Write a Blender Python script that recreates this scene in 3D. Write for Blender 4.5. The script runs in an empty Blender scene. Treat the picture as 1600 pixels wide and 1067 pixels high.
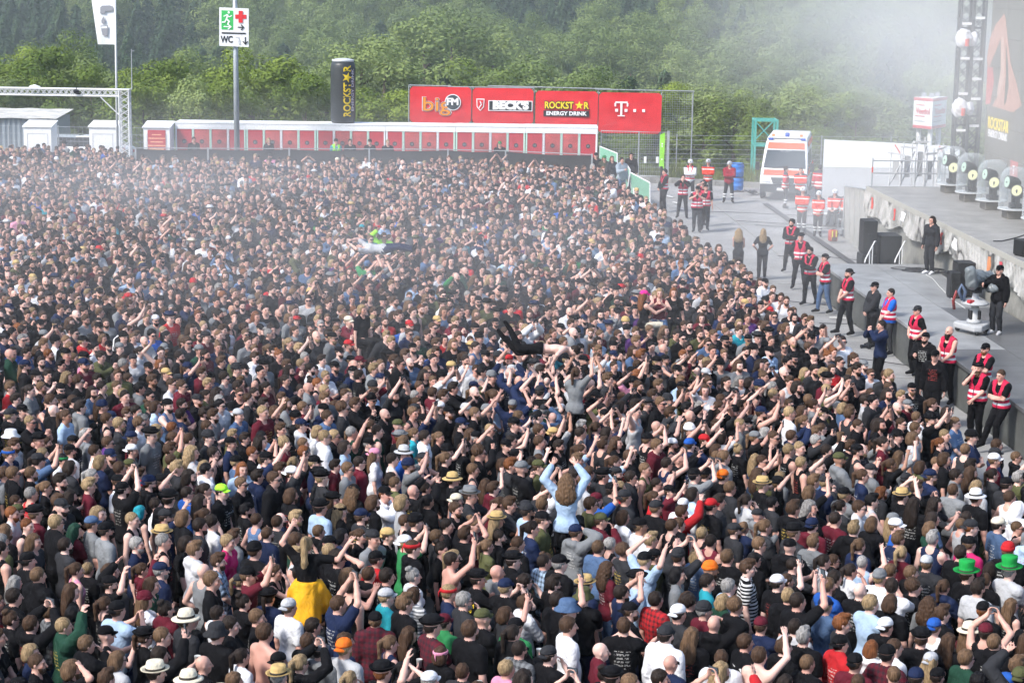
import bpy, bmesh, math, random
import numpy as np
from mathutils import Vector, Matrix, Euler
R_ = math.radians
rng = np.random.default_rng(11)
random.seed(7)
SC = bpy.context.scene
COL = SC.collection

# ------------------------------------------------------------------ camera
FPX, CAM_H, PITCH, ROLL = 3111.0, 10.2, math.atan((533.5 + 58) / 3111.0), 0.015
_F = np.array([0, math.cos(PITCH), -math.sin(PITCH)]); _U0 = np.array([0, math.sin(PITCH), math.cos(PITCH)]); _R0 = np.array([1.0, 0, 0])
_R = _R0 * math.cos(ROLL) + _U0 * math.sin(ROLL); _U = _U0 * math.cos(ROLL) - _R0 * math.sin(ROLL)
_C = np.array([0, 0, CAM_H])
cam_data = bpy.data.cameras.new('camera')
cam_data.sensor_width = 36.0
cam_data.lens = FPX / 1600 * 36.0
cam_data.clip_start = 0.5
cam_data.clip_end = 3000
cam = bpy.data.objects.new('camera', cam_data); COL.objects.link(cam)
cam.matrix_world = Matrix(((_R[0], _U[0], -_F[0], 0), (_R[1], _U[1], -_F[1], 0), (_R[2], _U[2], -_F[2], CAM_H), (0, 0, 0, 1)))
SC.camera = cam

def at(x, y, z=0.0):
    """world point at height z seen at photo pixel (x, y) of 1600x1067"""
    d = _F + (x - 800) / FPX * _R + (533.5 - y) / FPX * _U
    return _C + d * ((z - CAM_H) / d[2])
def aty(x, y, Y):
    d = _F + (x - 800) / FPX * _R + (533.5 - y) / FPX * _U
    return _C + d * (Y / d[1])
def proj(p):
    v = np.asarray(p, float) - _C
    z = v @ _F
    return 800 + FPX * (v @ _R) / z, 533.5 - FPX * (v @ _U) / z, FPX / z

# ------------------------------------------------------------------ world, sun, exposure
SUN_EL, SUN_AZ = 45.0, -128.0          # azimuth: degrees from +Y towards +X
W = bpy.data.worlds.new('World'); SC.world = W; W.use_nodes = True
nt = W.node_tree; nt.nodes.clear()
sky = nt.nodes.new('ShaderNodeTexSky'); sky.sky_type = 'NISHITA'; sky.sun_disc = False
sky.sun_elevation = R_(SUN_EL); sky.sun_rotation = R_(SUN_AZ); sky.air_density = 1.0; sky.dust_density = 1.6; sky.ozone_density = 1.0
bg = nt.nodes.new('ShaderNodeBackground'); bg.inputs[1].default_value = 0.15
wo = nt.nodes.new('ShaderNodeOutputWorld')
nt.links.new(sky.outputs[0], bg.inputs[0]); nt.links.new(bg.outputs[0], wo.inputs[0])
sd = bpy.data.lights.new('sun', 'SUN'); sd.energy = 2.8; sd.angle = R_(10); sd.color = (1.0, 0.955, 0.90)
sun = bpy.data.objects.new('sun', sd); COL.objects.link(sun)
_sd = Vector((math.sin(R_(SUN_AZ)) * math.cos(R_(SUN_EL)), math.cos(R_(SUN_AZ)) * math.cos(R_(SUN_EL)), math.sin(R_(SUN_EL))))
sun.rotation_euler = _sd.to_track_quat('Z', 'Y').to_euler()
SC.view_settings.view_transform = 'Standard'; SC.view_settings.look = 'None'
SC.view_settings.exposure = 0.80; SC.view_settings.gamma = 1.0; SC.view_settings.use_curve_mapping = False
SC.render.engine = 'CYCLES'
cy = SC.cycles
cy.use_denoising = True
cy.max_bounces = 5; cy.diffuse_bounces = 2; cy.glossy_bounces = 2; cy.transmission_bounces = 3; cy.volume_bounces = 2; cy.transparent_max_bounces = 10
cy.caustics_reflective = False; cy.caustics_refractive = False
cy.use_adaptive_sampling = True; cy.adaptive_threshold = 0.035

# ------------------------------------------------------------------ materials
def mat(name, color=(0.5, 0.5, 0.5), rough=0.7, metal=0.0, noise=0.0, nscale=8.0, bump=0.0, emit=None, spec=None, attr=None, obj_color=False, sheen=0.0):
    m = bpy.data.materials.new(name); m.use_nodes = True
    n = m.node_tree.nodes; L = m.node_tree.links
    b = n['Principled BSDF']
    b.inputs['Base Color'].default_value = (*color, 1); b.inputs['Roughness'].default_value = rough; b.inputs['Metallic'].default_value = metal
    if spec is not None: b.inputs['Specular IOR Level'].default_value = spec
    if noise or bump:
        tc = n.new('ShaderNodeTexCoord'); tx = n.new('ShaderNodeTexNoise'); tx.inputs['Scale'].default_value = nscale; tx.inputs['Detail'].default_value = 5
        tx.inputs['Roughness'].default_value = 0.62
        L.new(tc.outputs['Object'], tx.inputs['Vector'])
        if noise:
            mr = n.new('ShaderNodeMapRange'); mr.inputs[1].default_value = 0.3; mr.inputs[2].default_value = 0.7
            mr.inputs[3].default_value = 1 - noise; mr.inputs[4].default_value = 1 + noise * 0.6
            mx = n.new('ShaderNodeMix'); mx.data_type = 'RGBA'; mx.blend_type = 'MULTIPLY'; mx.inputs[0].default_value = 1
            mx.inputs[6].default_value = (*color, 1)
            L.new(tx.outputs[0], mr.inputs[0]); L.new(mr.outputs[0], mx.inputs[7]); L.new(mx.outputs[2], b.inputs['Base Color'])
        if bump:
            bp = n.new('ShaderNodeBump'); bp.inputs['Strength'].default_value = bump; bp.inputs['Distance'].default_value = 0.02
            L.new(tx.outputs[0], bp.inputs['Height']); L.new(bp.outputs[0], b.inputs['Normal'])
    if emit: b.inputs['Emission Color'].default_value = (*emit[0], 1); b.inputs['Emission Strength'].default_value = emit[1]
    return m

MATS = {}
def M(name, *a, **k):
    if name not in MATS: MATS[name] = mat(name, *a, **k)
    return MATS[name]

# ------------------------------------------------------------------ mesh helpers
def npmesh(name, V, F, smooth=False, mats=(), mi=None, attrs=None):
    """V (n,3); F list of arrays (k,3|4) or list of tuples"""
    me = bpy.data.meshes.new(name)
    if isinstance(F, np.ndarray): F = [F]
    if len(F) and isinstance(F[0], np.ndarray):
        F = [f for f in F if len(f)]
        loops = np.concatenate([f.ravel() for f in F]); tot = np.concatenate([np.full(len(f), f.shape[1]) for f in F])
        start = np.concatenate([[0], np.cumsum(tot)[:-1]])
        me.vertices.add(len(V)); me.vertices.foreach_set('co', np.asarray(V, np.float32).ravel())
        me.loops.add(len(loops)); me.loops.foreach_set('vertex_index', loops.astype(np.int32))
        me.polygons.add(len(tot)); me.polygons.foreach_set('loop_start', start.astype(np.int32)); me.polygons.foreach_set('loop_total', tot.astype(np.int32))
        me.update(calc_edges=True)
    else:
        me.from_pydata([tuple(v) for v in V], [], [tuple(f) for f in F]); me.update()
    if smooth: me.polygons.foreach_set('use_smooth', np.ones(len(me.polygons), bool))
    for m in mats: me.materials.append(m)
    if mi is not None: me.polygons.foreach_set('material_index', np.asarray(mi, np.int32))
    for k, v in (attrs or {}).items():
        v = np.asarray(v, np.float32)
        if v.ndim == 1:
            a = me.attributes.new(k, 'FLOAT', 'POINT'); a.data.foreach_set('value', v)
        else:
            a = me.attributes.new(k, 'FLOAT_COLOR', 'POINT'); a.data.foreach_set('color', np.c_[v, np.ones(len(v), np.float32)].astype(np.float32).ravel())
    return me

def link(name, data, parent=None, loc=None, rot=None, label=None, cat=None, group=None, kind=None, color=None):
    o = bpy.data.objects.new(name, data); COL.objects.link(o)
    if parent is not None: o.parent = parent
    if loc is not None: o.location = Vector([float(c) for c in loc])
    if rot is not None: o.rotation_euler = rot
    if label: o['label'] = label
    if cat: o['category'] = cat
    if group: o['group'] = group
    if kind: o['kind'] = kind
    if color is not None: o.color = (*color, 1)
    return o
def empty(name, loc, label, cat, group=None, rot=None):
    return link(name, None, loc=loc, rot=rot, label=label, cat=cat, group=group)

class MB:
    """collects boxes, tubes, lathes, sheets; build() links them as one mesh object"""
    def __init__(s): s.v = []; s.f = []; s.m = []; s.cur = 0
    def add(s, V, F, m=None):
        b = len(s.v); s.v += [tuple(map(float, v)) for v in V]; s.f += [tuple(i + b for i in f) for f in F]; s.m += [s.cur if m is None else m] * len(F); return s
    def box(s, c, d, rz=0.0, m=None, rot=None):
        hx, hy, hz = d[0] / 2, d[1] / 2, d[2] / 2
        P = [(-hx, -hy, -hz), (hx, -hy, -hz), (hx, hy, -hz), (-hx, hy, -hz), (-hx, -hy, hz), (hx, -hy, hz), (hx, hy, hz), (-hx, hy, hz)]
        Q = Euler(rot).to_matrix() if rot is not None else Matrix.Rotation(rz, 3, 'Z')
        P = [Q @ Vector(p) + Vector(c) for p in P]
        return s.add(P, [(0, 3, 2, 1), (4, 5, 6, 7), (0, 1, 5, 4), (1, 2, 6, 5), (2, 3, 7, 6), (3, 0, 4, 7)], m)
    def box2(s, a, b, m=None):
        a = np.asarray(a, float); b = np.asarray(b, float)
        return s.box((a + b) / 2, np.abs(b - a), m=m)
    def bar(s, a, b, w=0.05, h=None, m=None):
        return s.tube([a, b], [w / 2, w / 2], 4, m=m)
    def tube(s, pts, rad, n=8, caps=True, m=None):
        pts = [Vector([float(c) for c in p]) for p in pts]
        if not hasattr(rad, '__len__'): rad = [rad] * len(pts)
        V = []; F = []
        t0 = (pts[1] - pts[0]).normalized(); ref = Vector((0, 0, 1)) if abs(t0.z) < 0.9 else Vector((0, 1, 0))
        u = t0.cross(ref).normalized()
        for i, p in enumerate(pts):
            t = (pts[min(i + 1, len(pts) - 1)] - pts[max(i - 1, 0)]).normalized()
            u = (u - t * u.dot(t)).normalized(); w = t.cross(u)
            for k in range(n):
                a = 2 * math.pi * (k + 0.5) / n
                V.append(p + (u * math.cos(a) + w * math.sin(a)) * rad[i])
        for i in range(len(pts) - 1):
            for k in range(n):
                F.append((i * n + k, i * n + (k + 1) % n, (i + 1) * n + (k + 1) % n, (i + 1) * n + k))
        if caps: F.append(tuple(range(n - 1, -1, -1))); F.append(tuple((len(pts) - 1) * n + k for k in range(n)))
        return s.add(V, F, m)
    def lathe(s, prof, c=(0, 0, 0), n=24, m=None, sx=1.0, sy=1.0):
        V = []; F = []
        for r, z in prof:
            for k in range(n):
                a = 2 * math.pi * k / n
                V.append((c[0] + r * math.cos(a) * sx, c[1] + r * math.sin(a) * sy, c[2] + z))
        for i in range(len(prof) - 1):
            for k in range(n):
                F.append((i * n + k, i * n + (k + 1) % n, (i + 1) * n + (k + 1) % n, (i + 1) * n + k))
        if prof[0][0] > 1e-4: F.append(tuple(range(n - 1, -1, -1)))
        if prof[-1][0] > 1e-4: F.append(tuple((len(prof) - 1) * n + k for k in range(n)))
        return s.add(V, F, m)
    def prism(s, poly, y0, y1, m=None, axis='y'):
        """polygon in (x,z) extruded along y from y0 to y1"""
        n = len(poly)
        V = [(x, y0, z) for x, z in poly] + [(x, y1, z) for x, z in poly]
        if axis == 'x': V = [(b, a, c) for a, b, c in V]
        if axis == 'z': V = [(a, c, b) for a, b, c in V]
        F = [tuple(range(n)), tuple(range(2 * n - 1, n - 1, -1))] + [(i, i + n, (i + 1) % n + n, (i + 1) % n) for i in range(n)]
        return s.add(V, F, m)
    def sheet(s, fn, nu, nv, m=None):
        V = [fn(i / nu, j / nv) for j in range(nv + 1) for i in range(nu + 1)]
        F = [(j * (nu + 1) + i, j * (nu + 1) + i + 1, (j + 1) * (nu + 1) + i + 1, (j + 1) * (nu + 1) + i) for j in range(nv) for i in range(nu)]
        return s.add(V, F, m)
    def mesh(s, name, mats, smooth=False, fix=True):
        me = bpy.data.meshes.new(name); me.from_pydata(s.v, [], s.f)
        if not isinstance(mats, (list, tuple)): mats = [mats]
        for m in mats: me.materials.append(m)
        me.polygons.foreach_set('material_index', s.m)
        if smooth: me.polygons.foreach_set('use_smooth', [True] * len(s.f))
        if fix:
            bm = bmesh.new(); bm.from_mesh(me); bmesh.ops.recalc_face_normals(bm, faces=bm.faces); bm.to_mesh(me); bm.free()
        me.update()
        return me
    def build(s, name, mats, parent=None, smooth=False, bevel=0.0, fix=True, **k):
        me = s.mesh(name, mats, smooth, fix)
        if bevel:
            bm = bmesh.new(); bm.from_mesh(me)
            bmesh.ops.bevel(bm, geom=[e for e in bm.edges if len(e.link_faces) == 2 and e.calc_face_angle(0) > 0.5], offset=bevel, segments=2, affect='EDGES', profile=0.5)
            bm.to_mesh(me); bm.free()
        return link(name, me, parent, **k)

def autosmooth(me, ang=0.6):
    me.polygons.foreach_set('use_smooth', [True] * len(me.polygons))
    bm = bmesh.new(); bm.from_mesh(me)
    for e in bm.edges:
        e.smooth = len(e.link_faces) == 2 and e.calc_face_angle(3) < ang
    bm.to_mesh(me); bm.free()

_textcache = {}
def text_mesh(body, size, extrude=0.004, offset=0.0, spacing=1.0, shear=0.0, align='CENTER'):
    cu = bpy.data.curves.new('lettering', 'FONT'); cu.body = body; cu.size = size; cu.extrude = extrude; cu.offset = offset
    cu.space_character = spacing; cu.shear = shear; cu.align_x = align; cu.align_y = 'CENTER'; cu.resolution_u = 3
    o = bpy.data.objects.new('lettering_source', cu); COL.objects.link(o)
    dg = bpy.context.evaluated_depsgraph_get(); dg.update()
    me = bpy.data.meshes.new_from_object(o.evaluated_get(dg))
    bpy.data.objects.remove(o); bpy.data.curves.remove(cu)
    return me
def text(name, body, size, material, parent, loc, rot, **k):
    wid = k.pop('width', None)
    me = text_mesh(body, size, **k)
    if wid:
        xs = [v.co.x for v in me.vertices]; w = max(xs) - min(xs)
        me.transform(Matrix.Diagonal((wid / w, 1, 1, 1)))
    me.materials.clear(); me.materials.append(material)
    return link(name, me, parent, loc=loc, rot=rot)

def copy_tree(o, parent=None):
    c = o.copy(); COL.objects.link(c); c.parent = parent
    for ch in list(o.children): copy_tree(ch, c)
    return c
# ------------------------------------------------------------------ bodies: smooth distance fields meshed with surface nets
def rc(a, b, ra, rb=None): return ('rc', np.array(a, float), np.array(b, float), ra, ra if rb is None else rb)
def el(c, r): return ('el', np.array(c, float), np.array(r, float))
def _bb(p, pad):
    if p[0] == 'rc':
        m = max(p[3], p[4]) + pad; return np.minimum(p[1], p[2]) - m, np.maximum(p[1], p[2]) + m
    return p[1] - p[2] - pad, p[1] + p[2] + pad
def _ev(p, X, Y, Z):
    if p[0] == 'rc':
        a, b = p[1], p[2]; ab = b - a; L2 = max(ab @ ab, 1e-9)
        x, y, z = X - a[0], Y - a[1], Z - a[2]
        t = np.clip((x * ab[0] + y * ab[1] + z * ab[2]) / L2, 0, 1)
        return np.sqrt((x - t * ab[0]) ** 2 + (y - t * ab[1]) ** 2 + (z - t * ab[2]) ** 2) - (p[3] + (p[4] - p[3]) * t)
    c, r = p[1], p[2]
    x, y, z = (X - c[0]) / r[0], (Y - c[1]) / r[1], (Z - c[2]) / r[2]
    k0 = np.sqrt(x * x + y * y + z * z); k1 = np.sqrt((x / r[0]) ** 2 + (y / r[1]) ** 2 + (z / r[2]) ** 2)
    return k0 * (k0 - 1) / np.maximum(k1, 1e-6)

def nets(prims, h, k=0.03, grow=0.0, clips=(), subs=(), noise=None):
    """prims: list of shapes (a shape may be (shape, k)); returns V, quads"""
    P = [(p, k) if isinstance(p[0], str) else p for p in prims]
    lo = np.min([_bb(p, grow)[0] for p, _ in P], axis=0) - 2 * h - 0.02; hi = np.max([_bb(p, grow)[1] for p, _ in P], axis=0) + 2 * h + 0.02
    ax = [np.arange(lo[i], hi[i] + h, h) for i in range(3)]
    n = [len(a) for a in ax]
    D = np.full(n, 0.2, np.float64)
    for p, kk in P:
        a, b = _bb(p, grow + kk + 2 * h)
        s = tuple(slice(max(0, int((a[i] - lo[i]) / h)), min(n[i], int((b[i] - lo[i]) / h) + 2)) for i in range(3))
        X, Y, Z = ax[0][s[0], None, None], ax[1][None, s[1], None], ax[2][None, None, s[2]]
        d = _ev(p, X, Y, Z); o = D[s]
        if kk > 0:
            q = np.maximum(kk - np.abs(d - o), 0) / kk
            D[s] = np.minimum(d, o) - q * q * kk * 0.25
        else: D[s] = np.minimum(d, o)
    D -= grow
    X, Y, Z = ax[0][:, None, None], ax[1][None, :, None], ax[2][None, None, :]
    if noise is not None: D = D + noise(X, Y, Z)
    for p in subs: D = np.maximum(D, -_ev(p, X, Y, Z))
    for c in clips: D = np.maximum(D, c(X, Y, Z))
    D[0], D[-1] = 0.2, 0.2; D[:, 0], D[:, -1] = 0.2, 0.2; D[:, :, 0], D[:, :, -1] = 0.2, 0.2
    S = D < 0
    c8 = sum(S[i:n[0] - 1 + i, j:n[1] - 1 + j, l:n[2] - 1 + l].astype(np.int8) for i in (0, 1) for j in (0, 1) for l in (0, 1))
    I = np.argwhere((c8 > 0) & (c8 < 8))
    idg = np.full((n[0] - 1, n[1] - 1, n[2] - 1), -1, np.int64); idg[I[:, 0], I[:, 1], I[:, 2]] = np.arange(len(I))
    off = np.array([(i, j, l) for i in (0, 1) for j in (0, 1) for l in (0, 1)])
    vals = np.stack([D[I[:, 0] + o[0], I[:, 1] + o[1], I[:, 2] + o[2]] for o in off], 1)
    acc = np.zeros((len(I), 3)); cnt = np.zeros(len(I))
    for a in range(8):
        for b in range(a + 1, 8):
            if np.abs(off[a] - off[b]).sum() != 1: continue
            va, vb = vals[:, a], vals[:, b]; m = (va < 0) != (vb < 0)
            t = np.where(m, va / np.where(m, va - vb, 1), 0)
            acc += m[:, None] * (off[a] + t[:, None] * (off[b] - off[a])); cnt += m
    V = lo + (I + acc / cnt[:, None]) * h
    Q = []
    for axis in range(3):
        sl = [slice(1, n[i] - 1) for i in range(3)]; sl[axis] = slice(0, n[axis] - 1)
        s2 = list(sl); s2[axis] = slice(1, n[axis])
        A, B = S[tuple(sl)], S[tuple(s2)]
        E = np.argwhere(A != B)
        base = E + np.array([0 if i == axis else 1 for i in range(3)])
        flip = A[E[:, 0], E[:, 1], E[:, 2]]
        u, w = [(1, 2), (2, 0), (0, 1)][axis]
        eu = np.zeros(3, int); eu[u] = 1; ew = np.zeros(3, int); ew[w] = 1
        c = [base - eu - ew, base - ew, base, base - eu]
        q = np.stack([idg[x[:, 0], x[:, 1], x[:, 2]] for x in c], 1)
        q[~flip] = q[~flip][:, ::-1]
        Q.append(q[(q >= 0).all(1)])
    return V, np.concatenate(Q)

def nrm(v): v = np.asarray(v, float); return v / max(np.linalg.norm(v), 1e-9)
def ik(a, t, l1, l2, hint):
    a, t = np.array(a, float), np.array(t, float); d = t - a; L = np.linalg.norm(d); u = d / L
    L = min(L, (l1 + l2) * 0.995); t = a + u * L
    x = (l1 * l1 - l2 * l2 + L * L) / (2 * L); y = math.sqrt(max(l1 * l1 - x * x, 0))
    hp = nrm(np.array(hint, float) - u * (np.array(hint, float) @ u))
    return a + u * x + hp * y, t

def hand(w, d, nv, thumb, curl=0.35, spread=1.0):
    """palm and five fingers; w wrist, d pointing direction, nv palm normal, thumb side +-1"""
    d = nrm(d); nv = nrm(np.asarray(nv, float) - d * (np.asarray(nv, float) @ d)); s = np.cross(d, nv) * thumb
    P = [rc(w - d * 0.02, w + d * 0.02, 0.024, 0.022)]
    for o in (-0.024, 0.0, 0.024): P.append((rc(w + d * 0.02 + s * o * 0.5, w + d * 0.085 + s * o, 0.016, 0.013), 0.012))
    for o, ln in ((-0.034, 0.058), (-0.011, 0.072), (0.012, 0.078), (0.034, 0.070)):
        b = w + d * 0.09 + s * o
        d1 = nrm(d + nv * curl + s * o * 3 * spread); d2 = nrm(d + nv * curl * 3.2 + s * o * 3 * spread)
        m = b + d1 * ln * 0.52
        P.append((rc(b - d * 0.01, m, 0.0108, 0.010), 0.004)); P.append((rc(m, m + d2 * ln * 0.5, 0.010, 0.009), 0.004))
    b = w + d * 0.025 + s * 0.03
    m = b + nrm(d * 0.6 + s * 0.8 + nv * 0.3) * 0.042
    P.append((rc(b - s * 0.012, m, 0.013, 0.0115), 0.008)); P.append((rc(m, m + nrm(d * 0.9 + s * 0.25 + nv * 0.4) * 0.034, 0.011, 0.0095), 0.004))
    return P

def skeleton(pose, fem=False, legs=None, heavy=0.0):
    sw = 0.165 if fem else 0.19
    J = {'sw': sw, 'fem': fem, 'heavy': heavy, 'hands': {}}
    for sd, key in ((1, 'r'), (-1, 'l')):
        sh = np.array([sd * sw, -0.005, 1.405]); spec = pose.get(key, pose.get('b', 'down'))
        if isinstance(spec, str): spec = ARMS[spec]
        t, hint, hd, hn, curl = spec
        t = np.array(t, float) * (sd, 1, 1); hint = np.array(hint, float) * (sd, 1, 1)
        if t[2] > 1.6: sh = sh + (0, 0.01, 0.045)
        e, w = ik(sh, t, 0.285, 0.255, hint)
        hdv = nrm(w - e) if hd is None else np.array(hd, float) * (sd, 1, 1); hnv = np.array(hn, float) * (sd, 1, 1)
        J['a' + key] = (sh, e, w); J['hands'][key] = (w, hdv, hnv, -sd, curl)
        hip = np.array([sd * 0.09, 0, 0.93]); L = (legs or {}).get(key, ((0.105, -0.01, 0.085), (0.05, 1, 0)))
        if len(L[0]) == 3:
            kt = np.array(L[0], float) * (sd, 1, 1); kh = np.array(L[1], float) * (sd, 1, 1)
            kn, an = ik(hip, kt, 0.43, 0.425, kh)
        J['l' + key] = (hip, kn, an)
        fd = np.array(L[2], float) * (sd, 1, 1) if len(L) > 2 else np.array([sd * 0.25, 1, -0.12])
        J['f' + key] = nrm(fd)
    return J
# wrist target, elbow hint, hand direction, palm normal, curl   (for the right side, mirrored for the left)
ARMS = {
    'down': ((0.27, 0.04, 0.88), (0.3, -1, 0), None, (-1, 0, 0), 0.3),
    'hip': ((0.19, 0.10, 1.0), (1, -0.6, 0), (-0.7, 0.4, -0.3), (-0.4, -1, 0), 0.4),
    'cross': ((-0.07, 0.20, 1.20), (1, 0.2, -0.6), (-0.9, 0.1, 0.1), (0, -1, 0.2), 0.35),
    'cross2': ((-0.05, 0.235, 1.165), (1, 0.2, -0.6), (-0.9, -0.2, 0.15), (0, -1, 0.2), 0.35),
    'front': ((0.035, 0.24, 0.98), (1, -0.3, -0.2), (-0.6, 0.3, -0.6), (0, -1, 0.2), 0.4),
    'phone': ((0.085, 0.30, 1.78), (1, 0.1, -0.5), (-0.35, 0.25, 0.8), (-0.6, -0.3, 0), 0.55),
    'phonehi': ((0.085, 0.20, 1.90), (1, 0.3, -0.2), (-0.35, 0.25, 0.8), (-0.6, -0.3, 0), 0.55),
    'phone1': ((0.13, 0.27, 1.84), (1, 0.2, -0.3), (-0.1, 0.15, 0.9), (-0.6, 0.2, 0), 0.55),
    'up': ((0.27, 0.14, 1.84), (0.6, -0.5, -0.2), None, (0, 1, 0), 0.12),
    'upin': ((0.12, 0.18, 1.86), (1, 0.1, -0.2), None, (-0.3, 1, 0), 0.25),
    'upfwd': ((0.20, 0.34, 1.76), (0.7, -0.3, -0.6), None, (0, 0.3, -1), 0.2),
    'fist': ((0.22, 0.18, 1.85), (0.8, 0, -0.3), (0, 0.2, 1), (-0.3, 1, 0), 1.6),
    'point': ((0.15, 0.30, 1.84), (0.8, -0.2, -0.5), None, (-0.6, 0.2, -0.4), 0.1),
    'clap': ((0.075, 0.34, 1.42), (1, -0.2, -0.7), (-0.42, 0.3, 0.75), (-1, 0.1, 0), 0.05),
    'claphi': ((0.085, 0.24, 1.80), (1, 0.1, -0.3), (-0.45, 0.15, 0.85), (-1, 0.1, 0), 0.05),
    'cup': ((0.11, 0.32, 1.26), (0.7, -0.3, -0.8), (-0.4, 0.6, 0.25), (-0.8, 0, 0.2), 0.75),
    'mouth': ((0.05, 0.20, 1.50), (0.7, 0.3, -1), (-0.2, -0.3, 0.8), (-0.2, -1, 0), 0.5),
    'head': ((0.10, 0.10, 1.68), (1, 0.5, 0.1), (-0.7, -0.3, 0.5), (-0.6, -0.5, -0.4), 0.3),
    'wide': ((0.55, 0.20, 1.62), (0.1, -0.4, -1), None, (0, 0.3, -1), 0.2),
    'lens': ((0.06, 0.30, 1.52), (1, 0, -0.8), (-0.35, 0.1, 0.75), (-0.5, -0.3, 0), 0.7),
    'fwd': ((0.16, 0.44, 1.30), (0.6, -0.2, -0.7), None, (-1, 0, 0), 0.5),
    'lap': ((0.10, 0.36, 1.02), (1, -0.3, -0.2), (-0.5, 0.6, -0.2), (0, 0, -1), 0.35),
    'holdleg': ((0.16, 0.34, 1.02), (1, -0.3, 0.2), (-0.2, 0.8, -0.5), (-0.3, 0, -1), 0.35),
    'grip': ((0.11, 0.30, 1.47), (1, 0, -0.3), (-0.6, -0.2, 0.5), (0, -1, -0.2), 0.6),
    'under': ((0.22, 0.30, 1.20), (1, -0.5, 0.1), None, (0, 0, 1), 0.3),
}
def head_prims():
    return [el((0, -0.012, 1.662), (0.078, 0.098, 0.098)), (el((0, 0.028, 1.60), (0.062, 0.070, 0.082)), 0.03), (el((0, 0.062, 1.553), (0.030, 0.030, 0.026)), 0.03),
            (rc((0, 0.104, 1.642), (0, 0.122, 1.603), 0.009, 0.0145), 0.012), (rc((-0.035, 0.083, 1.657), (0.035, 0.083, 1.657), 0.012), 0.02),
            (rc((-0.017, 0.093, 1.571), (0.017, 0.093, 1.571), 0.008), 0.008),
            (el((-0.042, 0.070, 1.613), (0.020, 0.018, 0.02)), 0.02), (el((0.042, 0.070, 1.613), (0.020, 0.018, 0.02)), 0.02),
            (el((-0.079, -0.008, 1.632), (0.011, 0.020, 0.032)), 0.008), (el((0.079, -0.008, 1.632), (0.011, 0.020, 0.032)), 0.008)]
def torso_prims(J):
    f, hv, sw = J['fem'], J['heavy'], J['sw']
    P = [el((0, -0.005, 1.27), (0.155 if f else 0.178, 0.105 + hv * 0.03, 0.20)), el((0, 0.005 + hv * 0.04, 1.07), ((0.128 if f else 0.15) + hv * 0.05, 0.098 + hv * 0.06, 0.19)),
         el((0, -0.01, 0.94), ((0.17 if f else 0.162) + hv * 0.03, 0.115 + hv * 0.02, 0.13)), rc((-sw + 0.045, -0.01, 1.395), (sw - 0.045, -0.01, 1.395), 0.066)]
    for s in (-1, 1):
        P.append((rc((s * 0.03, -0.025, 1.485), (s * (sw - 0.03), -0.012, 1.425), 0.045, 0.045), 0.04))
        if f: P.append((el((s * 0.07, 0.085, 1.255), (0.06, 0.05, 0.06)), 0.03))
        else: P.append((el((s * 0.08, 0.06, 1.30), (0.08, 0.045, 0.06)), 0.04))
    return P
def arm_prims(J, frac=1.0, r=1.0, sides='rl'):
    P = []; f = 0.86 if J['fem'] else 1.0
    for k in sides:
        s, e, w = J['a' + k]
        ra, rb, rcx = 0.056 * r * f, 0.042 * r * f, 0.029 * r * f
        if frac <= 0.5:
            t = frac * 2; P.append((rc(s, s + (e - s) * t, ra, ra + (rb - ra) * t), 0.05))
        else:
            t = (frac - 0.5) * 2; P.append((rc(s, e, ra, rb), 0.05)); P.append((rc(e, e + (w - e) * t * 0.4, rb, 0.042 * r * f), 0.02)); P.append((rc(e + (w - e) * t * 0.4, e + (w - e) * t, 0.041 * r * f, rb + (rcx - rb) * t), 0.02))
    return P
def leg_prims(J, r=1.0):
    P = []
    for k in 'rl':
        h, kn, an = J['l' + k]
        P += [(rc(h, kn, 0.088 * r, 0.058 * r), 0.03), (rc(kn, kn + (an - kn) * 0.35, 0.056 * r, 0.056 * r), 0.02), (rc(kn + (an - kn) * 0.35, an, 0.056 * r, 0.038 * r), 0.02)]
    return P
def foot_prims(J, g=0.0):
    P = []
    for k in 'rl':
        h, kn, an = J['l' + k]; fd = J['f' + k]; dn = nrm(an - kn)
        hl = an + dn * 0.035 - fd * 0.03
        P += [(rc(hl, an + dn * 0.04 + fd * 0.15, 0.040 + g, 0.032 + g), 0.02), (rc(an, an + fd * 0.07 + dn * 0.02, 0.042 + g, 0.034 + g), 0.02)]
    return P

SKIN_TINT = {}
def body_mesh(J, h=0.014, name='person_body', tint=True):
    P = torso_prims(J) + [(rc((0, -0.02, 1.45), (0, -0.005, 1.60), 0.056 if not J['fem'] else 0.047), 0.04)] + head_prims() + arm_prims(J) + leg_prims(J)
    P += foot_prims(J)
    for k in 'rl': P += hand(*J['hands'][k])
    subs = [el((-0.031, 0.104, 1.637), (0.018, 0.016, 0.011)), el((0.031, 0.104, 1.637), (0.018, 0.016, 0.011))]
    V, Q = nets(P, h, subs=subs if h < 0.02 else ())
    x, y, z = V[:, 0], V[:, 1], V[:, 2]
    T = np.ones((len(V), 3))
    def spot(cx, cy, cz, rx, ry, rz, col):
        q = ((np.abs(x) - cx) / rx) ** 2 + ((y - cy) / ry) ** 2 + ((z - cz) / rz) ** 2
        wgt = np.clip(1.6 - q, 0, 1)[:, None]
        T[:] = T * (1 - wgt) + np.array(col) * wgt
    spot(0.031, 0.09, 1.637, 0.018, 0.04, 0.011, (0.32, 0.25, 0.24))
    spot(0.033, 0.10, 1.657, 0.024, 0.05, 0.008, (0.35, 0.28, 0.22))
    spot(0.0, 0.10, 1.570, 0.024, 0.03, 0.010, (0.86, 0.52, 0.50))
    spot(0.05, 0.07, 1.605, 0.022, 0.04, 0.022, (1.05, 0.84, 0.80))
    return V, Q, T

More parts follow.
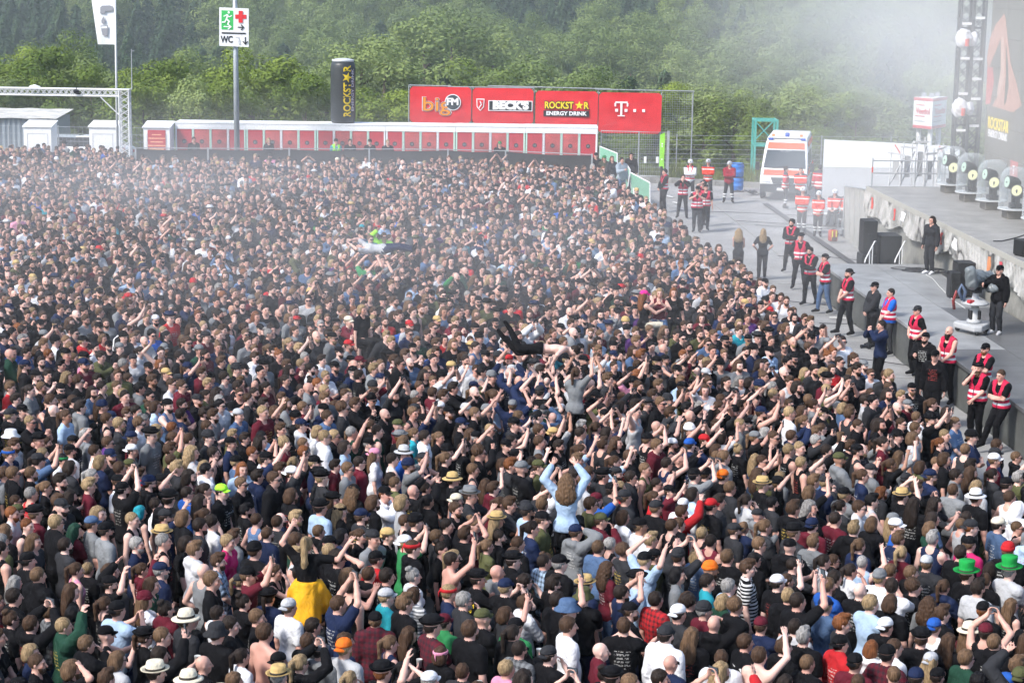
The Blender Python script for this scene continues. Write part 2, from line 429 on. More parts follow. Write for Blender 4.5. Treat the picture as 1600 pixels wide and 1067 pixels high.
def ripple(a, f, ph=0.0):
    return lambda X, Y, Z: a * (np.sin(X * f + Z * f * 0.6 + ph) * np.sin(Y * f * 1.1 - Z * f * 0.8 + ph * 2) + 0.6 * np.sin(X * f * 2.1 - Y * f * 1.7 + Z * f * 1.3 + ph))
_fr = np.random.default_rng(3); _fd = _fr.normal(0, 1, (10, 3)); _fp = _fr.uniform(0, 6.28, 10)
def fuzz(a, f, zs=0.45):
    """irregular strands: waves in many directions, drawn out along z"""
    def g(X, Y, Z):
        r = 0.0 * X + 0.0 * Y + 0.0 * Z
        for i in range(10):
            d = _fd[i] / np.linalg.norm(_fd[i]); r = r + np.sin(f * (0.6 + 0.13 * i) * (X * d[0] + Y * d[1] + Z * d[2] * zs) + _fp[i])
        return a * r * 0.32
    return g
NECK = rc((0, 0.012, 1.478), (0, 0.015, 1.62), 0.066, 0.076)
def shirt(J, kind, h=0.02):
    tor = torso_prims(J) + [(el((0, -0.008, 0.92), (0.182 + J['heavy'] * 0.03, 0.130 + J['heavy'] * 0.03, 0.15)), 0.05)]
    fold = ripple(0.0032, 42, 1.0)
    cl_hem = lambda X, Y, Z: 0.84 - Z + 0 * X + 0 * Y
    if kind == 'tee':
        return nets(tor + arm_prims(J, 0.33, 1.16), h, grow=0.016, subs=[NECK], clips=[cl_hem], noise=fold)
    if kind == 'tank':
        cut = [el((s * 0.235, 0, 1.39), (0.10, 0.14, 0.13)) for s in (-1, 1)]
        return nets(tor, h, grow=0.012, subs=[NECK, el((0, 0.09, 1.47), (0.085, 0.09, 0.09)), el((0, -0.09, 1.49), (0.08, 0.08, 0.07))] + cut, clips=[cl_hem], noise=fold)
    if kind == 'vest':
        cut = [el((s * 0.245, 0, 1.36), (0.095, 0.16, 0.15)) for s in (-1, 1)]
        return nets(tor, h, grow=0.034, subs=[NECK, el((0, 0.12, 1.50), (0.075, 0.13, 0.24))] + cut, clips=[lambda X, Y, Z: 0.93 - Z + 0 * X + 0 * Y])
    if kind == 'hoodie':
        hood = [(rc((-0.07, -0.075, 1.475), (0.07, -0.075, 1.475), 0.045), 0.03), (rc((-0.075, -0.07, 1.47), (-0.06, 0.05, 1.45), 0.036, 0.025), 0.03), (rc((0.075, -0.07, 1.47), (0.06, 0.05, 1.45), 0.036, 0.025), 0.03)]
        return nets(tor + arm_prims(J, 0.96, 1.28) + hood, h, grow=0.020, subs=[NECK], clips=[cl_hem], noise=ripple(0.004, 40, 2.0))
    if kind == 'jacket':
        return nets(tor + arm_prims(J, 0.96, 1.30) + [(rc((-0.05, -0.03, 1.50), (0.05, -0.03, 1.50), 0.05), 0.03)], h, grow=0.026, subs=[NECK], clips=[lambda X, Y, Z: 0.78 - Z + 0 * X + 0 * Y], noise=ripple(0.004, 38, 0.5))
    if kind == 'rain':
        lg = [(rc((0, -0.02, 1.03), (0.0, -0.10, 0.58), 0.155, 0.24), 0.06), (rc((0.12, 0.05, 0.98), (0.2, 0.22, 0.70), 0.13, 0.14), 0.08), (rc((-0.12, 0.05, 0.98), (-0.2, 0.22, 0.70), 0.13, 0.14), 0.08)]
        return nets(lg, h, grow=0.012, clips=[lambda X, Y, Z: 0.50 - Z + 0.05 * np.sin(X * 14) + 0 * Y, lambda X, Y, Z: Z - 1.12 + 0 * X + 0 * Y], noise=fuzz(0.012, 40, 0.3))
def trousers(J, h=0.022, top=1.0, r=1.12, cut=None):
    P = [el((0, -0.01, 0.94), (0.172, 0.122, 0.13))] + leg_prims(J, r)
    clips = [lambda X, Y, Z: Z - top + 0 * X + 0 * Y]
    fl = []
    V, Q = nets(P, h, grow=0.012, clips=clips, noise=ripple(0.004, 30, 0.3))
    return V, Q
def shoes(J, side, h=0.02):
    P = foot_prims(J, 0.008); return nets(P[:2] if side == 'r' else P[2:], h, k=0.02)

# ---- hair and headwear, all round the same head
_hn = nrm((0, -0.776, 0.63))
def hairline(off=0.0):
    return lambda X, Y, Z: -((Y - 0.085 - off) * _hn[1] + (Z - 1.703) * _hn[2]) + 0.25 * np.maximum(0, np.abs(X) - 0.045) * (Y > 0.03) + 0 * X
CRAN = el((0, -0.014, 1.664), (0.082, 0.102, 0.102))
def hair(kind, h=0.013):
    if kind == 'short': return nets([CRAN], h, grow=0.008, clips=[hairline()], noise=fuzz(0.004,  110))
    if kind == 'crop': return nets([CRAN], h, grow=0.003, clips=[hairline(-0.004)], noise=fuzz(0.0015,  120))
    if kind == 'quiff': return nets([CRAN, (el((0, 0.035, 1.752), (0.055, 0.07, 0.03)), 0.03)], h, grow=0.008, clips=[hairline(0.01)], noise=fuzz(0.006,  90))
    if kind == 'curly': return nets([el((0, -0.03, 1.69), (0.105, 0.105, 0.10))], h, grow=0.006, clips=[hairline(0.008)], noise=fuzz(0.010, 120, 1.0))
    if kind == 'bob': return nets([CRAN, (el((0, -0.045, 1.60), (0.10, 0.085, 0.10)), 0.03)], h, grow=0.010, clips=[lambda X, Y, Z: (Y - 0.045) * (Z < 1.70) - 0.02 * (Z >= 1.70), lambda X, Y, Z: 1.52 - Z + 0 * X + 0 * Y, hairline(0.035)], noise=fuzz(0.005,  80))
    if kind == 'long': return nets([CRAN, (el((0, -0.055, 1.58), (0.105, 0.075, 0.12)), 0.04), (el((0, -0.095, 1.42), (0.125, 0.055, 0.16)), 0.05)], h, grow=0.009, clips=[lambda X, Y, Z: (Y - 0.035) * (Z < 1.69) - 0.02 * (Z >= 1.69)], noise=fuzz(0.006, 110, 0.2))
    if kind == 'longcurl': return nets([CRAN, (el((0, -0.05, 1.60), (0.125, 0.09, 0.13)), 0.04), (el((0, -0.095, 1.44), (0.155, 0.075, 0.16)), 0.05)], h, grow=0.012, clips=[lambda X, Y, Z: (Y - 0.035) * (Z < 1.69) - 0.02 * (Z >= 1.69)], noise=fuzz(0.007, 150, 0.35))
    if kind == 'tail': return nets([CRAN, (rc((0, -0.10, 1.70), (0, -0.15, 1.67), 0.025, 0.030), 0.01), (rc((0, -0.15, 1.67), (0.01, -0.155, 1.44), 0.033, 0.018), 0.01)], h, grow=0.006, clips=[hairline(0.004)], noise=fuzz(0.005,  85))
    if kind == 'longtail': return nets([CRAN, (rc((0, -0.08, 1.755), (0, -0.13, 1.75), 0.03, 0.035), 0.01), (rc((0, -0.13, 1.75), (0.015, -0.17, 1.42), 0.04, 0.045), 0.01), (rc((0.015, -0.17, 1.42), (0.0, -0.16, 1.10), 0.045, 0.018), 0.01)], h, grow=0.006, clips=[hairline(0.004)], noise=fuzz(0.005, 120, 0.2))
    if kind == 'bun': return nets([CRAN, (el((0, -0.085, 1.765), (0.045, 0.045, 0.04)), 0.01)], h, grow=0.006, clips=[hairline(0.004)], noise=fuzz(0.006,  90))
    if kind == 'fringe': return nets([CRAN], h, grow=0.004, clips=[hairline(-0.02), lambda X, Y, Z: Z - 1.675 + 0 * X + 0 * Y], noise=fuzz(0.004,  100))   # what shows under a hat
    if kind == 'beard': return nets([el((0, 0.030, 1.598), (0.064, 0.072, 0.084)), (el((0, 0.066, 1.545), (0.036, 0.032, 0.034)), 0.03)], h, grow=0.006, clips=[lambda X, Y, Z: Z - 1.585 - 0.35 * np.maximum(0, np.abs(X) - 0.03) + 0 * Y, lambda X, Y, Z: 0.012 - Y + 0 * X + 0 * Z], noise=fuzz(0.004,  100))
    if kind == 'longbeard': return nets([el((0, 0.030, 1.598), (0.066, 0.074, 0.084)), (el((0, 0.075, 1.52), (0.045, 0.036, 0.075)), 0.03)], h, grow=0.007, clips=[lambda X, Y, Z: Z - 1.585 - 0.35 * np.maximum(0, np.abs(X) - 0.03) + 0 * Y, lambda X, Y, Z: 0.012 - Y + 0 * X + 0 * Z], noise=fuzz(0.006,  90))

def _vf(mb): return np.array(mb.v), mb.f
def hat(kind):
    b = MB(); n = 20
    oy = -0.012
    def dome(rx, ry, z0, hz, n2=6, flat=1.0):
        prof = []
        for i in range(n2 + 1):
            a = i / n2 * math.pi / 2
            prof.append((max(math.cos(a) ** flat, 1e-3 if i < n2 else 0.0005), z0 + hz * math.sin(a)))
        b.lathe([(r * 1.0, z) for r, z in prof], (0, oy, 0), n, sx=rx, sy=ry)
    def visor(fwd, width, z0, droop, sgn=1):
        fn = lambda u, v: ((u - 0.5) * 2 * width * (1 - 0.15 * v), oy + sgn * (0.095 * math.sqrt(max(0, 1 - ((u - 0.5) * 1.55) ** 2)) + fwd * v * math.sqrt(max(0.05, 1 - ((u - 0.5) * 1.9) ** 2))), z0 - droop * v - 0.028 * ((u - 0.5) * 2) ** 2)
        b.sheet(fn, 8, 3); b.sheet(lambda u, v: tuple(np.array(fn(u, v)) + (0, 0, 0.006)), 8, 3)
    if kind in ('cap', 'capback'):
        s = 1 if kind == 'cap' else -1
        dome(0.094, 0.115, 1.685, 0.095, flat=0.75); visor(0.075, 0.072, 1.693 if s > 0 else 1.68, 0.018, s)
        b.lathe([(0.007, 0), (0.006, 0.006), (0.0005, 0.009)], (0, oy, 1.778), 8)
    elif kind == 'beanie':
        dome(0.095, 0.116, 1.70, 0.10, flat=0.7); b.lathe([(1.0, 0), (1.05, 0.01), (1.05, 0.04), (1.0, 0.05)], (0, oy, 1.672), n, sx=0.096, sy=0.117)
    elif kind == 'bucket':
        b.lathe([(1.55, 1.645), (1.57, 1.652), (1.02, 1.70), (0.96, 1.76), (0.80, 1.785), (0.0005, 1.79)], (0, oy, 0), n, sx=0.096, sy=0.114)
    elif kind == 'straw':
        b.lathe([(1.50, 1.703), (1.54, 1.716), (1.3, 1.70), (1.03, 1.698), (0.98, 1.76), (0.86, 1.80), (0.5, 1.80), (0.0005, 1.792)], (0, oy, 0), n, sx=0.094, sy=0.112)
        b.lathe([(1.045, 1.70), (1.04, 1.728), (1.0, 1.728)], (0, oy, 0), n, sx=0.094, sy=0.112, m=1)
    elif kind == 'sunhat':
        b.lathe([(1.68, 1.675), (1.72, 1.686), (1.4, 1.70), (1.03, 1.70), (0.98, 1.75), (0.80, 1.80), (0.4, 1.815), (0.0005, 1.815)], (0, oy, 0), n, sx=0.094, sy=0.110)
        b.lathe([(1.05, 1.70), (1.04, 1.73), (1.0, 1.73)], (0, oy, 0), n, sx=0.094, sy=0.110, m=1)
    elif kind == 'tophat':
        b.lathe([(1.75, 1.72), (1.80, 1.735), (1.35, 1.708), (1.03, 1.70), (1.0, 1.78), (1.10, 1.865), (1.06, 1.875), (0.0005, 1.87)], (0, oy, 0), n, sx=0.096, sy=0.114)
        b.lathe([(1.06, 1.705), (1.05, 1.74), (1.0, 1.74)], (0, oy, 0), n, sx=0.096, sy=0.114, m=1)
    elif kind == 'party':       # the black give-away hats with a curled brim and star
        b.lathe([(1.38, 1.735), (1.42, 1.742), (1.2, 1.705), (1.02, 1.695), (0.99, 1.75), (0.88, 1.79), (0.0005, 1.80)], (0, oy, 0), n, sx=0.10, sy=0.118)
    elif kind == 'band':
        b.lathe([(0.985, 1.668), (1.04, 1.672), (1.04, 1.705), (0.97, 1.712)], (0, oy, 0), n, sx=0.094, sy=0.116)
        b.tube([(0.0, -0.125, 1.69), (0.02, -0.15, 1.66), (0.03, -0.15, 1.60)], [0.012, 0.010, 0.006], 5)
    elif kind == 'helmet':
        dome(0.118, 0.142, 1.665, 0.135, flat=0.72); b.lathe([(1.0, 1.665), (1.06, 1.655), (1.02, 1.648)], (0, oy, 0), n, sx=0.120, sy=0.146)
        b.sheet(lambda u, v: ((u - 0.5) * 0.16, oy + 0.125 + 0.05 * v * math.sqrt(1 - ((u - 0.5) * 1.8) ** 2), 1.672 - 0.012 * v), 6, 2)
        b.box((0, oy + 0.128, 1.715), (0.05, 0.02, 0.04), m=1); b.tube([(-0.09, oy, 1.65), (-0.05, 0.03, 1.535), (0.05, 0.03, 1.535), (0.09, oy, 1.65)], 0.007, 4, m=1)
    elif kind == 'glasses':
        for s in (-1, 1): b.box((s * 0.034, 0.108, 1.637), (0.052, 0.012, 0.036), rz=-s * 0.2)
        b.box((0, 0.116, 1.646), (0.02, 0.008, 0.008))
        for s in (-1, 1): b.tube([(s * 0.06, 0.103, 1.645), (s * 0.083, -0.01, 1.648)], 0.005, 4)
    elif kind == 'hood':
        V, Q = nets([CRAN, (rc((0, -0.06, 1.50), (0, -0.05, 1.62), 0.10, 0.09), 0.05)], 0.018, grow=0.022, clips=[hairline(0.05)], noise=ripple(0.006, 40))
        return V, [tuple(q) for q in Q], [0] * len(Q)
    return np.array(b.v), b.f, b.m
# ------------------------------------------------------------------ ground, lot, hillside
def terr(x, y):
    """height of the land: a flat lot, a dip behind it, then the wooded hillside"""
    y = np.asarray(y, float); x = np.asarray(x, float)
    z = np.interp(y, [-60, 99, 104, 118, 150, 175, 200, 230, 260, 300, 360, 450, 700], [0, 0, -0.5, -4.0, -8.5, -9.5, -8.0, -3.0, 5, 18, 42, 75, 120])
    return z + (np.sin(x * 0.05 + y * 0.03) * 1.2 + np.sin(x * 0.021 - 1.3) * 2.0) * np.clip((y - 112) / 40, 0, 1)
xs = np.linspace(-420, 420, 85); ys = np.concatenate([np.linspace(-60, 95, 6), np.linspace(99, 320, 60), np.linspace(330, 700, 20)])
GX, GY = np.meshgrid(xs, ys); GZ = terr(GX, GY) - 0.02
V = np.stack([GX, GY, GZ], -1).reshape(-1, 3); nx = len(xs)
I = np.arange(len(V)).reshape(len(ys), nx)
Fq = np.stack([I[:-1, :-1], I[:-1, 1:], I[1:, 1:], I[1:, :-1]], -1).reshape(-1, 4)
gm = mat('meadow_soil', (0.045, 0.06, 0.022), 0.95, noise=0.5, nscale=0.6)
link('ground', npmesh('ground', V, Fq, True, [gm]), kind='structure', label='dark grassy land under the lot and the wooded hillside', cat='ground')
asphalt = mat('asphalt', (0.07, 0.07, 0.072), 0.9, noise=0.25, nscale=1.2, bump=0.15)
b = MB(); b.box2((-60, 8, -0.2), (60, 97.5, 0.0)); b.build('lot_pavement', asphalt, kind='structure', label='dark asphalt lot under the standing crowd', cat='pavement')
# concrete slabs of the pit
conc = mat('pit_concrete', (0.29, 0.29, 0.285), 0.85, noise=0.28, nscale=0.8, bump=0.08)
pit = empty('pit_pavement', (0, 0, 0), 'pale concrete slab pavement between crowd and stage', 'pavement'); pit['kind'] = 'structure'
sa = nrm((0.057, -0.998, 0)); sb = np.array([-sa[1], sa[0], 0])       # along the stage towards the camera, and away from the crowd
slab_me = {}
P0 = np.array([3.2, 94.0, 0])
for i in range(11):
    for j in range(3):
        w = 5.0
        c = P0 + sa * (i * 5.0 + 2.5) + sb * (j * w + 2.5)
        if 'slab' not in slab_me:
            q = MB(); q.box((0, 0, -0.05), (w - 0.03, 4.97, 0.13)); slab_me['slab'] = q.mesh('slab', conc)
        link('slab', slab_me['slab'], pit, loc=c + (0, 0, 0.01 + 0.004 * ((i * 7 + j * 3) % 3)), rot=(0, 0, math.atan2(sb[1], sb[0])))
markw = mat('marking_paint', (0.75, 0.75, 0.72), 0.8, noise=0.25, nscale=9)
for k, (px, py) in enumerate(((1046, 307), (1057, 317), (1067, 327))):
    c = at(px, py, 0.09)
    q = MB(); q.box((0, 0, 0), (0.12, 0.7, 0.006)); q.build('lane_marking', markw, pit, loc=(c[0], c[1], 0.092), rot=(0, 0, 0.35))
q = MB(); A = at(1296, 496, 0.09); B = at(1322, 497, 0.09); q.tube([A, B], 0.02, 6); q.build('hose', M('pale_hose', (0.6, 0.6, 0.58), 0.5), label='thin white hose lying across the pit by the guards', cat='hose')
q = MB(); A = at(1196, 318, 0.09); B = at(1338, 416, 0.09); dd = (B - A) / np.linalg.norm(B - A); q.box((0, 0, 0), (0.26, float(np.linalg.norm(B - A)), 0.012)); q.build('drain_channel', mat('drain_iron', (0.06, 0.06, 0.062), 0.7, noise=0.4, nscale=6), pit, loc=((A[0] + B[0]) / 2, (A[1] + B[1]) / 2, 0.094), rot=(0, 0, math.atan2(-dd[0], dd[1])))
for k in range(7):                                   # floor cables in the pit
    a0 = at(*[(1100, 330), (1180, 352), (1215, 400), (1150, 345), (1230, 470), (1280, 505), (1340, 560)][k], 0.095); q = MB(); hd = rng.uniform(-0.6, 0.6); P_ = [a0]
    for m_ in range(9): hd += rng.normal(0, 0.22); P_.append(P_[-1] + np.array([math.cos(hd) * 0.5, math.sin(hd) * 0.5 - 0.1, 0]))
    q.tube(P_, 0.012, 5); q.build('floor_cable', mat('floor_cable', (0.03, 0.03, 0.032), 0.6), label='thin black cable on the pit concrete ' + ['below the barrels', 'before the ambulance', 'beside the walking woman', 'near the orange jackets', 'behind the bearded guard', 'beside the guard in jeans', 'at the tall guard'][k], cat='cable', group='cables on the pit floor')
# kerb and grass verge at the back
kerbm = mat('kerb_stone', (0.22, 0.22, 0.21), 0.9, noise=0.3, nscale=2.0)
kerb = empty('kerb', (0, 0, 0), 'low grey stone kerb along the back of the pit', 'kerb'); kerb['kind'] = 'structure'
k0 = np.array([4.6, 95.6, 0]); k1 = np.array([13.5, 92.2, 0]); kd = (k1 - k0) / 9
ks = MB(); ks.box((0, 0, 0.1), (np.linalg.norm(kd) - 0.02, 0.5, 0.3)); kme = ks.mesh('kerb_stone', kerbm)
for i in range(9):
    link('kerb_stone', kme, kerb, loc=k0 + kd * (i + 0.5), rot=(0, 0, math.atan2(kd[1], kd[0])))
grassm = mat('verge_grass', (0.13, 0.16, 0.035), 0.9, noise=0.5, nscale=3)
GV = []; GF = []
for i in range(5200):
    x = rng.uniform(4.0, 26.0); yy = np.interp(x, [4.6, 13.5, 26], [96.2, 92.9, 92.9]) + rng.random() ** 0.7 * 3.5; h = rng.uniform(0.15, 0.6) * (1 + 0.6 * (math.sin(x * 1.7) > 0.2)); a = rng.uniform(0, 6.28)
    dx, dy = math.cos(a) * 0.035, math.sin(a) * 0.035; lx, ly = rng.normal(0, 0.12, 2); n = len(GV)
    GV += [(x - dx, yy - dy, 0), (x + dx, yy + dy, 0), (x + lx, yy + ly, h)]; GF.append((n, n + 1, n + 2))
link('grass', npmesh('grass', GV, np.array(GF), False, [grassm]), kind='stuff', label='tall yellow green grass along the kerb below the wire fence', cat='grass')

# ------------------------------------------------------------------ shared materials of the site
white = mat('white_panel', (0.84, 0.85, 0.86), 0.55, noise=0.06, nscale=2)
alu = mat('aluminium', (0.78, 0.79, 0.80), 0.45, metal=0.15)
galv = mat('galvanised_steel', (0.42, 0.44, 0.46), 0.5, metal=0.5, noise=0.15, nscale=5)
dark = mat('dark_plastic', (0.02, 0.02, 0.022), 0.5)
redb = mat('red_banner', (0.66, 0.035, 0.045), 0.6, noise=0.10, nscale=1.5)
redd = mat('red_door', (0.50, 0.03, 0.05), 0.55, noise=0.14, nscale=1.6); redp = mat('red_door_print', (0.56, 0.10, 0.10), 0.55, noise=0.55, nscale=1.1)
ink = mat('dark_ink', (0.02, 0.025, 0.03), 0.6); inkw = mat('white_ink', (0.85, 0.85, 0.85), 0.6); yel = mat('yellow_ink', (0.85, 0.62, 0.03), 0.6); orn = mat('orange_ink', (0.85, 0.28, 0.02), 0.6)
blackcloth = mat('black_mesh_cloth', (0.018, 0.019, 0.021), 0.85, noise=0.3, nscale=3, bump=0.3)
FR = (math.pi / 2, 0, 0)                # text upright, facing the camera

# ------------------------------------------------------------------ toilet cabins: six units of four red doors, on a line
def units():
    pts = [274, 385, 495, 603.5, 712.5, 822, 935]
    for i in range(6):
        Y = 95.0
        a = aty(pts[i], 192.5 + (pts[i] - 274) * 0.012, Y); c = aty(pts[i + 1], 192.5 + (pts[i + 1] - 274) * 0.012, Y)
        w = c[0] - a[0] - 0.05; top = a[2]
        t = empty('door_cabin', (a[0], Y, 0), 'white cabin with four red doors, %s in the row from the sign pole end' % ['first', 'second', 'third', 'fourth', 'fifth', 'last'][i], 'cabin', 'row of white cabins with red doors')
        q = MB(); q.box2((0, 0.05, 0), (w, 1.4, top - 0.04)); q.build('wall', white, t)
        q = MB(); q.box2((-0.02, -0.03, top - 0.27), (w + 0.02, 0.046, top)); q.build('fascia', white, t)
        q = MB(); q.box2((-0.03, -0.05, top + 0.003), (w + 0.03, 1.45, top + 0.05)); q.build('roof', white, t)
        dw = w / 4
        for k in range(4):
            q = MB(); x0 = k * dw + 0.07; x1 = (k + 1) * dw - 0.07; q.box2((x0, 0.0, 0.2), (x1, 0.047, top - 0.28))
            d = q.build('door', redp if k in (1, 2) else redd, t)
            hx = MB(); cx = (x0 + x1) / 2; zc = top - 0.86
            hx.prism([(cx + 0.115 * math.cos(a), zc + 0.115 * math.sin(a)) for a in [math.pi / 6 + m * math.pi / 3 for m in range(6)]], -0.008, -0.002); hx.build('emblem', ink, d)
            hx = MB()
            for s in (-0.03, 0.03): hx.box2((cx + s - 0.01, -0.012, zc - 0.045), (cx + s + 0.01, -0.009, zc + 0.045))
            hx.build('emblem_mark', M('grey_ink', (0.35, 0.36, 0.38), 0.6), d)
            hn = MB(); hn.box2((x1 - 0.1, -0.03, 1.0), (x1 - 0.06, -0.002, 1.15)); hn.build('handle', dark, d)
        for k in range(5):
            q = MB(); x = min(max(k * dw, 0.03), w - 0.03); q.box2((x - 0.035, -0.018, 0.0), (x + 0.035, 0.048, top - 0.275)); q.build('post', M('mint_post', (0.55, 0.78, 0.66), 0.5) if (k + i) % 3 else white, t)
units()

def kiosk(x0, x1, ytop, Y, label, h_extra=0.0, panel=False):
    a = aty(x0, ytop, Y); c = aty(x1, ytop, Y); w = c[0] - a[0]; top = a[2]; dep = 1.25
    t = empty('white_kiosk', (a[0], Y, 0), label, 'kiosk', 'small white kiosks with lean-to roofs')
    q = MB(); q.prism([(0, 0), (dep, 0), (dep, top + 0.18), (0, top)], 0, w, axis='x'); q.build('wall', white, t)
    q = MB(); q.prism([(-0.06, top + 0.008), (dep + 0.06, top + 0.203), (dep + 0.06, top + 0.243), (-0.06, top + 0.048)], -0.05, w + 0.05, axis='x'); q.build('roof', white, t)
    q = MB(); q.box2((w * 0.12, -0.014, 0.15), (w * 0.14, -0.002, top - 0.3)); q.box2((w * 0.86, -0.014, 0.15), (w * 0.88, -0.002, top - 0.3)); q.box2((w * 0.12, -0.014, top - 0.3), (w * 0.88, -0.002, top - 0.275)); q.build('door_frame', M('pale_grey_trim', (0.55, 0.56, 0.58), 0.5), t)
    if panel:
        q = MB(); q.box2((w * 0.16, -0.02, 0.9), (w * 0.84, -0.0145, top - 0.1)); p = q.build('red_notice_panel', redd, t)
        q = MB()
        for k in range(6):
            ww = [0.18, 0.32, 0.24, 0.34, 0.28, 0.16][k]; q.box2((w * (0.5 - ww), -0.026, top - 0.34 - k * 0.17), (w * (0.5 + ww), -0.022, top - 0.29 - k * 0.17))
        q.build('lettering', M('faded_yellow_ink', (0.85, 0.45, 0.25), 0.6), p)
kiosk(36.5, 79.5, 199, 93.0, 'tall white kiosk nearest the grey shed')
kiosk(139, 181, 199.5, 93.0, 'white kiosk beside the lattice gate tower')
kiosk(224, 265, 200, 94.0, 'white kiosk with a red notice panel', panel=True)

# ------------------------------------------------------------------ giant can standing on the cabins
def can():
    base = aty(536, 193, 95.75); top = 2.92
    sc = proj(base)[2]; rad = 39 / 2 / sc; hh = 100 / sc
    t = empty('inflatable_can', (base[0], 95.75, base[2] - 0.02), 'giant grey inflatable drink can standing on the cabins', 'inflatable')
    q = MB(); q.lathe([(rad * 0.80, 0), (rad * 0.93, 0.10), (rad, 0.28), (rad, hh - 0.42), (rad * 0.96, hh - 0.26), (rad * 0.86, hh - 0.12)], n=40)
    o = q.build('body', mat('grey_can_vinyl', (0.040, 0.046, 0.050), 0.42, noise=0.12, nscale=2), t, smooth=True)
    q = MB(); q.lathe([(rad * 0.865, hh - 0.119), (rad * 0.885, hh - 0.06), (rad * 0.865, hh - 0.02), (rad * 0.80, hh - 0.015), (rad * 0.5, hh + 0.03), (0.0005, hh + 0.05)], n=40); q.build('lid', M('pale_lid', (0.55, 0.57, 0.58), 0.4), t, smooth=True)
    def wrap(body, size, m, x_off, zc, wid, off=0.0, thick=0.012):
        me = text_mesh(body, size, extrude=0.003, offset=off)
        xs = [v.co.x for v in me.vertices]; k = wid / (max(xs) - min(xs))
        for v in me.vertices:                       # rotate 90 degrees and wrap round the can
            u, w2 = v.co.x * k, v.co.y
            ang = -math.pi / 2 + (x_off - w2) / rad; r = rad + thick + v.co.z
            v.co = (r * math.cos(ang), r * math.sin(ang), zc + u)
        me.materials.clear(); me.materials.append(m); link('lettering', me, t)
    wrap('ROCKST', 0.50, yel, 0.27, hh * 0.50 - 0.36, 1.60, 0.012); wrap('R', 0.50, yel, 0.27, hh * 0.50 + 1.10, 0.30, 0.012)
    wrap('ENERGY DRINK', 0.22, M('pale_violet_ink', (0.55, 0.50, 0.58), 0.6), 0.57, hh * 0.53, 2.0, 0.004)
    q = MB(); V = []
    for k in range(10):
        r2 = 0.26 if k % 2 == 0 else 0.105; a = math.pi / 2 + k * math.pi / 5
        u, w2 = r2 * math.cos(a), r2 * math.sin(a); ang = -math.pi / 2 + (0.25 + w2) / rad; rr = rad + 0.02
        V.append((rr * math.cos(ang), rr * math.sin(ang), hh * 0.5 + 0.70 + u))
    ang = -math.pi / 2 + 0.25 / rad; V.append(((rad + 0.03) * math.cos(ang), (rad + 0.03) * math.sin(ang), hh * 0.5 + 0.70))
    q.add(V, [(k, (k + 1) % 10, 10) for k in range(10)]); q.build('star', yel, t)
can()

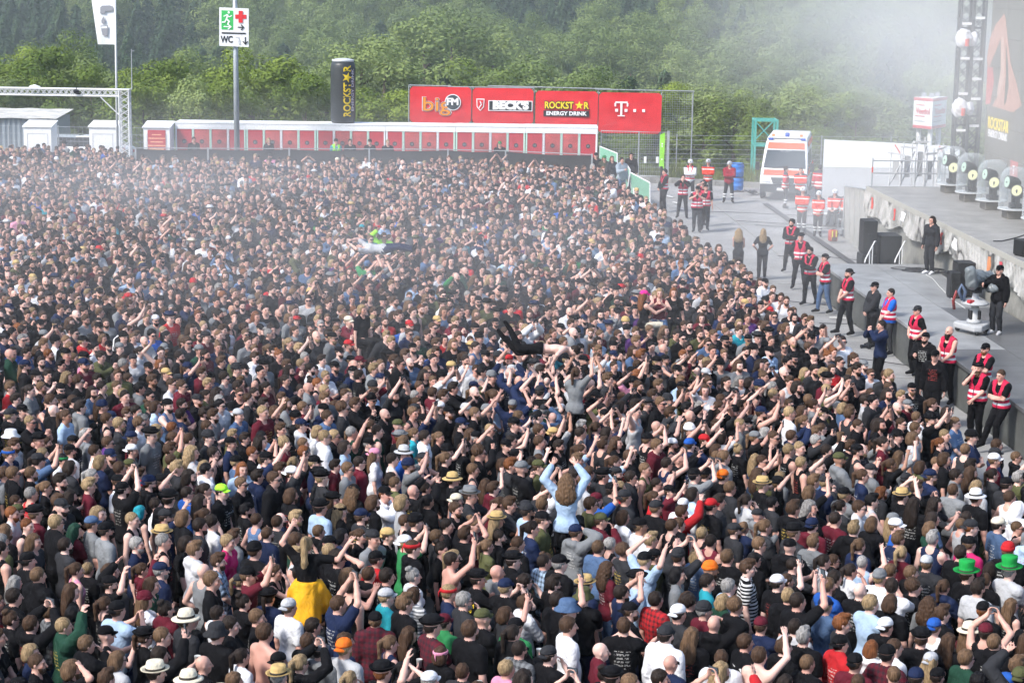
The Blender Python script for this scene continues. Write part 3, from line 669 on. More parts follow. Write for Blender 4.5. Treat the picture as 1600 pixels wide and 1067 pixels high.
# ------------------------------------------------------------------ banners on scaffold
def banners():
    Y = 98.5
    fr = empty('banner_scaffold', (0, 0, 0), 'grey tube scaffold carrying four red banners and a mesh bay', 'scaffold')
    def pt(px, py, dy=0.0): return aty(px, py, Y + dy)
    for px in (639, 737, 835, 935, 1034):
        a = pt(px, 133 + (px - 640) * 0.022, 0.12); q = MB(); q.tube([(a[0], a[1], 0), a], 0.03, 8); q.build('upright', galv, fr)
    a = pt(1083, 143, 0.12); q = MB(); q.tube([(a[0], a[1], 0), a], 0.035, 8); q.build('upright', galv, fr)
    for A, B in (((639, 133.5), (705, 135)), ((700, 136), (835, 138)), ((762, 134.5), (955, 139.5)), ((930, 140), (1085, 143))):
        q = MB(); q.tube([pt(*A, 0.05), pt(*B, 0.05)], 0.03, 8); q.build('ledger', galv, fr)
    q = MB()
    for k in range(13): px = 1036 + k * 3.7; q.tube([pt(px, 144, 0.1), pt(px, 214, 0.1)], 0.006, 4)
    for k in range(20): py = 145 + k * 3.6; q.tube([pt(1035, py, 0.1), pt(1083, py, 0.1)], 0.006, 4)
    q.build('mesh_panel', galv, fr)
    spec = [(640.5, 736, 135.5, 193, 'red banner with orange and white radio logo'), (738.5, 833, 137.5, 195, 'red banner with white beer brand lettering on black'), (837, 933.5, 142, 200, 'red banner with yellow star lettering'), (936, 1032.5, 144.5, 209.5, 'red banner with white letter T and squares')]
    for i, (x0, x1, y0, y1, lab) in enumerate(spec):
        a = pt(x0, y0); c = pt(x1, y1 + 0.0); w = c[0] - a[0]; h = a[2] - c[2]
        t = empty('red_banner', (a[0], Y, a[2] - h), lab, 'banner', 'four red banners on the scaffold')
        ch = 0.14
        def clothfn(u, v):
            x = u * w; z = v * h
            ex = max(0, ch - min(x, w - x)); ez = max(0, ch - min(z, h - z))
            x2, z2 = x, z
            if ex > 0 and ez > 0:
                k = min(ex, ez) * 0.5; x2 += k if x < w / 2 else -k; z2 += k if z < h / 2 else -k
            edge = min(u, 1 - u, v, 1 - v)
            return (x2, 0.022 * math.sin(u * 9 + v * 5 + i) * math.sin(v * 7 - u * 4) * min(1, edge * 6) + 0.01 * math.sin((u + v) * 30) * math.exp(-edge * 14), z2)
        q = MB(); q.sheet(clothfn, 22, 14); q.build('cloth', redb, t, smooth=True)
        q = MB()
        for (cx, cz) in ((0, 0), (w, 0), (0, h), (w, h)):
            q.tube([(cx + (ch * 0.4 if cx == 0 else -ch * 0.4), 0, cz + (ch * 0.4 if cz == 0 else -ch * 0.4)), (cx, 0.05, cz)], 0.008, 4)
        q.build('corner_tie', inkw, t)
        T = lambda body, size, m, x, z, dy=-0.045, **k: text('lettering', body, size, m, t, (x, dy, z), FR, extrude=0.002, **k)
        if i == 0:
            T('big', 0.95, inkw, w * 0.43, h * 0.50, offset=0.034, width=1.46); T('big', 0.95, ink, w * 0.43, h * 0.50, -0.052, offset=0.022, width=1.40); T('big', 0.95, orn, w * 0.43, h * 0.50, -0.060, offset=0.004, width=1.34)
            q = MB(); q.lathe([(0.40, 0), (0.40, 0.004)], n=28); o = q.build('logo_disc', inkw, t, loc=(w * 0.70, -0.055, h * 0.58), rot=FR)
            q = MB(); q.lathe([(0.36, 0), (0.36, 0.004)], n=28); q.build('logo_disc', M('slate_ink', (0.05, 0.065, 0.075), 0.6), t, loc=(w * 0.70, -0.062, h * 0.58), rot=FR)
            T('FM', 0.46, inkw, w * 0.695, h * 0.59, -0.072, offset=0.02, width=0.58)
        if i == 1:
            q = MB(); q.prism([(-0.20, 0.30), (0.20, 0.30), (0.18, -0.1), (0.0, -0.30), (-0.18, -0.1)], 0, 0.004); q.build('crest', inkw, t, loc=(w * 0.13, -0.05, h * 0.53))
            q = MB(); q.prism([(-0.16, 0.26), (0.16, 0.26), (0.145, -0.08), (0.0, -0.25), (-0.145, -0.08)], -0.003, 0.001); q.build('crest_field', redb, t, loc=(w * 0.13, -0.053, h * 0.53))
            q = MB(); q.tube([(-0.06, -0.06, -0.14), (0.05, -0.06, 0.02), (-0.02, -0.06, 0.18)], 0.03, 5); q.lathe([(0.06, 0), (0.06, 0.004)], n=12, c=(0.06, -0.06, 0.1)); q.build('crest_key', inkw, t, loc=(w * 0.13, 0.0, h * 0.53))
            q = MB(); q.box2((w * 0.26, -0.052, h * 0.37), (w * 1.0 - 0.05, -0.048, h * 0.66)); q.build('logo_bar', inkw, t)
            q = MB(); q.box2((w * 0.275, -0.058, h * 0.39), (w * 1.0 - 0.09, -0.053, h * 0.64)); q.build('logo_bar', ink, t)
            T("BECK'S", 0.50, inkw, w * 0.625, h * 0.515, -0.062, offset=0.035, width=1.78)
        if i == 2:
            for off, m, dy in ((0.05, ink, -0.046), (0.015, yel, -0.054)):
                T('ROCKST', 0.46, m, w * 0.375, h * 0.60, dy, offset=off, width=1.40 + off); T('R', 0.46, m, w * 0.81, h * 0.60, dy, offset=off, width=0.24 + off)
            q = MB(); V = [((0.22 if k % 2 == 0 else 0.09) * math.cos(math.pi / 2 + k * math.pi / 5), 0, (0.22 if k % 2 == 0 else 0.09) * math.sin(math.pi / 2 + k * math.pi / 5)) for k in range(10)] + [(0, -0.01, 0)]
            q.add(V, [(k, (k + 1) % 10, 10) for k in range(10)]); q.build('star', yel, t, loc=(w * 0.70, -0.06, h * 0.61))
            q = MB(); q.box2((w * 0.13, -0.046, h * 0.30), (w * 0.86, -0.042, h * 0.46)); q.build('logo_bar', ink, t)
            T('ENERGY DRINK', 0.26, inkw, w * 0.495, h * 0.38, -0.056, offset=0.010, width=2.0)
        if i == 3:
            q = MB()
            cx, cz = w * 0.36, h * 0.60
            q.box2((cx - 0.05, -0.05, cz - 0.36), (cx + 0.05, -0.046, cz + 0.36)); q.box2((cx - 0.18, -0.0505, cz - 0.36), (cx + 0.18, -0.0455, cz - 0.31)); q.box2((cx - 0.30, -0.0495, cz + 0.28), (cx + 0.30, -0.0465, cz + 0.36))
            for s in (-1, 1): q.box2((cx + s * 0.30 - 0.04, -0.051, cz + 0.12), (cx + s * 0.30 + 0.04, -0.047, cz + 0.29))
            q.build('logo_letter', inkw, t)
            for x in (cx - 0.23, cx + 0.23, cx + 0.66, cx + 1.1):
                q = MB(); q.box2((x - 0.07, -0.05, cz - 0.14), (x + 0.07, -0.046, cz + 0.0)); q.build('logo_square', inkw, t)
banners()

# ------------------------------------------------------------------ black screen fence in front of the cabins
def screen_fence():
    P = [(212, 231.5), (325, 232.2), (452, 232.6), (577, 233.0), (700, 234.0), (790, 236), (925, 242)]
    W2 = [at(px, py, 2.05) for px, py in P]
    W2 = [np.array([w[0], min(w[1], 93.2), 0]) for w in W2]
    t = empty('screen_fence', (0, 0, 0), 'long black cloth screen fence behind the crowd', 'fence')
    for i in range(len(W2) - 1):
        A, B = W2[i], W2[i + 1]
        q = MB(); n = nrm(np.cross(B - A, (0, 0, 1)))
        q.sheet(lambda u, v: tuple(A + (B - A) * u + n * (0.03 * math.sin(u * 20 + v * 2) * (1 - v)) + np.array([0, 0, 0.05 + v * (1.97 - 0.05 * math.sin(math.pi * u) * (1 if v == 1 else 0))])), 30, 6)
        q.build('cloth_panel', blackcloth, t, smooth=True)
        q = MB(); q.tube([tuple(A + (0, 0, 2.05)), tuple(B + (0, 0, 2.05))], 0.02, 6); q.build('top_rail', galv, t)
    for i, A in enumerate(W2):
        q = MB(); q.box((A[0], A[1] - 0.03, 1.04), (0.07, 0.05, 2.1)); q.build('post', galv, t)
screen_fence()

# ------------------------------------------------------------------ lattice gate on the left
def lattice(q, A, B, w, n, ref=(0, 0, 1), r=0.036, rb=0.018):
    A = np.array(A, float); B = np.array(B, float); d = nrm(B - A); u = nrm(np.cross(d, ref)); v = np.cross(u, d)
    C = [(u * a + v * c) * w / 2 for a, c in ((-1, -1), (1, -1), (1, 1), (-1, 1))]
    for c in C: q.tube([A + c, B + c], r, 6)
    for f in range(4):
        for i in range(n):
            p = A + (B - A) * (i / n); p2 = A + (B - A) * ((i + 1) / n)
            c0, c1 = C[f], C[(f + 1) % 4]
            if i % 2: c0, c1 = c1, c0
            q.tube([p + c0, p2 + c1], rb, 4, caps=False); q.tube([p + c1, p2 + c0], rb, 4, caps=False)
def gate():
    t = empty('lattice_gate', (0, 0, 0), 'silver aluminium lattice gate at the edge of the crowd', 'gate')
    Y = 88.0; c = aty(197, 250, Y); z1 = aty(197, 141, Y)[2]
    q = MB(); lattice(q, (c[0], Y, 0), (c[0], Y, z1), 0.42, 16, ref=(0, 1, 0)); q.build('tower', alu, t)
    a = aty(187, 146, Y); e = aty(-40, 146 - 3, Y); zz = (aty(187, 140, Y)[2] + aty(187, 151, Y)[2]) / 2
    q = MB(); lattice(q, (c[0] - 0.24, Y, zz), (e[0], Y, zz), 0.29, 26); q.build('crossbeam', alu, t)
    q = MB(); q.box((c[0], Y, z1 + 0.02), (0.5, 0.5, 0.05)); q.build('corner_block', alu, t)
    q = MB(); q.tube([aty(157, 152, Y - 0.2), aty(187, 181, Y - 0.2)], 0.025, 6); q.build('brace', alu, t)
    q = MB(); q.box((c[0] + 0.02, Y, 0.06), (0.9, 0.9, 0.12)); q.build('base_plate', galv, t)
    # rain cover, lamp, aerial
    m0 = aty(54, 139.5, Y)
    V_, Q_ = nets([el((0, 0, 0.02), (0.22, 0.15, 0.10)), rc((-0.2, 0, -0.02), (0.2, 0, -0.02), 0.07)], 0.03, noise=ripple(0.02, 30))
    link('covered_floodlight', npmesh('covered_floodlight', V_, Q_, True, [M('white_tarp', (0.84, 0.85, 0.86), 0.6)]), loc=m0 + (0, 0, 0.06), label='small floodlight wrapped in white plastic on the gate beam', cat='floodlight')
    m1 = aty(119, 143, Y - 0.22); q = MB(); q.box((0, 0, 0), (0.22, 0.14, 0.12), rot=(0.5, 0, 0.4)); q.box((0.10, -0.08, -0.09), (0.2, 0.03, 0.1), rot=(0.9, 0.2, 0.7)); q.tube([(0, 0, 0.04), (0, 0.1, 0.16)], 0.02, 5)
    q.build('clamp_lamp', dark, loc=m1, label='small dark lamp clamped on the gate beam', cat='lamp')
    m2 = aty(206, 140, Y); q = MB(); q.tube([m2, aty(205.5, 77, Y)], [0.03, 0.02], 6); p = aty(205.5, 80, Y); q.tube([p, p + (0.12, 0, 0)], 0.015, 5)
    q.build('aerial_mast', galv, label='thin aerial mast on top of the gate tower', cat='mast')
gate()

# ------------------------------------------------------------------ flag and sign pole
def flag():
    Y = 91.0; a = aty(182.5, 215, Y); b_ = aty(179, -60, Y)
    t = empty('water_flag', (a[0], Y, 0), 'tall white flag with tap and glass symbols on a pole', 'flag')
    q = MB(); q.tube([(0, 0, 0), (b_[0] - a[0], 0, b_[2])], [0.055, 0.04], 10); q.build('pole', M('pale_pole', (0.66, 0.68, 0.69), 0.45), t, smooth=True)
    sc = proj(a)[2]; top = b_[2] - 0.1; xr = b_[0] - a[0] - 0.05; bot = aty(179, 70, Y)[2]; wid = 37 / sc
    q = MB(); q.sheet(lambda u, v: (xr - u * wid * (0.72 + 0.42 * v), 0.05 * math.sin(u * 5 + v * 3) * u, bot + v * (top - bot) - (1 - v) * 0.0), 12, 24)
    q.build('cloth', M('white_flag_cloth', (0.86, 0.88, 0.89), 0.7), t, smooth=True)
    g = M('grey_flag_ink', (0.30, 0.31, 0.34), 0.7)
    def px(x, y): p = aty(x, y, Y); return p[0] - a[0], p[2]
    tap = [(172, 9), (177.5, 11), (177.5, 17), (165, 18), (164.5, 21.5), (157, 21.5), (157, 12), (160, 9.5)]
    drop = [(162, 26), (165, 33), (164, 36.5), (161.5, 37.5), (159, 36), (159, 32)]
    glass = [(157.5, 40.5), (169, 40), (168, 57), (160.5, 55)]
    for nm, poly in (('tap_symbol', tap), ('drop_symbol', drop), ('glass_symbol', glass)):
        q = MB(); q.prism([px(*p) for p in poly][::-1], -0.062, -0.052); q.build(nm, g, t)
    q = MB(); q.prism([px(*p) for p in ((158.7, 42), (167.8, 41.6), (167.6, 44.5), (159.0, 45))][::-1], -0.068, -0.064); q.build('glass_gap', M('white_flag_cloth'), t)
flag()
def info_sign():
    Y = 91.8; a = aty(370.5, 232, Y); tp = aty(366.5, -40, Y)
    t = empty('sign_pole', (a[0], Y, 0), 'grey steel pole with white exit, first aid and toilet sign', 'sign')
    dx = tp[0] - a[0]
    q = MB(); q.tube([(0, 0, 0), (dx * 0.5, 0, tp[2] * 0.5), (dx, 0, tp[2])], [0.135, 0.12, 0.10], 16); q.build('pole', mat('pole_steel', (0.36, 0.40, 0.43), 0.5, metal=0.4, noise=0.15, nscale=4), t, smooth=True)
    def px(x, y): p = aty(x, y, Y - 0.2); return np.array([p[0] - a[0], p[2]])
    A, B = px(342.5, 12), px(388.5, 73)
    q = MB(); q.prism([px(342.5, 12), px(388.5, 14), px(388.5, 74), px(342.5, 72)][::-1], -0.20, -0.17); s = q.build('board', white, t)
    q = MB(); q.prism([px(346, 16.5), px(364.5, 17.3), px(364.5, 47.2), px(346, 46.5)][::-1], -0.210, -0.204); q.build('exit_field', M('exit_green', (0.05, 0.50, 0.12), 0.5), s)
    def stroke(nm, pts, w, m, d=-0.218):
        q = MB()
        for i in range(len(pts) - 1):
            P1, P2 = px(*pts[i]), px(*pts[i + 1]); dd = (P2 - P1) / np.linalg.norm(P2 - P1); nn = np.array([-dd[1], dd[0]]) * w / 2; e = dd * w * 0.3
            q.prism([P1 - nn - e, P2 - nn + e, P2 + nn + e, P1 + nn - e], d - 0.004 - 0.0007 * i, d)
        return q.build(nm, m, s)
    q = MB(); c = px(357.5, 20); q.prism([(c[0] + 0.055 * math.cos(k), c[1] + 0.055 * math.sin(k)) for k in np.linspace(0, 6.28, 12, endpoint=False)], -0.222, -0.213); q.build('running_figure_head', inkw, s)
    stroke('running_figure', [(362, 25), (358, 27), (354.5, 23.5), (350, 26)], 0.05, inkw); stroke('running_figure', [(356, 24), (354, 30), (358, 34), (356, 38.5)], 0.07, inkw, -0.226); stroke('running_figure', [(354, 30), (351.5, 35), (347.5, 35)], 0.06, inkw, -0.233)
    stroke('arrow', [(350, 42), (361, 42.4)], 0.05, inkw); stroke('arrow', [(356.5, 38.6), (361, 42.4), (356.5, 46)], 0.05, inkw, -0.226)
    rd = M('cross_red', (0.70, 0.03, 0.04), 0.5)
    stroke('cross', [(369.5, 26.5), (383, 26.8)], 0.19, rd); stroke('cross', [(376.2, 19.5), (376.0, 34)], 0.19, rd, -0.226)
    stroke('arrow', [(372, 43), (380.5, 43.3)], 0.05, ink); stroke('arrow', [(377, 39.5), (380.8, 43.3), (377, 47)], 0.05, ink, -0.226)
    stroke('divider', [(347, 51.8), (383.5, 52.8)], 0.06, ink)
    c = px(354.5, 62.5); text('lettering', 'WC', 0.42, ink, s, (c[0], -0.215, c[1]), FR, extrude=0.002, offset=0.012, width=0.55)
    stroke('tap_mark', [(368.5, 58), (373, 59), (373.5, 63)], 0.05, M('pale_grey_ink', (0.6, 0.62, 0.64), 0.6)); stroke('tap_mark', [(373, 64), (374, 68.5)], 0.09, M('pale_grey_ink'), -0.226)
    stroke('arrow', [(383.5, 59), (383.3, 69)], 0.05, ink); stroke('arrow', [(380, 65.5), (383.3, 69.5), (386.8, 65.5)], 0.05, ink, -0.226)
info_sign()

# ------------------------------------------------------------------ shed, parked cars, wire fences
def shed():
    Y = 110.0; c = aty(84, 186, Y)
    t = empty('corrugated_shed', (c[0], Y, 0), 'blue grey corrugated metal shed with pale roof', 'shed')
    n = 90; L_ = 12.0; h = c[2]
    q = MB(); q.sheet(lambda u, v: (-u * L_, 0.03 * math.sin(u * L_ * 2 * math.pi / 0.28), -0.6 + v * (h + 0.6)), n * 3, 1); q.build('wall', mat('shed_metal', (0.22, 0.26, 0.30), 0.5, noise=0.15, nscale=1.5), t, smooth=True)
    q = MB(); q.box2((-L_, 0.05, -0.6), (0, 4, h - 0.05)); q.build('side_wall', MATS.get('shed_metal2') or M('shed_metal2', (0.22, 0.26, 0.30), 0.5), t)
    q = MB(); q.sheet(lambda u, v: (0.2 - u * (L_ + 0.4), -0.2 + v * 4.4, h + 0.02 + v * 0.22 + 0.02 * math.sin(u * 40) * math.sin(v * 6 + u * 9)), 80, 6); q.build('roof', mat('shed_roof', (0.55, 0.54, 0.50), 0.8, noise=0.35, nscale=1.5), t)
shed()
def car(x, y, rz, colr, label):
    t = empty('parked_car', (x, y, float(terr(x, y))), label, 'car', 'cars parked behind the kiosks', rot=(0, 0, rz))
    cm = mat('car_paint', colr, 0.28, metal=0.3); gl = M('car_glass', (0.03, 0.035, 0.04), 0.12)
    prof = [(-2.1, 0.3), (2.1, 0.3), (2.15, 0.62), (1.9, 0.86), (1.05, 0.95), (-1.75, 1.0), (-2.12, 0.95), (-2.17, 0.6)]
    q = MB(); q.prism(prof, -0.86, 0.86); q.build('body', cm, t, bevel=0.08, smooth=True)
    cab = [(1.05, 0.95), (0.35, 1.42), (-1.05, 1.46), (-1.75, 1.0)]
    q = MB(); q.prism([(a * 0.97, z + 0.004) for a, z in cab], -0.72, 0.72); q.build('cabin_glass', gl, t, bevel=0.05)
    q = MB(); q.prism([(0.38, 1.425), (0.33, 1.475), (-1.02, 1.505), (-1.08, 1.46)], -0.68, 0.68); q.build('roof', cm, t, bevel=0.02)
    for sx in (-1.32, 1.32):
        for sy in (-0.80, 0.80):
            q = MB(); q.lathe([(0.31, -0.1), (0.33, -0.06), (0.33, 0.06), (0.31, 0.1)], n=20); wv = q.build('wheel', dark, t, loc=(sx, sy, 0.33), rot=FR, smooth=True)
            q = MB(); q.lathe([(0.19, -0.108), (0.19, 0.108)], n=14); q.build('rim', alu, wv)
    for sy in (-0.62, 0.62):
        q = MB(); q.box((2.10, sy, 0.70), (0.12, 0.34, 0.14)); q.build('headlight', M('lamp_glass', (0.7, 0.72, 0.75), 0.15), t)
        q = MB(); q.box((-2.13, sy, 0.75), (0.12, 0.3, 0.14)); q.build('tail_light', M('tail_red', (0.45, 0.02, 0.02), 0.3), t)
p = aty(118, 205, 104); car(p[0], 103.0, 0.15, (0.50, 0.53, 0.55), 'silver car parked behind the wire fence beside the tall kiosk')
p = aty(136, 214, 100); car(p[0] + 0.3, 98.9, 2.9, (0.72, 0.73, 0.74), 'white car parked close behind the kiosk by the gate')
def wire_fence(P, h, nw, label, mesh=False, spacing=3.0, z0=0.25):
    P = [np.array([p[0], p[1], 0.0]) for p in P]
    t = empty('wire_fence', (0, 0, 0), label, 'fence')
    for A, B in zip(P[:-1], P[1:]):
        L_ = np.linalg.norm(B - A); n = max(1, round(L_ / spacing))
        for i in range(n + 1):
            c = A + (B - A) * i / n; q = MB(); q.tube([(c[0], c[1], 0), (c[0], c[1], h + 0.05)], 0.032, 6); q.build('post', galv, t)
        for k in range(nw):
            z = z0 + (h - z0) * k / (nw - 1); q = MB(); q.tube([A + (0, -0.04, z), B + (0, -0.04, z)], 0.012, 4); q.build('wire', galv, t)
        if mesh:
            q = MB(); m = int(L_ / 0.2)
            for i in range(m): c = A + (B - A) * i / m; q.tube([(c[0], c[1] - 0.05, 0.1), (c[0], c[1] - 0.05, h)], 0.005, 3)
            q.build('vertical_wires', galv, t)
wire_fence([(-32, 97.5), (-17.5, 97.5)], 2.0, 6, 'wire mesh fence behind the small white kiosks', True, 2.4)
wire_fence([aty(940, 215, 97.0), aty(1175, 215, 97.5), aty(1500, 222, 98.5)], 2.05, 9, 'long wire strand fence in front of the trees behind the ambulance', False, 3.2)
def gate_panel():
    t = empty('mesh_gate', (0, 0, 0), 'grey tube mesh gate panels behind the green boards', 'gate')
    A = aty(939, 217, 95.6); B = aty(1044, 219, 95.2); A[2] = B[2] = 0
    for lo_, hi_ in ((0.0, 0.56), (0.57, 1.0)):
        a = A + (B - A) * lo_; b_ = A + (B - A) * hi_
        q = MB(); q.tube([a + (0, 0, 0.25), a + (0, 0, 2.35), b_ + (0, 0, 2.35), b_ + (0, 0, 0.25), a + (0, 0, 0.25)], 0.03, 6); q.build('gate_frame', galv, t)
        q = MB(); m = 14
        for i in range(1, m): c = a + (b_ - a) * i / m; q.tube([c + (0, 0, 0.25), c + (0, 0, 2.35)], 0.007, 4)
        for i in range(1, 9): q.tube([a + (0, -0.02, 0.25 + i * 0.233), b_ + (0, -0.02, 0.25 + i * 0.233)], 0.007, 4)
        q.build('mesh_panel', galv, t)
    q = MB(); q.box((B[0], B[1], 1.2), (0.12, 0.12, 2.45)); q.build('post', galv, t)
    for px in (1008, 1027):
        c = aty(px, 250, 95.0); q = MB(); q.box(c, (0.12, 0.02, 0.3)); q.build('notice_card', inkw, t)
gate_panel()
# green boards and banner flag
gm1 = mat('mint_board', (0.20, 0.44, 0.31), 0.6, noise=0.1); gm2 = mat('lime_banner', (0.30, 0.72, 0.06), 0.6, noise=0.08)
def board(name, corners, Y0, Y1, m, label, th=0.04, patch=None):
    """corner pixels tl,tr,br,bl; left edge at depth Y0, right edge at Y1"""
    P = [aty(*corners[0], Y0), aty(*corners[1], Y1), aty(*corners[2], Y1), aty(*corners[3], Y0)]
    n = nrm(np.cross(P[1] - P[0], P[3] - P[0])) * th
    t = empty(name, (0, 0, 0), label, 'board', 'mint green boards at the crowd entrance')
    q = MB(); q.add([*P, *[p + n for p in P]], [(0, 1, 2, 3), (7, 6, 5, 4), (0, 4, 5, 1), (1, 5, 6, 2), (2, 6, 7, 3), (3, 7, 4, 0)]); q.build('panel', m, t)
    q = MB(); q.tube([P[3] + n * 0.5, P[0] + n * 0.5, P[1] + n * 0.5, P[2] + n * 0.5], 0.03, 6); q.build('rail', inkw, t)
    if patch:
        u0, u1, v0, v1 = patch; f = lambda u, v: P[0] + (P[1] - P[0]) * u + (P[3] - P[0]) * v - n * 0.15 / th * 0.04
        q = MB(); q.add([f(u0, v0), f(u1, v0), f(u1, v1), f(u0, v1)], [(0, 1, 2, 3)]); q.build('white_patch', inkw, t)
board('entrance_board', [(937, 229), (964, 240), (964, 284), (937, 284)], 92.5, 91.5, gm1, 'mint green board next to the last red door cabin', patch=(0.7, 0.9, 0.4, 1.0))
board('entrance_board', [(979, 258), (984, 266), (979, 302), (976, 302)], 88.5, 87.5, gm1, 'narrow mint board seen edge on beside the denim vest man')
board('entrance_board', [(985, 270), (1015, 286), (1015, 318), (987, 318)], 86.8, 84.5, gm1, 'slanting mint green board in front of the gate', patch=(0.1, 0.35, 0.45, 1.0))
def lime_flag():
    Y = 84.0; a = aty(1032, 320, Y); sc = proj(a)[2]
    t = empty('lime_banner_flag', (a[0], Y, 0), 'narrow lime green banner on a dark pole beside the pit guards', 'banner')
    z0 = aty(1032, 262, Y)[2]; z1 = aty(1032, 209, Y)[2]; w = 7.5 / sc
    q = MB(); q.tube([(0, 0, 0), (0, 0, z0 + 0.05)], 0.05, 8); q.build('pole', dark, t)
    q = MB(); q.sheet(lambda u, v: ((u - 0.5) * w, 0.02 * math.sin(v * 9), z0 + v * (z1 - z0) - 0.1 * (u - 0.5) * (1 - 2 * v)), 4, 14); q.build('cloth', gm2, t, smooth=True)
    q = MB(); q.tube([(-w * 0.5, 0.03, z0 - 0.05), (-w * 0.5, 0.03, z1)], 0.015, 6); q.build('rod', galv, t)
    q = MB()
    for k, (zz, ww) in enumerate(((0.9, 0.05), (1.0, 0.06), (0.35, 0.05))): q.box((0, -0.035, z0 + zz), (ww, 0.006, 0.06))
    q.build('marks', inkw, t)
lime_flag()
# ------------------------------------------------------------------ trees
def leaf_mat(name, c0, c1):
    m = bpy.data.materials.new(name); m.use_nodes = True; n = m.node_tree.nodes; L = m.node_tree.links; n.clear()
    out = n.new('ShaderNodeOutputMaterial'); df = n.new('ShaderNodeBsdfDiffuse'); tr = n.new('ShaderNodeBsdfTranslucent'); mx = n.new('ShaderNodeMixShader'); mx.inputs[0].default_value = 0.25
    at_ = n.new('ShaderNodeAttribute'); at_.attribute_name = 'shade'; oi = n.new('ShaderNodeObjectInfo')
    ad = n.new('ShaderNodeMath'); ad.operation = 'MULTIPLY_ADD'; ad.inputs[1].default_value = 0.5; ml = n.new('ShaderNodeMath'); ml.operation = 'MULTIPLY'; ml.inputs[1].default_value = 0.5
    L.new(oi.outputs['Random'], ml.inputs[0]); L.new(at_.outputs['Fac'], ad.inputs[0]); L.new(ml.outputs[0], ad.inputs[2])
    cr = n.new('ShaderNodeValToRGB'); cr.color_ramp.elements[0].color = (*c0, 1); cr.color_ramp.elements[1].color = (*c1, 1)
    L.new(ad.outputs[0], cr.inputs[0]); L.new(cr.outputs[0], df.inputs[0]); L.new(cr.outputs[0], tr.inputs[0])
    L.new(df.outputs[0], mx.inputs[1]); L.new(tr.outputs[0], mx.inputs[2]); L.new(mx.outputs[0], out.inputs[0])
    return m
leafA = leaf_mat('broad_leaves', (0.090, 0.15, 0.036), (0.30, 0.38, 0.08))
leafB = leaf_mat('birch_leaves', (0.12, 0.18, 0.06), (0.32, 0.39, 0.15))
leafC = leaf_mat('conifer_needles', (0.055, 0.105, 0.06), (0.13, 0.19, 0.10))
bark = mat('bark', (0.10, 0.08, 0.06), 0.95, noise=0.4, nscale=6)
trng = np.random.default_rng(5)
def crown_mesh(kind, n, leaf):
    """unit tree: height 1, leaf quads through the crown's volume"""
    C = []; rad = []
    if kind == 'broad':
        for i in range(38):
            z = trng.uniform(0.25, 0.97); w = 0.30 * math.sqrt(max(0.05, 1 - ((z - 0.52) / 0.47) ** 2)); a = trng.uniform(0, 6.28); r = w * math.sqrt(trng.random()) * 0.95
            C.append((r * math.cos(a), r * math.sin(a), z)); rad.append(trng.uniform(0.065, 0.12))
    elif kind == 'tall':
        for i in range(52):
            z = trng.uniform(0.2, 0.99); w = 0.20 * math.sqrt(max(0.02, 1 - ((z - 0.5) / 0.52) ** 2)); a = trng.uniform(0, 6.28); r = w * math.sqrt(trng.random())
            C.append((r * math.cos(a), r * math.sin(a), z)); rad.append(trng.uniform(0.045, 0.085))
    C = np.array(C); rad = np.array(rad)
    P = []; N = []; S = []
    if kind == 'cone':
        tiers = 17
        for i in range(n):
            t = trng.integers(0, tiers); z = 0.10 + 0.88 * (t + trng.normal(0, 0.22)) / tiers; w = 0.23 * (1 - z) ** 0.85 + 0.008
            nb = 9; a = (trng.integers(0, nb) + t * 0.37 + trng.normal(0, 0.10)) * 2 * math.pi / nb; r = w * trng.random() ** 0.6 * (0.8 + 0.3 * math.sin(t * 5 + a * 2))
            P.append((r * math.cos(a), r * math.sin(a), z - r * 0.35)); N.append(nrm((math.cos(a) * 0.5, math.sin(a) * 0.5, 0.8)) + trng.normal(0, 0.35, 3)); S.append(np.clip(0.25 + 0.55 * r / max(w, 0.01) + trng.normal(0, 0.15), 0, 1))  # inner needles get a darker tone: the crown's own shade painted in
    else:
        base = trng.random(len(C))
        for i in range(n):
            k = trng.integers(0, len(C)); d = nrm(trng.normal(0, 1, 3)); rr = rad[k] * (0.72 + 0.36 * trng.random())
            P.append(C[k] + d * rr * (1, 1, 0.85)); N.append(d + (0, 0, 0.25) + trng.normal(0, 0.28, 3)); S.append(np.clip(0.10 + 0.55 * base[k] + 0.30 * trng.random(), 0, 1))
    P = np.array(P); N = np.array(N); N /= np.linalg.norm(N, axis=1)[:, None]
    U = np.cross(N, trng.normal(0, 1, (n, 3))); U /= np.linalg.norm(U, axis=1)[:, None]; Wv = np.cross(N, U)
    s = (leaf * trng.uniform(0.6, 1.35, n))[:, None]
    V = np.stack([P - U * s, P - Wv * s * 0.55, P + U * s, P + Wv * s * 0.55], 1).reshape(-1, 3)
    F = np.arange(4 * n).reshape(-1, 4)
    return V, F, np.repeat(np.array(S), 4)
def trunk_mb(kind):
    q = MB(); top = {'broad': 0.75, 'tall': 0.9, 'cone': 0.97}[kind]
    pts = [(0, 0, -0.04), (0.006, 0.004, top * 0.35), (-0.006, 0.008, top * 0.7), (0, 0, top)]
    q.tube(pts, [0.022, 0.016, 0.010, 0.003], 8)
    for k in range(9):
        z = top * (0.3 + 0.07 * k); a = k * 2.4; ln = {'broad': 0.22, 'tall': 0.15, 'cone': 0.17}[kind] * (1 - k * 0.07); up = -0.02 if kind == 'cone' else ln * 0.7
        q.tube([(0, 0, z), (ln * 0.55 * math.cos(a), ln * 0.55 * math.sin(a), z + up * 0.5), (ln * math.cos(a), ln * math.sin(a), z + up)], [0.007, 0.005, 0.002], 5)
    return q
PROTO = []
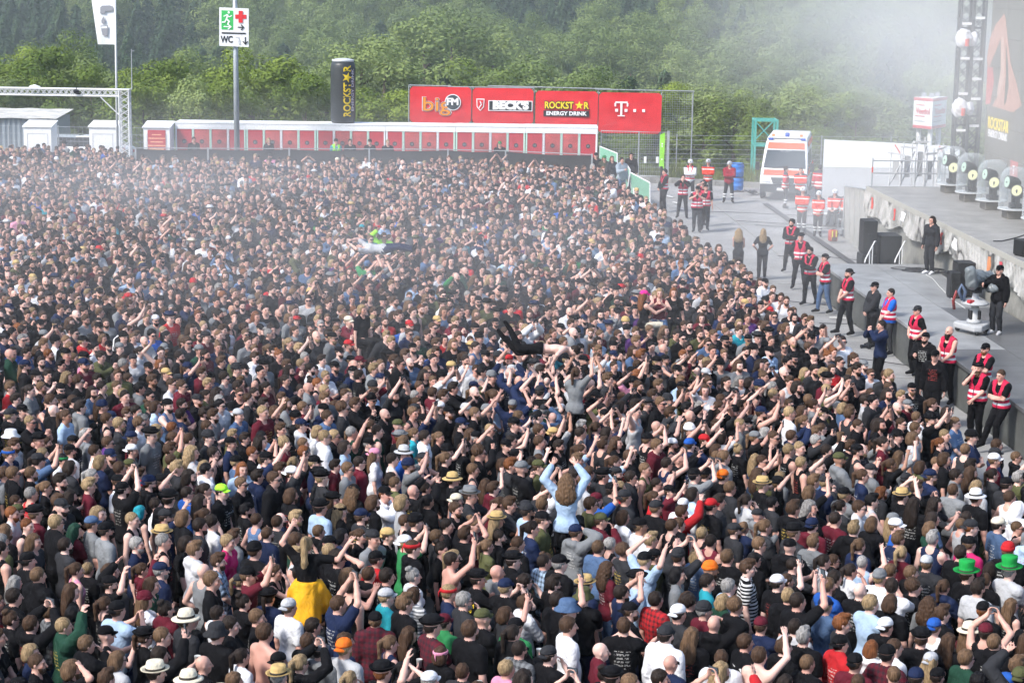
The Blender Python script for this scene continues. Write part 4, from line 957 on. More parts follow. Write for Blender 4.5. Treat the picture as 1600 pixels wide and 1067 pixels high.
for kind, n, leaf, m in (('broad', 13000, 0.0098, leafA), ('broad', 13000, 0.0098, leafA), ('broad', 12000, 0.0100, leafB), ('tall', 11000, 0.0078, leafB), ('tall', 11000, 0.0078, leafB), ('cone', 9000, 0.0105, leafC), ('cone', 9000, 0.0105, leafC)):
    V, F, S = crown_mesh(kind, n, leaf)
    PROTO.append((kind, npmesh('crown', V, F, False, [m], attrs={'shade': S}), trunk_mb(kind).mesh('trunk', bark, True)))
def tree(px, ptop, Y, pr, hgt, label, group, wide=1.0):
    """a tree whose top shows at pixel (px, ptop) and which stands on the land at depth Y"""
    tp = aty(px, ptop, Y); z0 = float(terr(tp[0], Y)); h = tp[2] - z0
    kind, cm, tm = PROTO[pr]
    t = empty({'broad': 'broadleaf_tree', 'tall': 'birch_tree', 'cone': 'conifer_tree'}[kind], (tp[0], Y, z0), label, 'tree', group, rot=(0, 0, px * 0.7))
    t.scale = (h * wide, h * wide, h)
    link('trunk', tm, t); link('crown', cm, t)
    return t
FRONT = [  # px, top py, depth, prototype, width factor, label
    (20, 78, 128, 0, 1.25, 'yellow green bushy tree above the grey shed'), (88, 80, 126, 1, 1.2, 'round bright green tree behind the gate crossbeam'), (140, 86, 131, 2, 1.25, 'pale bushy tree showing past the flag pole'),
    (-30, 95, 124, 2, 1.2, 'bright green tree at the photo edge above the shed'), (222, 112, 124, 0, 1.2, 'round green tree between gate tower and sign pole'), (268, 100, 126, 1, 1.25, 'wide green tree behind the kiosk with red panel'),
    (310, 118, 120, 2, 1.2, 'low pale tree just behind the first red door cabin'), (392, 80, 127, 0, 1.35, 'big round yellow green tree beside the sign pole'), (352, 128, 119, 1, 1.1, 'small green tree half hidden by the sign pole'),
    (440, 112, 131, 2, 1.2, 'grey green tree behind the second cabin'), (478, 120, 122, 1, 1.15, 'dark green bushy tree close to the can'), (512, 104, 134, 4, 1.5, 'slim pale tree just behind the giant can'),
    (566, 62, 141, 3, 1.5, 'tall pale birch rising right of the can'), (603, 74, 138, 4, 1.5, 'pale birch left of the radio banner'), (590, 142, 118, 0, 1.4, 'low yellow green bush between can and banners'),
    (625, 146, 117, 1, 1.3, 'low bright bush touching the radio banner'), (690, 96, 140, 2, 1.2, 'grey green tree above the radio banner'), (742, 98, 142, 0, 1.2, 'round tree above the beer banner'), (800, 108, 138, 4, 1.5, 'pale slim tree above the gap of the middle banners'),
    (662, 34, 160, 3, 1.4, 'tall birch standing above the radio banner in sunlight'), (705, 22, 166, 4, 1.4, 'tall birch with pointed crown above the beer banner'), (770, 48, 168, 3, 1.4, 'pointed pale birch above the yellow star banner'), (848, 86, 146, 2, 1.2, 'spreading pale tree above the yellow star banner'),
    (905, 108, 136, 2, 1.3, 'bushy light tree above the end of the yellow star banner'), (935, 112, 133, 4, 1.4, 'small birch at the join of the last two banners'), (985, 108, 136, 6, 1.2, 'dark conifer behind the white T banner'),
    (1060, 134, 113, 1, 1.15, 'green tree seen through the mesh bay'), (1103, 134, 112, 4, 1.9, 'yellowish birch beside the scaffold end upright'), (1150, 142, 111, 0, 1.35, 'round bright tree behind the teal tower'), (1193, 158, 110, 1, 1.2, 'low green tree left of the ambulance roof'),
    (1238, 128, 114, 2, 1.3, 'pale tree rising behind the ambulance'), (1290, 140, 113, 0, 1.3, 'wide green tree above the white wall end'), (1340, 150, 111, 1, 1.3, 'misty green tree above the white wall middle'), (1385, 148, 112, 2, 1.3, 'misty pale tree left of the three sided sign'), (1012, 150, 112, 0, 1.1, 'dark bush behind the mesh gate'),
    (1440, 130, 116, 5, 1.2, 'misty conifer behind the three sided sign'), (1500, 120, 118, 1, 1.2, 'misty tree behind the stage towers'),
]
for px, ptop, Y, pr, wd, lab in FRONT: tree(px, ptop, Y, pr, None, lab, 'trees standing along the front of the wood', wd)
# the wood on the slope behind: one mass of instanced trees
protoc = bpy.data.collections.new('wood_sources')
for i, (kind, cm, tm) in enumerate(PROTO):
    bm = bmesh.new(); bm.from_mesh(cm); nb = len(bm.faces); bm.from_mesh(tm)
    bm.faces.ensure_lookup_table()
    for f in bm.faces[nb:]: f.material_index = 1
    me = bpy.data.meshes.new('wood_tree'); bm.to_mesh(me); bm.free()
    me.materials.clear(); me.materials.append(cm.materials[0]); me.materials.append(bark)
    o = bpy.data.objects.new('wood_tree_%d' % i, me); protoc.objects.link(o)
pts = []; idx = []; scl = []; rots = []
y = 139.0
while y < 345:
    x = -y * 0.32 - 8
    while x < y * 0.34 + 8:
        xx = x + trng.uniform(-2.0, 2.0); yy = y + trng.uniform(-2.2, 2.2)
        nz = math.sin(xx * 0.07 + 1.0) * math.sin(yy * 0.06 + xx * 0.02) + trng.normal(0, 0.35)
        k = int(trng.choice([5, 6])) if (nz > 0.42 or (xx < -34 and yy > 195 and nz > -0.6)) else (int(trng.choice([3, 4])) if nz < 0.2 else int(trng.choice([0, 1, 2])))
        h = trng.uniform(10.5, 15.0) if k >= 3 else trng.uniform(8, 11.5)
        if yy < 175: h *= 0.85
        pts.append((xx, yy, float(terr(xx, yy)) - 0.2)); idx.append(k); scl.append((h * trng.uniform(0.95, 1.25), h)); rots.append(trng.uniform(0, 6.28))
        x += trng.uniform(3.6, 5.6)
    y += 4.4 if y < 260 else 7.0

def instancer(name, pts, idx, scale, rot, collection, attrs=None, **props):
    """one object: points that carry instances of a collection's objects"""
    me = bpy.data.meshes.new(name); me.vertices.add(len(pts)); me.vertices.foreach_set('co', np.asarray(pts, np.float32).ravel())
    a = me.attributes.new('pick', 'INT', 'POINT'); a.data.foreach_set('value', np.asarray(idx, np.int32))
    a = me.attributes.new('size', 'FLOAT_VECTOR', 'POINT'); a.data.foreach_set('vector', np.asarray(scale, np.float32).ravel())
    a = me.attributes.new('turn', 'FLOAT_VECTOR', 'POINT'); a.data.foreach_set('vector', np.asarray(rot, np.float32).ravel())
    for k, v in (attrs or {}).items():
        a = me.attributes.new(k, 'FLOAT_COLOR', 'POINT'); a.data.foreach_set('color', np.c_[np.asarray(v), np.ones(len(v))].astype(np.float32).ravel())
    o = link(name, me, **props)
    ng = bpy.data.node_groups.new(name + '_scatter', 'GeometryNodeTree')
    ng.interface.new_socket('Geometry', in_out='INPUT', socket_type='NodeSocketGeometry'); ng.interface.new_socket('Geometry', in_out='OUTPUT', socket_type='NodeSocketGeometry')
    N = ng.nodes; L = ng.links
    gi = N.new('NodeGroupInput'); go = N.new('NodeGroupOutput'); ip = N.new('GeometryNodeInstanceOnPoints'); ci = N.new('GeometryNodeCollectionInfo')
    ci.inputs['Collection'].default_value = collection; ci.inputs['Separate Children'].default_value = True; ci.inputs['Reset Children'].default_value = True
    ip.inputs['Pick Instance'].default_value = True
    mp = N.new('GeometryNodeMeshToPoints')
    L.new(gi.outputs[0], mp.inputs['Mesh']); L.new(mp.outputs[0], ip.inputs['Points']); L.new(ci.outputs[0], ip.inputs['Instance'])
    for nm, dt, sock in (('pick', 'INT', 'Instance Index'), ('size', 'FLOAT_VECTOR', 'Scale'), ('turn', 'FLOAT_VECTOR', 'Rotation')):
        na = N.new('GeometryNodeInputNamedAttribute'); na.data_type = dt; na.inputs[0].default_value = nm
        s_ = na.outputs[0]
        if nm == 'turn':
            er = N.new('FunctionNodeEulerToRotation'); L.new(s_, er.inputs[0]); s_ = er.outputs[0]
        L.new(s_, ip.inputs[sock])
    L.new(ip.outputs[0], go.inputs[0])
    md = o.modifiers.new('scatter', 'NODES'); md.node_group = ng
    return o
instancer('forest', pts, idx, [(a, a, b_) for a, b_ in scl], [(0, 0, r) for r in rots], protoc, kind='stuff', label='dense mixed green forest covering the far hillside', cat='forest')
print('forest', len(pts))
# ------------------------------------------------------------------ stage and runway
SR = math.atan2(sb[1], sb[0])                       # rotation of things square with the stage
S0 = at(1356, 291, 2.6)                             # far corner of the deck front
def SP(u, v, z=0.0):
    """u metres towards the camera along the stage front, v metres behind the front"""
    p = np.array([S0[0], S0[1], 0]) + sa * u + sb * v; return np.array([p[0], p[1], z])
def suv(p): d = np.array([p[0] - S0[0], p[1] - S0[1], 0]); return float(d @ sa), float(d @ sb)
deckm = mat('stage_deck_board', (0.28, 0.275, 0.265), 0.45, noise=0.32, nscale=1.3)
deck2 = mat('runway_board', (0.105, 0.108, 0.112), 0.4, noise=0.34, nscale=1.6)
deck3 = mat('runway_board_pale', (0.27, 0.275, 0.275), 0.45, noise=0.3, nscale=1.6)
skirt = mat('stage_skirt', (0.26, 0.255, 0.23), 0.8, noise=0.3, nscale=2.5, bump=0.3)
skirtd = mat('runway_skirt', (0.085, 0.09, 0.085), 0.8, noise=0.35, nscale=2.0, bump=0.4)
blk = mat('black_cabinet', (0.016, 0.017, 0.018), 0.65, noise=0.3, nscale=10)
st = empty('stage', (0, 0, 0), 'large grey stage deck with draped front', 'stage')
q = MB(); 
def obox(q, u0, u1, v0, v1, z0, z1, m=None):
    c = SP((u0 + u1) / 2, (v0 + v1) / 2, (z0 + z1) / 2); return q.box(c, (v1 - v0, u1 - u0, z1 - z0), rz=SR, m=m)
obox(q, 0.15, 44, 0.25, 15.5, 0.0, 2.50); q.build('understage', dark, st)
for i in range(22):
    for j in range(4):
        qq = MB(); obox(qq, i * 2.0 + 0.006, i * 2.0 + 1.994, j * 4.0 + 0.006 - (0.02 if j == 0 else 0), j * 4.0 + 3.994, 2.52, 2.60); qq.build('deck_board', deckm, st)
q = MB(); obox(q, 0, 44, -0.055, -0.026, 2.44, 2.605); q.build('edge_trim', M('pale_edge', (0.40, 0.39, 0.35), 0.5), st)
q = MB(); q.sheet(lambda u, v: tuple(SP(u * 44, 0.10 + 0.05 * math.sin(u * 90 + v) * (1 - v) + 0.02 * math.sin(u * 31), 0.0 + v * 2.48)), 220, 8); q.build('front_wall', skirt, st, smooth=True)
q = MB(); q.sheet(lambda u, v: tuple(SP(0.12 + 0.03 * math.sin(u * 20), u * 4, v * 2.48)), 20, 4); q.build('end_wall', skirt, st, smooth=True)
# hanging banner along the front, swagged and creased
bmat = bpy.data.materials.new('printed_banner'); bmat.use_nodes = True
_n = bmat.node_tree.nodes; _L = bmat.node_tree.links; _b = _n['Principled BSDF']; _b.inputs['Roughness'].default_value = 0.30
_tc = _n.new('ShaderNodeTexCoord'); _v = _n.new('ShaderNodeTexNoise'); _v.inputs['Scale'].default_value = 0.9; _v.inputs['Detail'].default_value = 1.5
_cr = _n.new('ShaderNodeValToRGB'); e = _cr.color_ramp; e.interpolation = 'LINEAR'; e.elements[0].color = (0.05, 0.05, 0.05, 1); e.elements[1].position = 0.40; e.elements[1].color = (0.36, 0.355, 0.33, 1)
for ps, cl in ((0.47, (0.50, 0.49, 0.47, 1)), (0.55, (0.38, 0.375, 0.35, 1)), (0.61, (0.06, 0.06, 0.06, 1)), (0.65, (0.42, 0.41, 0.39, 1))): x_ = e.elements.new(ps); x_.color = cl
_L.new(_tc.outputs['Object'], _v.inputs['Vector']); _L.new(_v.outputs[0], _cr.inputs[0]); _L.new(_cr.outputs[0], _b.inputs['Base Color'])
def swag(u): return 0.62 + 0.20 * abs(math.sin(u * 0.55)) + 0.08 * math.sin(u * 2.1)
def bfn(u, v):
    U = u * 44
    return tuple(SP(U, -0.075 - 0.07 * (1 - v) * (0.5 + 0.5 * math.sin(U * 2.3 + 3 * v)) - 0.035 * abs(math.sin(U * 9.3 - v * 6 + math.sin(U * 1.7))) * (1 - v) ** 0.6 - 0.012 * math.sin(U * 23 + v * 11), 2.45 - (1 - v) * swag(U)))
q = MB(); q.sheet(bfn, 900, 14); bn = q.build('hanging_banner', bmat, st, smooth=True)
for U, cl, sz in ((1.2, (0.6, 0.08, 0.06), 0.22), (4.4, (0.6, 0.06, 0.05), 0.2), (9.2, (0.62, 0.28, 0.10), 0.22), (10.3, (0.6, 0.06, 0.05), 0.2), (11.8, (0.75, 0.75, 0.74), 0.34), (5.6, (0.8, 0.8, 0.8), 0.36), (15.3, (0.62, 0.25, 0.12), 0.26), (16.4, (0.55, 0.06, 0.08), 0.24)):
    q = MB(); q.sheet(lambda u, v: tuple(np.array(bfn((U + (u - 0.5) * sz * 1.3) / 44, 0.35 + v * 0.5)) - sb * 0.012), 6, 6); q.build('printed_mark', mat('printed_ink', cl, 0.5), bn, smooth=True)

# runway in front of the stage
rw = empty('runway', (0, 0, 0), 'lower grey runway deck with dark skirt along the stage', 'stage platform')
uf, vl = suv(at(1288, 412, 1.1)); un, vl2 = suv(at(1600, 645, 1.1))
VL = (vl + vl2) / 2
for i in range(13):
    for j in range(2):
        v0 = VL + (0 - VL - 0.14) * j / 2; v1 = VL + (0 - VL - 0.14) * (j + 1) / 2
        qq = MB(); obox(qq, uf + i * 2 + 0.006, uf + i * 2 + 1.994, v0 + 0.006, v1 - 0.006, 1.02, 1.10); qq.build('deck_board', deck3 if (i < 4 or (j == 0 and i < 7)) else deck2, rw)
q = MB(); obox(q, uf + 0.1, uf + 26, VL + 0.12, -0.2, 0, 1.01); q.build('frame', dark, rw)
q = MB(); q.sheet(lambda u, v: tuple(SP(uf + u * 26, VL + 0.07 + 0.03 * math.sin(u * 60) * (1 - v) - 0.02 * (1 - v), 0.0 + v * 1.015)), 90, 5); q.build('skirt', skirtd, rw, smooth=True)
q = MB(); q.sheet(lambda u, v: tuple(SP(uf + 0.04, VL + 0.06 + u * (-VL - 0.3), v * 1.015)), 12, 2); q.build('end_skirt', skirtd, rw)
def handrail(px, label):
    c = at(px, 411, 1.1); u, v = suv(c)
    t = empty('handrail', SP(u + 0.08, v, 1.1), label, 'handrail', 'silver handrails at the end of the runway', rot=(0, 0, SR))
    q = MB(); q.tube([(0.0, 0.0, 0.02), (0.05, 0.1, 0.12), (0.42, 0.55, 0.62), (0.47, 0.60, 0.62)], 0.022, 8); q.build('rail', alu, t, smooth=True)
    for k in (0.45, 0.75):
        q = MB(); q.tube([(0.05 + 0.4 * k, 0.1 + 0.5 * k, -1.0), (0.05 + 0.4 * k, 0.1 + 0.5 * k, 0.1 + 0.5 * k)], 0.018, 8); q.build('post', alu, t)
    return t
handrail(1350, 'silver handrail beside the black speaker stack'); handrail(1397, 'silver handrail close to the stage front wall')

def speaker_box(name, c, d, label, rz=SR, group=None, tilt=0.0):
    t = empty(name, c, label, 'loudspeaker', group, rot=(tilt, 0, rz))
    q = MB(); q.box((0, 0, d[2] / 2), d); q.build('cabinet', blk, t, bevel=0.02)
    q = MB(); q.box((-d[0] / 2 - 0.008, 0, d[2] / 2), (0.012, d[1] * 0.88, d[2] * 0.9)); q.build('grille', M('grille_metal', (0.03, 0.031, 0.033), 0.5, 0.4), t)
    q = MB(); q.box((0, -d[1] / 2 - 0.012, d[2] * 0.6), (0.16, 0.02, 0.05)); q.build('handle', dark, t)
    for s in (-1, 1):
        q = MB(); q.box((s * d[0] * 0.4, 0, -0.012), (0.05, d[1] * 0.8, 0.03)); q.build('foot', dark, t)
    return t
g_ = 'black loudspeakers by the runway'
c = at(1362, 413, 1.1); u, v = suv(c)
speaker_box('speaker_stack', SP(u - 1.15, v + 0.12, 0.03), (0.48, 0.80, 1.25), 'lower black loudspeaker of the stack beyond the runway', group=g_)
speaker_box('speaker_stack', SP(u - 1.15, v + 0.12, 1.31), (0.42, 0.70, 1.05), 'upper black loudspeaker of the stack beyond the runway', group=g_)
speaker_box('subwoofer', SP(u - 1.3, v + 0.80, 0.03), (0.68, 0.9, 1.85), 'tall black bass speaker right of the stack', group=g_)
c = at(1503, 462, 1.1); u2, v2 = suv(c)
speaker_box('monitor_speaker', SP(u2, v2 + 0.02, 1.13), (0.50, 0.6, 0.95), 'black speaker standing behind the camera pedestal', group=g_)
speaker_box('monitor_speaker', SP(u2 + 0.35, v2 - 0.35, 1.13), (0.28, 0.45, 0.72), 'narrow black speaker beside the camera pedestal', group=g_)
c = at(1596, 400, 2.6); u3, v3 = suv(c)
speaker_box('stage_monitor', SP(u3, v3 + 0.1, 2.63), (0.45, 0.5, 0.42), 'black wedge monitor on the stage edge', group=g_, rz=SR + 0.3)
V_, Q_ = nets([el((0, 0, 0.25), (0.30, 0.28, 0.26)), rc((-0.2, 0, 0.1), (0.25, 0.1, 0.1), 0.16)], 0.04, noise=ripple(0.03, 14))
c = at(1340, 414, 0.0); link('black_bag', npmesh('black_bag', V_, Q_, True, [M('black_vinyl', (0.015, 0.015, 0.016), 0.4)]), loc=SP(uf - 0.55, suv(c)[1] + 0.75, 0.0), label='black covered bundle on the ground beside the speaker stack', cat='bag')
# cable coil and cables on the runway
q = MB(); cc = at(1440, 423, 1.1)
for k in range(9):
    r = 0.22 + 0.05 * (k % 4); oxy = rng.normal(0, 0.12, 2)
    q.tube([(cc[0] + oxy[0] * 2 + r * 1.8 * math.cos(a), cc[1] + oxy[1] + r * math.sin(a), 1.115 + 0.012 * (k % 3)) for a in np.linspace(0, 6.0, 18)], 0.011, 5)
q.build('cable_coil', M('dark_cable', (0.03, 0.03, 0.032), 0.5), label='tangled black cable coil at the feet of the man in black', cat='cable')
pts_ = [at(px, py, 1.12) for px, py in ((1447, 429), (1458, 436), (1468, 448), (1480, 460), (1492, 471), (1508, 482))]
q = MB(); q.tube(pts_, 0.012, 6); q.build('cable', M('pale_cable', (0.55, 0.55, 0.53), 0.5), label='white cable running over the runway to the camera pedestal', cat='cable')
pts_ = [at(px, py, 2.612) for px, py in ((1552, 377), (1565, 377), (1578, 374), (1590, 371), (1604, 366))]
q = MB(); q.tube(pts_, 0.02, 6); q.build('cable', M('dark_cable'), label='black cable curving over the stage deck', cat='cable')

# camera on pedestal
def pedestal():
    c = at(1521, 520, 1.1); t = empty('camera_pedestal', (c[0], c[1], 1.1), 'grey television camera pedestal with plastic covered camera on the runway', 'camera', rot=(0, 0, 0.5))
    gm_ = mat('pedestal_grey', (0.42, 0.43, 0.44), 0.4, noise=0.08); pl = mat('clear_cover', (0.40, 0.43, 0.44), 0.25); 
    q = MB(); q.prism([(0.52 * math.cos(a), 0.52 * math.sin(a)) for a in [R_(x) for x in (-12, 12, 108, 132, 228, 252)]], 0.10, 0.26, axis='z'); q.build('base', gm_, t, bevel=0.04)
    for a in (0, 120, 240):
        q = MB(); q.lathe([(0.06, -0.03), (0.065, 0), (0.06, 0.03)], n=14); q.build('wheel', dark, t, loc=(0.42 * math.cos(R_(a)), 0.42 * math.sin(R_(a)), 0.065), rot=(math.pi / 2, 0, R_(a)))
    q = MB(); q.lathe([(0.19, 0.26), (0.19, 0.34), (0.13, 0.36), (0.13, 0.62), (0.10, 0.63), (0.10, 0.74)], n=20); q.build('column', gm_, t, smooth=True)
    q = MB()
    for a in (20, 100, 190, 280): q.box((0.15 * math.cos(R_(a)), 0.15 * math.sin(R_(a)), 0.48), (0.07, 0.07, 0.22), rz=R_(a))
    q.build('gas_cylinders', dark, t, bevel=0.01)
    q = MB(); q.lathe([(0.10, 0.74), (0.34, 0.745), (0.36, 0.77), (0.34, 0.80), (0.24, 0.86), (0.10, 0.88), (0.07, 1.0), (0.09, 1.05)], n=28); q.build('steering_ring', gm_, t, smooth=True)
    q = MB(); q.box((0, 0, 1.09), (0.20, 0.24, 0.10)); q.box((0.0, 0.0, 1.17), (0.10, 0.5, 0.05)); q.build('pan_head', dark, t, bevel=0.01)
    V_, Q_ = nets([el((0.0, -0.05, 1.40), (0.20, 0.42, 0.22)), rc((0, -0.45, 1.38), (0, -0.75, 1.36), 0.13, 0.15), rc((0, 0.25, 1.30), (0.02, 0.35, 1.62), 0.16, 0.14)], 0.025, noise=ripple(0.014, 26))
    link('rain_cover', npmesh('rain_cover', V_, Q_, True, [mat('cloudy_plastic', (0.16, 0.18, 0.19), 0.3)]), t, rot=(0, 0, 2.0))
    V_, Q_ = nets([el((0.0, 0, 1.16), (0.15, 0.26, 0.13))], 0.025, noise=ripple(0.014, 26)); link('viewfinder_cover', npmesh('viewfinder_cover', V_, Q_, True, [MATS.setdefault('cloudy2', mat('cloudy_plastic', (0.16, 0.18, 0.19), 0.3))]), t, loc=(0.30, -0.22, 0.02))
    q = MB(); q.tube([(0.05, 0.15, 1.15), (0.35, 0.3, 1.05), (0.5, 0.35, 1.0)], 0.018, 6); q.build('pan_bar', dark, t)
    q = MB(); q.tube([(-0.34, 0.1, 0.86), (-0.44, 0.14, 1.08), (-0.40, 0.1, 1.25), (-0.30, 0.05, 1.08), (-0.32, 0.08, 0.84)], 0.045, 7); q.build('cable_loop', M('slate_blue_hose', (0.10, 0.14, 0.22), 0.5), t, smooth=True)
    q = MB(); q.tube([(-0.42, 0.3, 0.6), (-0.50, 0.26, 0.82), (-0.46, 0.2, 1.08), (-0.36, 0.2, 0.95)], 0.04, 7); q.build('cable_loop', M('red_black_hose', (0.30, 0.05, 0.05), 0.5, noise=0.8, nscale=40), t, smooth=True)
    q = MB(); q.box((-0.26, -0.12, 0.85), (0.14, 0.12, 0.07)); q.build('red_case', M('case_red', (0.5, 0.04, 0.05), 0.5), t)
pedestal()

# covered moving lights on the stage: clear domes over dark lamps
clear = bpy.data.materials.new('clear_plastic'); clear.use_nodes = True
_n = clear.node_tree.nodes; _L = clear.node_tree.links; _n.clear()
_o = _n.new('ShaderNodeOutputMaterial'); _t = _n.new('ShaderNodeBsdfTransparent'); _t.inputs[0].default_value = (0.93, 0.95, 0.96, 1); _g = _n.new('ShaderNodeBsdfPrincipled'); _g.inputs['Base Color'].default_value = (0.7, 0.74, 0.76, 1); _g.inputs['Roughness'].default_value = 0.15
_m = _n.new('ShaderNodeMixShader'); _lw = _n.new('ShaderNodeLayerWeight'); _lw.inputs[0].default_value = 0.35; _mr = _n.new('ShaderNodeMapRange'); _mr.inputs[3].default_value = 0.07; _mr.inputs[4].default_value = 0.55
_L.new(_lw.outputs['Facing'], _mr.inputs[0]); _L.new(_mr.outputs[0], _m.inputs[0]); _L.new(_t.outputs[0], _m.inputs[1]); _L.new(_g.outputs[0], _m.inputs[2]); _L.new(_m.outputs[0], _o.inputs[0])
def dome_light(px, py, label, k):
    c = at(px, py, 2.6); t = empty('covered_stage_light', (c[0], c[1], 2.6), label, 'stage light', 'stage lights under clear domes', rot=(0, 0, SR))
    q = MB(); q.box((0, 0, 0.14), (0.60, 0.62, 0.28)); q.build('flight_case', mat('case_grey', (0.16, 0.15, 0.13), 0.6, noise=0.2), t, bevel=0.015)
    r = 0.50; q = MB(); q.lathe([(r * 1.03, 0.30), (r, 0.32), (r, 1.15), (r * 0.96, 1.32), (r * 0.80, 1.48), (r * 0.5, 1.58), (0.001, 1.61)], n=36); q.build('clear_dome', clear, t, smooth=True)
    q = MB(); q.lathe([(r * 0.98, 0.285), (r * 1.05, 0.285), (r * 1.05, 0.315), (r * 0.98, 0.315)], n=36); q.build('base_ring', M('ring_grey', (0.5, 0.52, 0.53), 0.4), t)
    lens = M('pale_yellow_lens', (0.66, 0.64, 0.34), 0.25)
    for m, (x, y, z, az, el_, col) in enumerate(((-0.12, 0.10, 1.10, 190, 8, 0), (0.06, -0.10, 0.84, 232, 18, 1))):
        d = np.array([math.cos(R_(az)) * math.cos(R_(el_)), math.sin(R_(az)) * math.cos(R_(el_)), math.sin(R_(el_))]); p0 = np.array([x, y, z])
        q = MB(); q.tube([p0 + d * 0.14, p0, p0 - d * 0.20, p0 - d * 0.30], [0.20, 0.205, 0.17, 0.09], 18); h = q.build('lamp_head', dark, t, smooth=False)
        q = MB(); q.tube([p0 + d * 0.142, p0 + d * 0.150], [0.165, 0.165], 24); q.build('lens', lens if col else M('pale_green_lens', (0.55, 0.72, 0.58), 0.25), h)
        q = MB(); q.tube([p0 + d * 0.151, p0 + d * 0.156], [0.035, 0.035], 10); q.build('lens_centre', dark, h)
    q = MB(); q.box((0.02, 0, 0.38), (0.34, 0.36, 0.18)); q.box((0.02, 0.21, 0.62), (0.14, 0.06, 0.5)); q.box((0.02, -0.21, 0.62), (0.14, 0.06, 0.5)); q.build('yoke', dark, t, bevel=0.015)
for k, (px, py, lab) in enumerate(((1486, 301, 'covered stage light nearest the railing'), (1516, 314, 'second covered stage light from the railing'), (1549, 327, 'third covered stage light from the railing'), (1584, 341, 'fourth covered stage light, below the red screen logo'), (1622, 357, 'fifth covered stage light, cut by the photo edge'))): dome_light(px, py, lab, k)

# railing at the far end of the deck
def railing():
    a = SP(0.15, 0.10, 2.6); b_ = at(1478, 292, 2.6); L_ = suv(b_)[1]
    t = empty('stage_railing', (0, 0, 0), 'grey tube railing at the far end of the stage', 'railing')
    for vv in (0.1, L_ * 0.58, L_ * 0.96):
        q = MB(); q.tube([SP(0.15, vv, 2.6), SP(0.15, vv, 3.62)], 0.026, 8); q.build('post', galv, t)
    q = MB(); q.tube([SP(0.15, 0.1, 3.1), SP(0.15, 0.1, 3.3)], 0.029, 8); q.build('red_tape', M('tape_red', (0.6, 0.08, 0.06), 0.5), t)
    for z in (3.52, 3.08):
        q = MB(); q.tube([SP(0.15, 0.1, z), SP(0.15, L_, z)], 0.024, 8); q.build('rail', galv, t)
railing()
# folded tables and stands behind the railing
for k, (px, lab) in enumerate(((1398, 'first folded stand behind the stage railing'), (1416, 'second folded stand behind the stage railing'), (1436, 'third folded stand behind the stage railing'), (1452, 'fourth folded stand behind the stage railing'), (1467, 'fifth folded stand nearest the covered light'))):
    c = aty(px, 288, 72.2 + 0.25 * (k % 2)); t = empty('folded_stand', (c[0], c[1], 2.25), lab, 'stand', 'folded stands behind the stage railing', rot=(0, 0, 0.2 * k))
    h = 1.35 + 0.22 * ((k * 7) % 3)
    q = MB(); q.box((0, 0, h), (0.62, 0.12, 0.06), rot=(0, 0.12 - 0.05 * k, 0)); q.build('top_bar', M('pale_stand', (0.62, 0.63, 0.64), 0.5), t)
    for s in (-0.22, 0.2):
        q = MB(); q.tube([(s, 0, 0), (s * 0.8, 0, h + 0.18)], 0.022, 6); q.build('leg', M('pale_stand', (0.62, 0.63, 0.64), 0.5), t)
    q = MB(); q.tube([(-0.25, 0.03, 0.1), (0.28, 0.03, h - 0.15)], 0.025, 6); q.build('brace', galv, t)
    q = MB(); q.box((0.02, 0.05, h * 0.55), (0.22, 0.03, h * 0.5)); q.build('panel', M('pale_panel', (0.5, 0.51, 0.52), 0.6), t)

# lattice towers with wrapped lamps
def tower(px, label, wrapped):
    c = aty(px, 240, 73.0); t = empty('lattice_tower', (c[0], 73.0, 0), label, 'tower', 'dark lattice towers beside the screen')
    q = MB(); lattice(q, (0, 0, 0), (0, 0, 13.5), 0.42, 30, ref=(0, 1, 0), r=0.045, rb=0.02); q.build('lattice', M('dark_steel', (0.10, 0.11, 0.12), 0.5, 0.5), t)
    q = MB(); q.box((0, 0, 0.05), (1.0, 1.0, 0.1)); q.build('base_plate', galv, t)
    for z in wrapped[1]:
        q = MB(); q.box((0, -0.26, z), (0.34, 0.04, 0.09)); q.build('white_lamp_bar', inkw, t)
    for z in wrapped[0]:
        V_, Q_ = nets([el((-0.10, -0.3, z), (0.28, 0.26, 0.36)), el((0.26, -0.2, z - 0.02), (0.17, 0.2, 0.27))], 0.04, noise=ripple(0.03, 20))
        o = link('wrapped_lamp', npmesh('wrapped_lamp', V_, Q_, True, [M('pale_wrap', (0.72, 0.73, 0.75), 0.35)]), t)
        q = MB(); q.tube([(-0.02, -0.54, z - 0.26), (-0.02, -0.57, z + 0.0)], 0.075, 10); q.build('red_lamp', M('red_lamp', (0.65, 0.10, 0.08), 0.4), o)
zt = [aty(1497, y, 73.0)[2] for y in (60, 168)]
tower(1497, 'dark lattice tower with two wrapped lamps', (zt, [aty(1497, y, 73)[2] for y in (37, 91, 146, 203)]))
tower(1517, 'dark lattice tower close to the screen edge', ([], [aty(1515, y, 73)[2] for y in (28, 92, 123, 154, 196)]))
q = MB(); 
for z in (aty(1510, 183, 73)[2], aty(1510, 196, 73)[2], aty(1510, 45, 73)[2], aty(1525, 232, 73)[2]): q.tube([(aty(1499, 100, 73)[0], 73.1, z), (aty(1540, 100, 73)[0], 73.3, z + 0.02)], 0.04, 6)
q.build('tower_crossbars', M('dark_steel'), label='dark crossbars joining the two lattice towers', cat='crossbar')

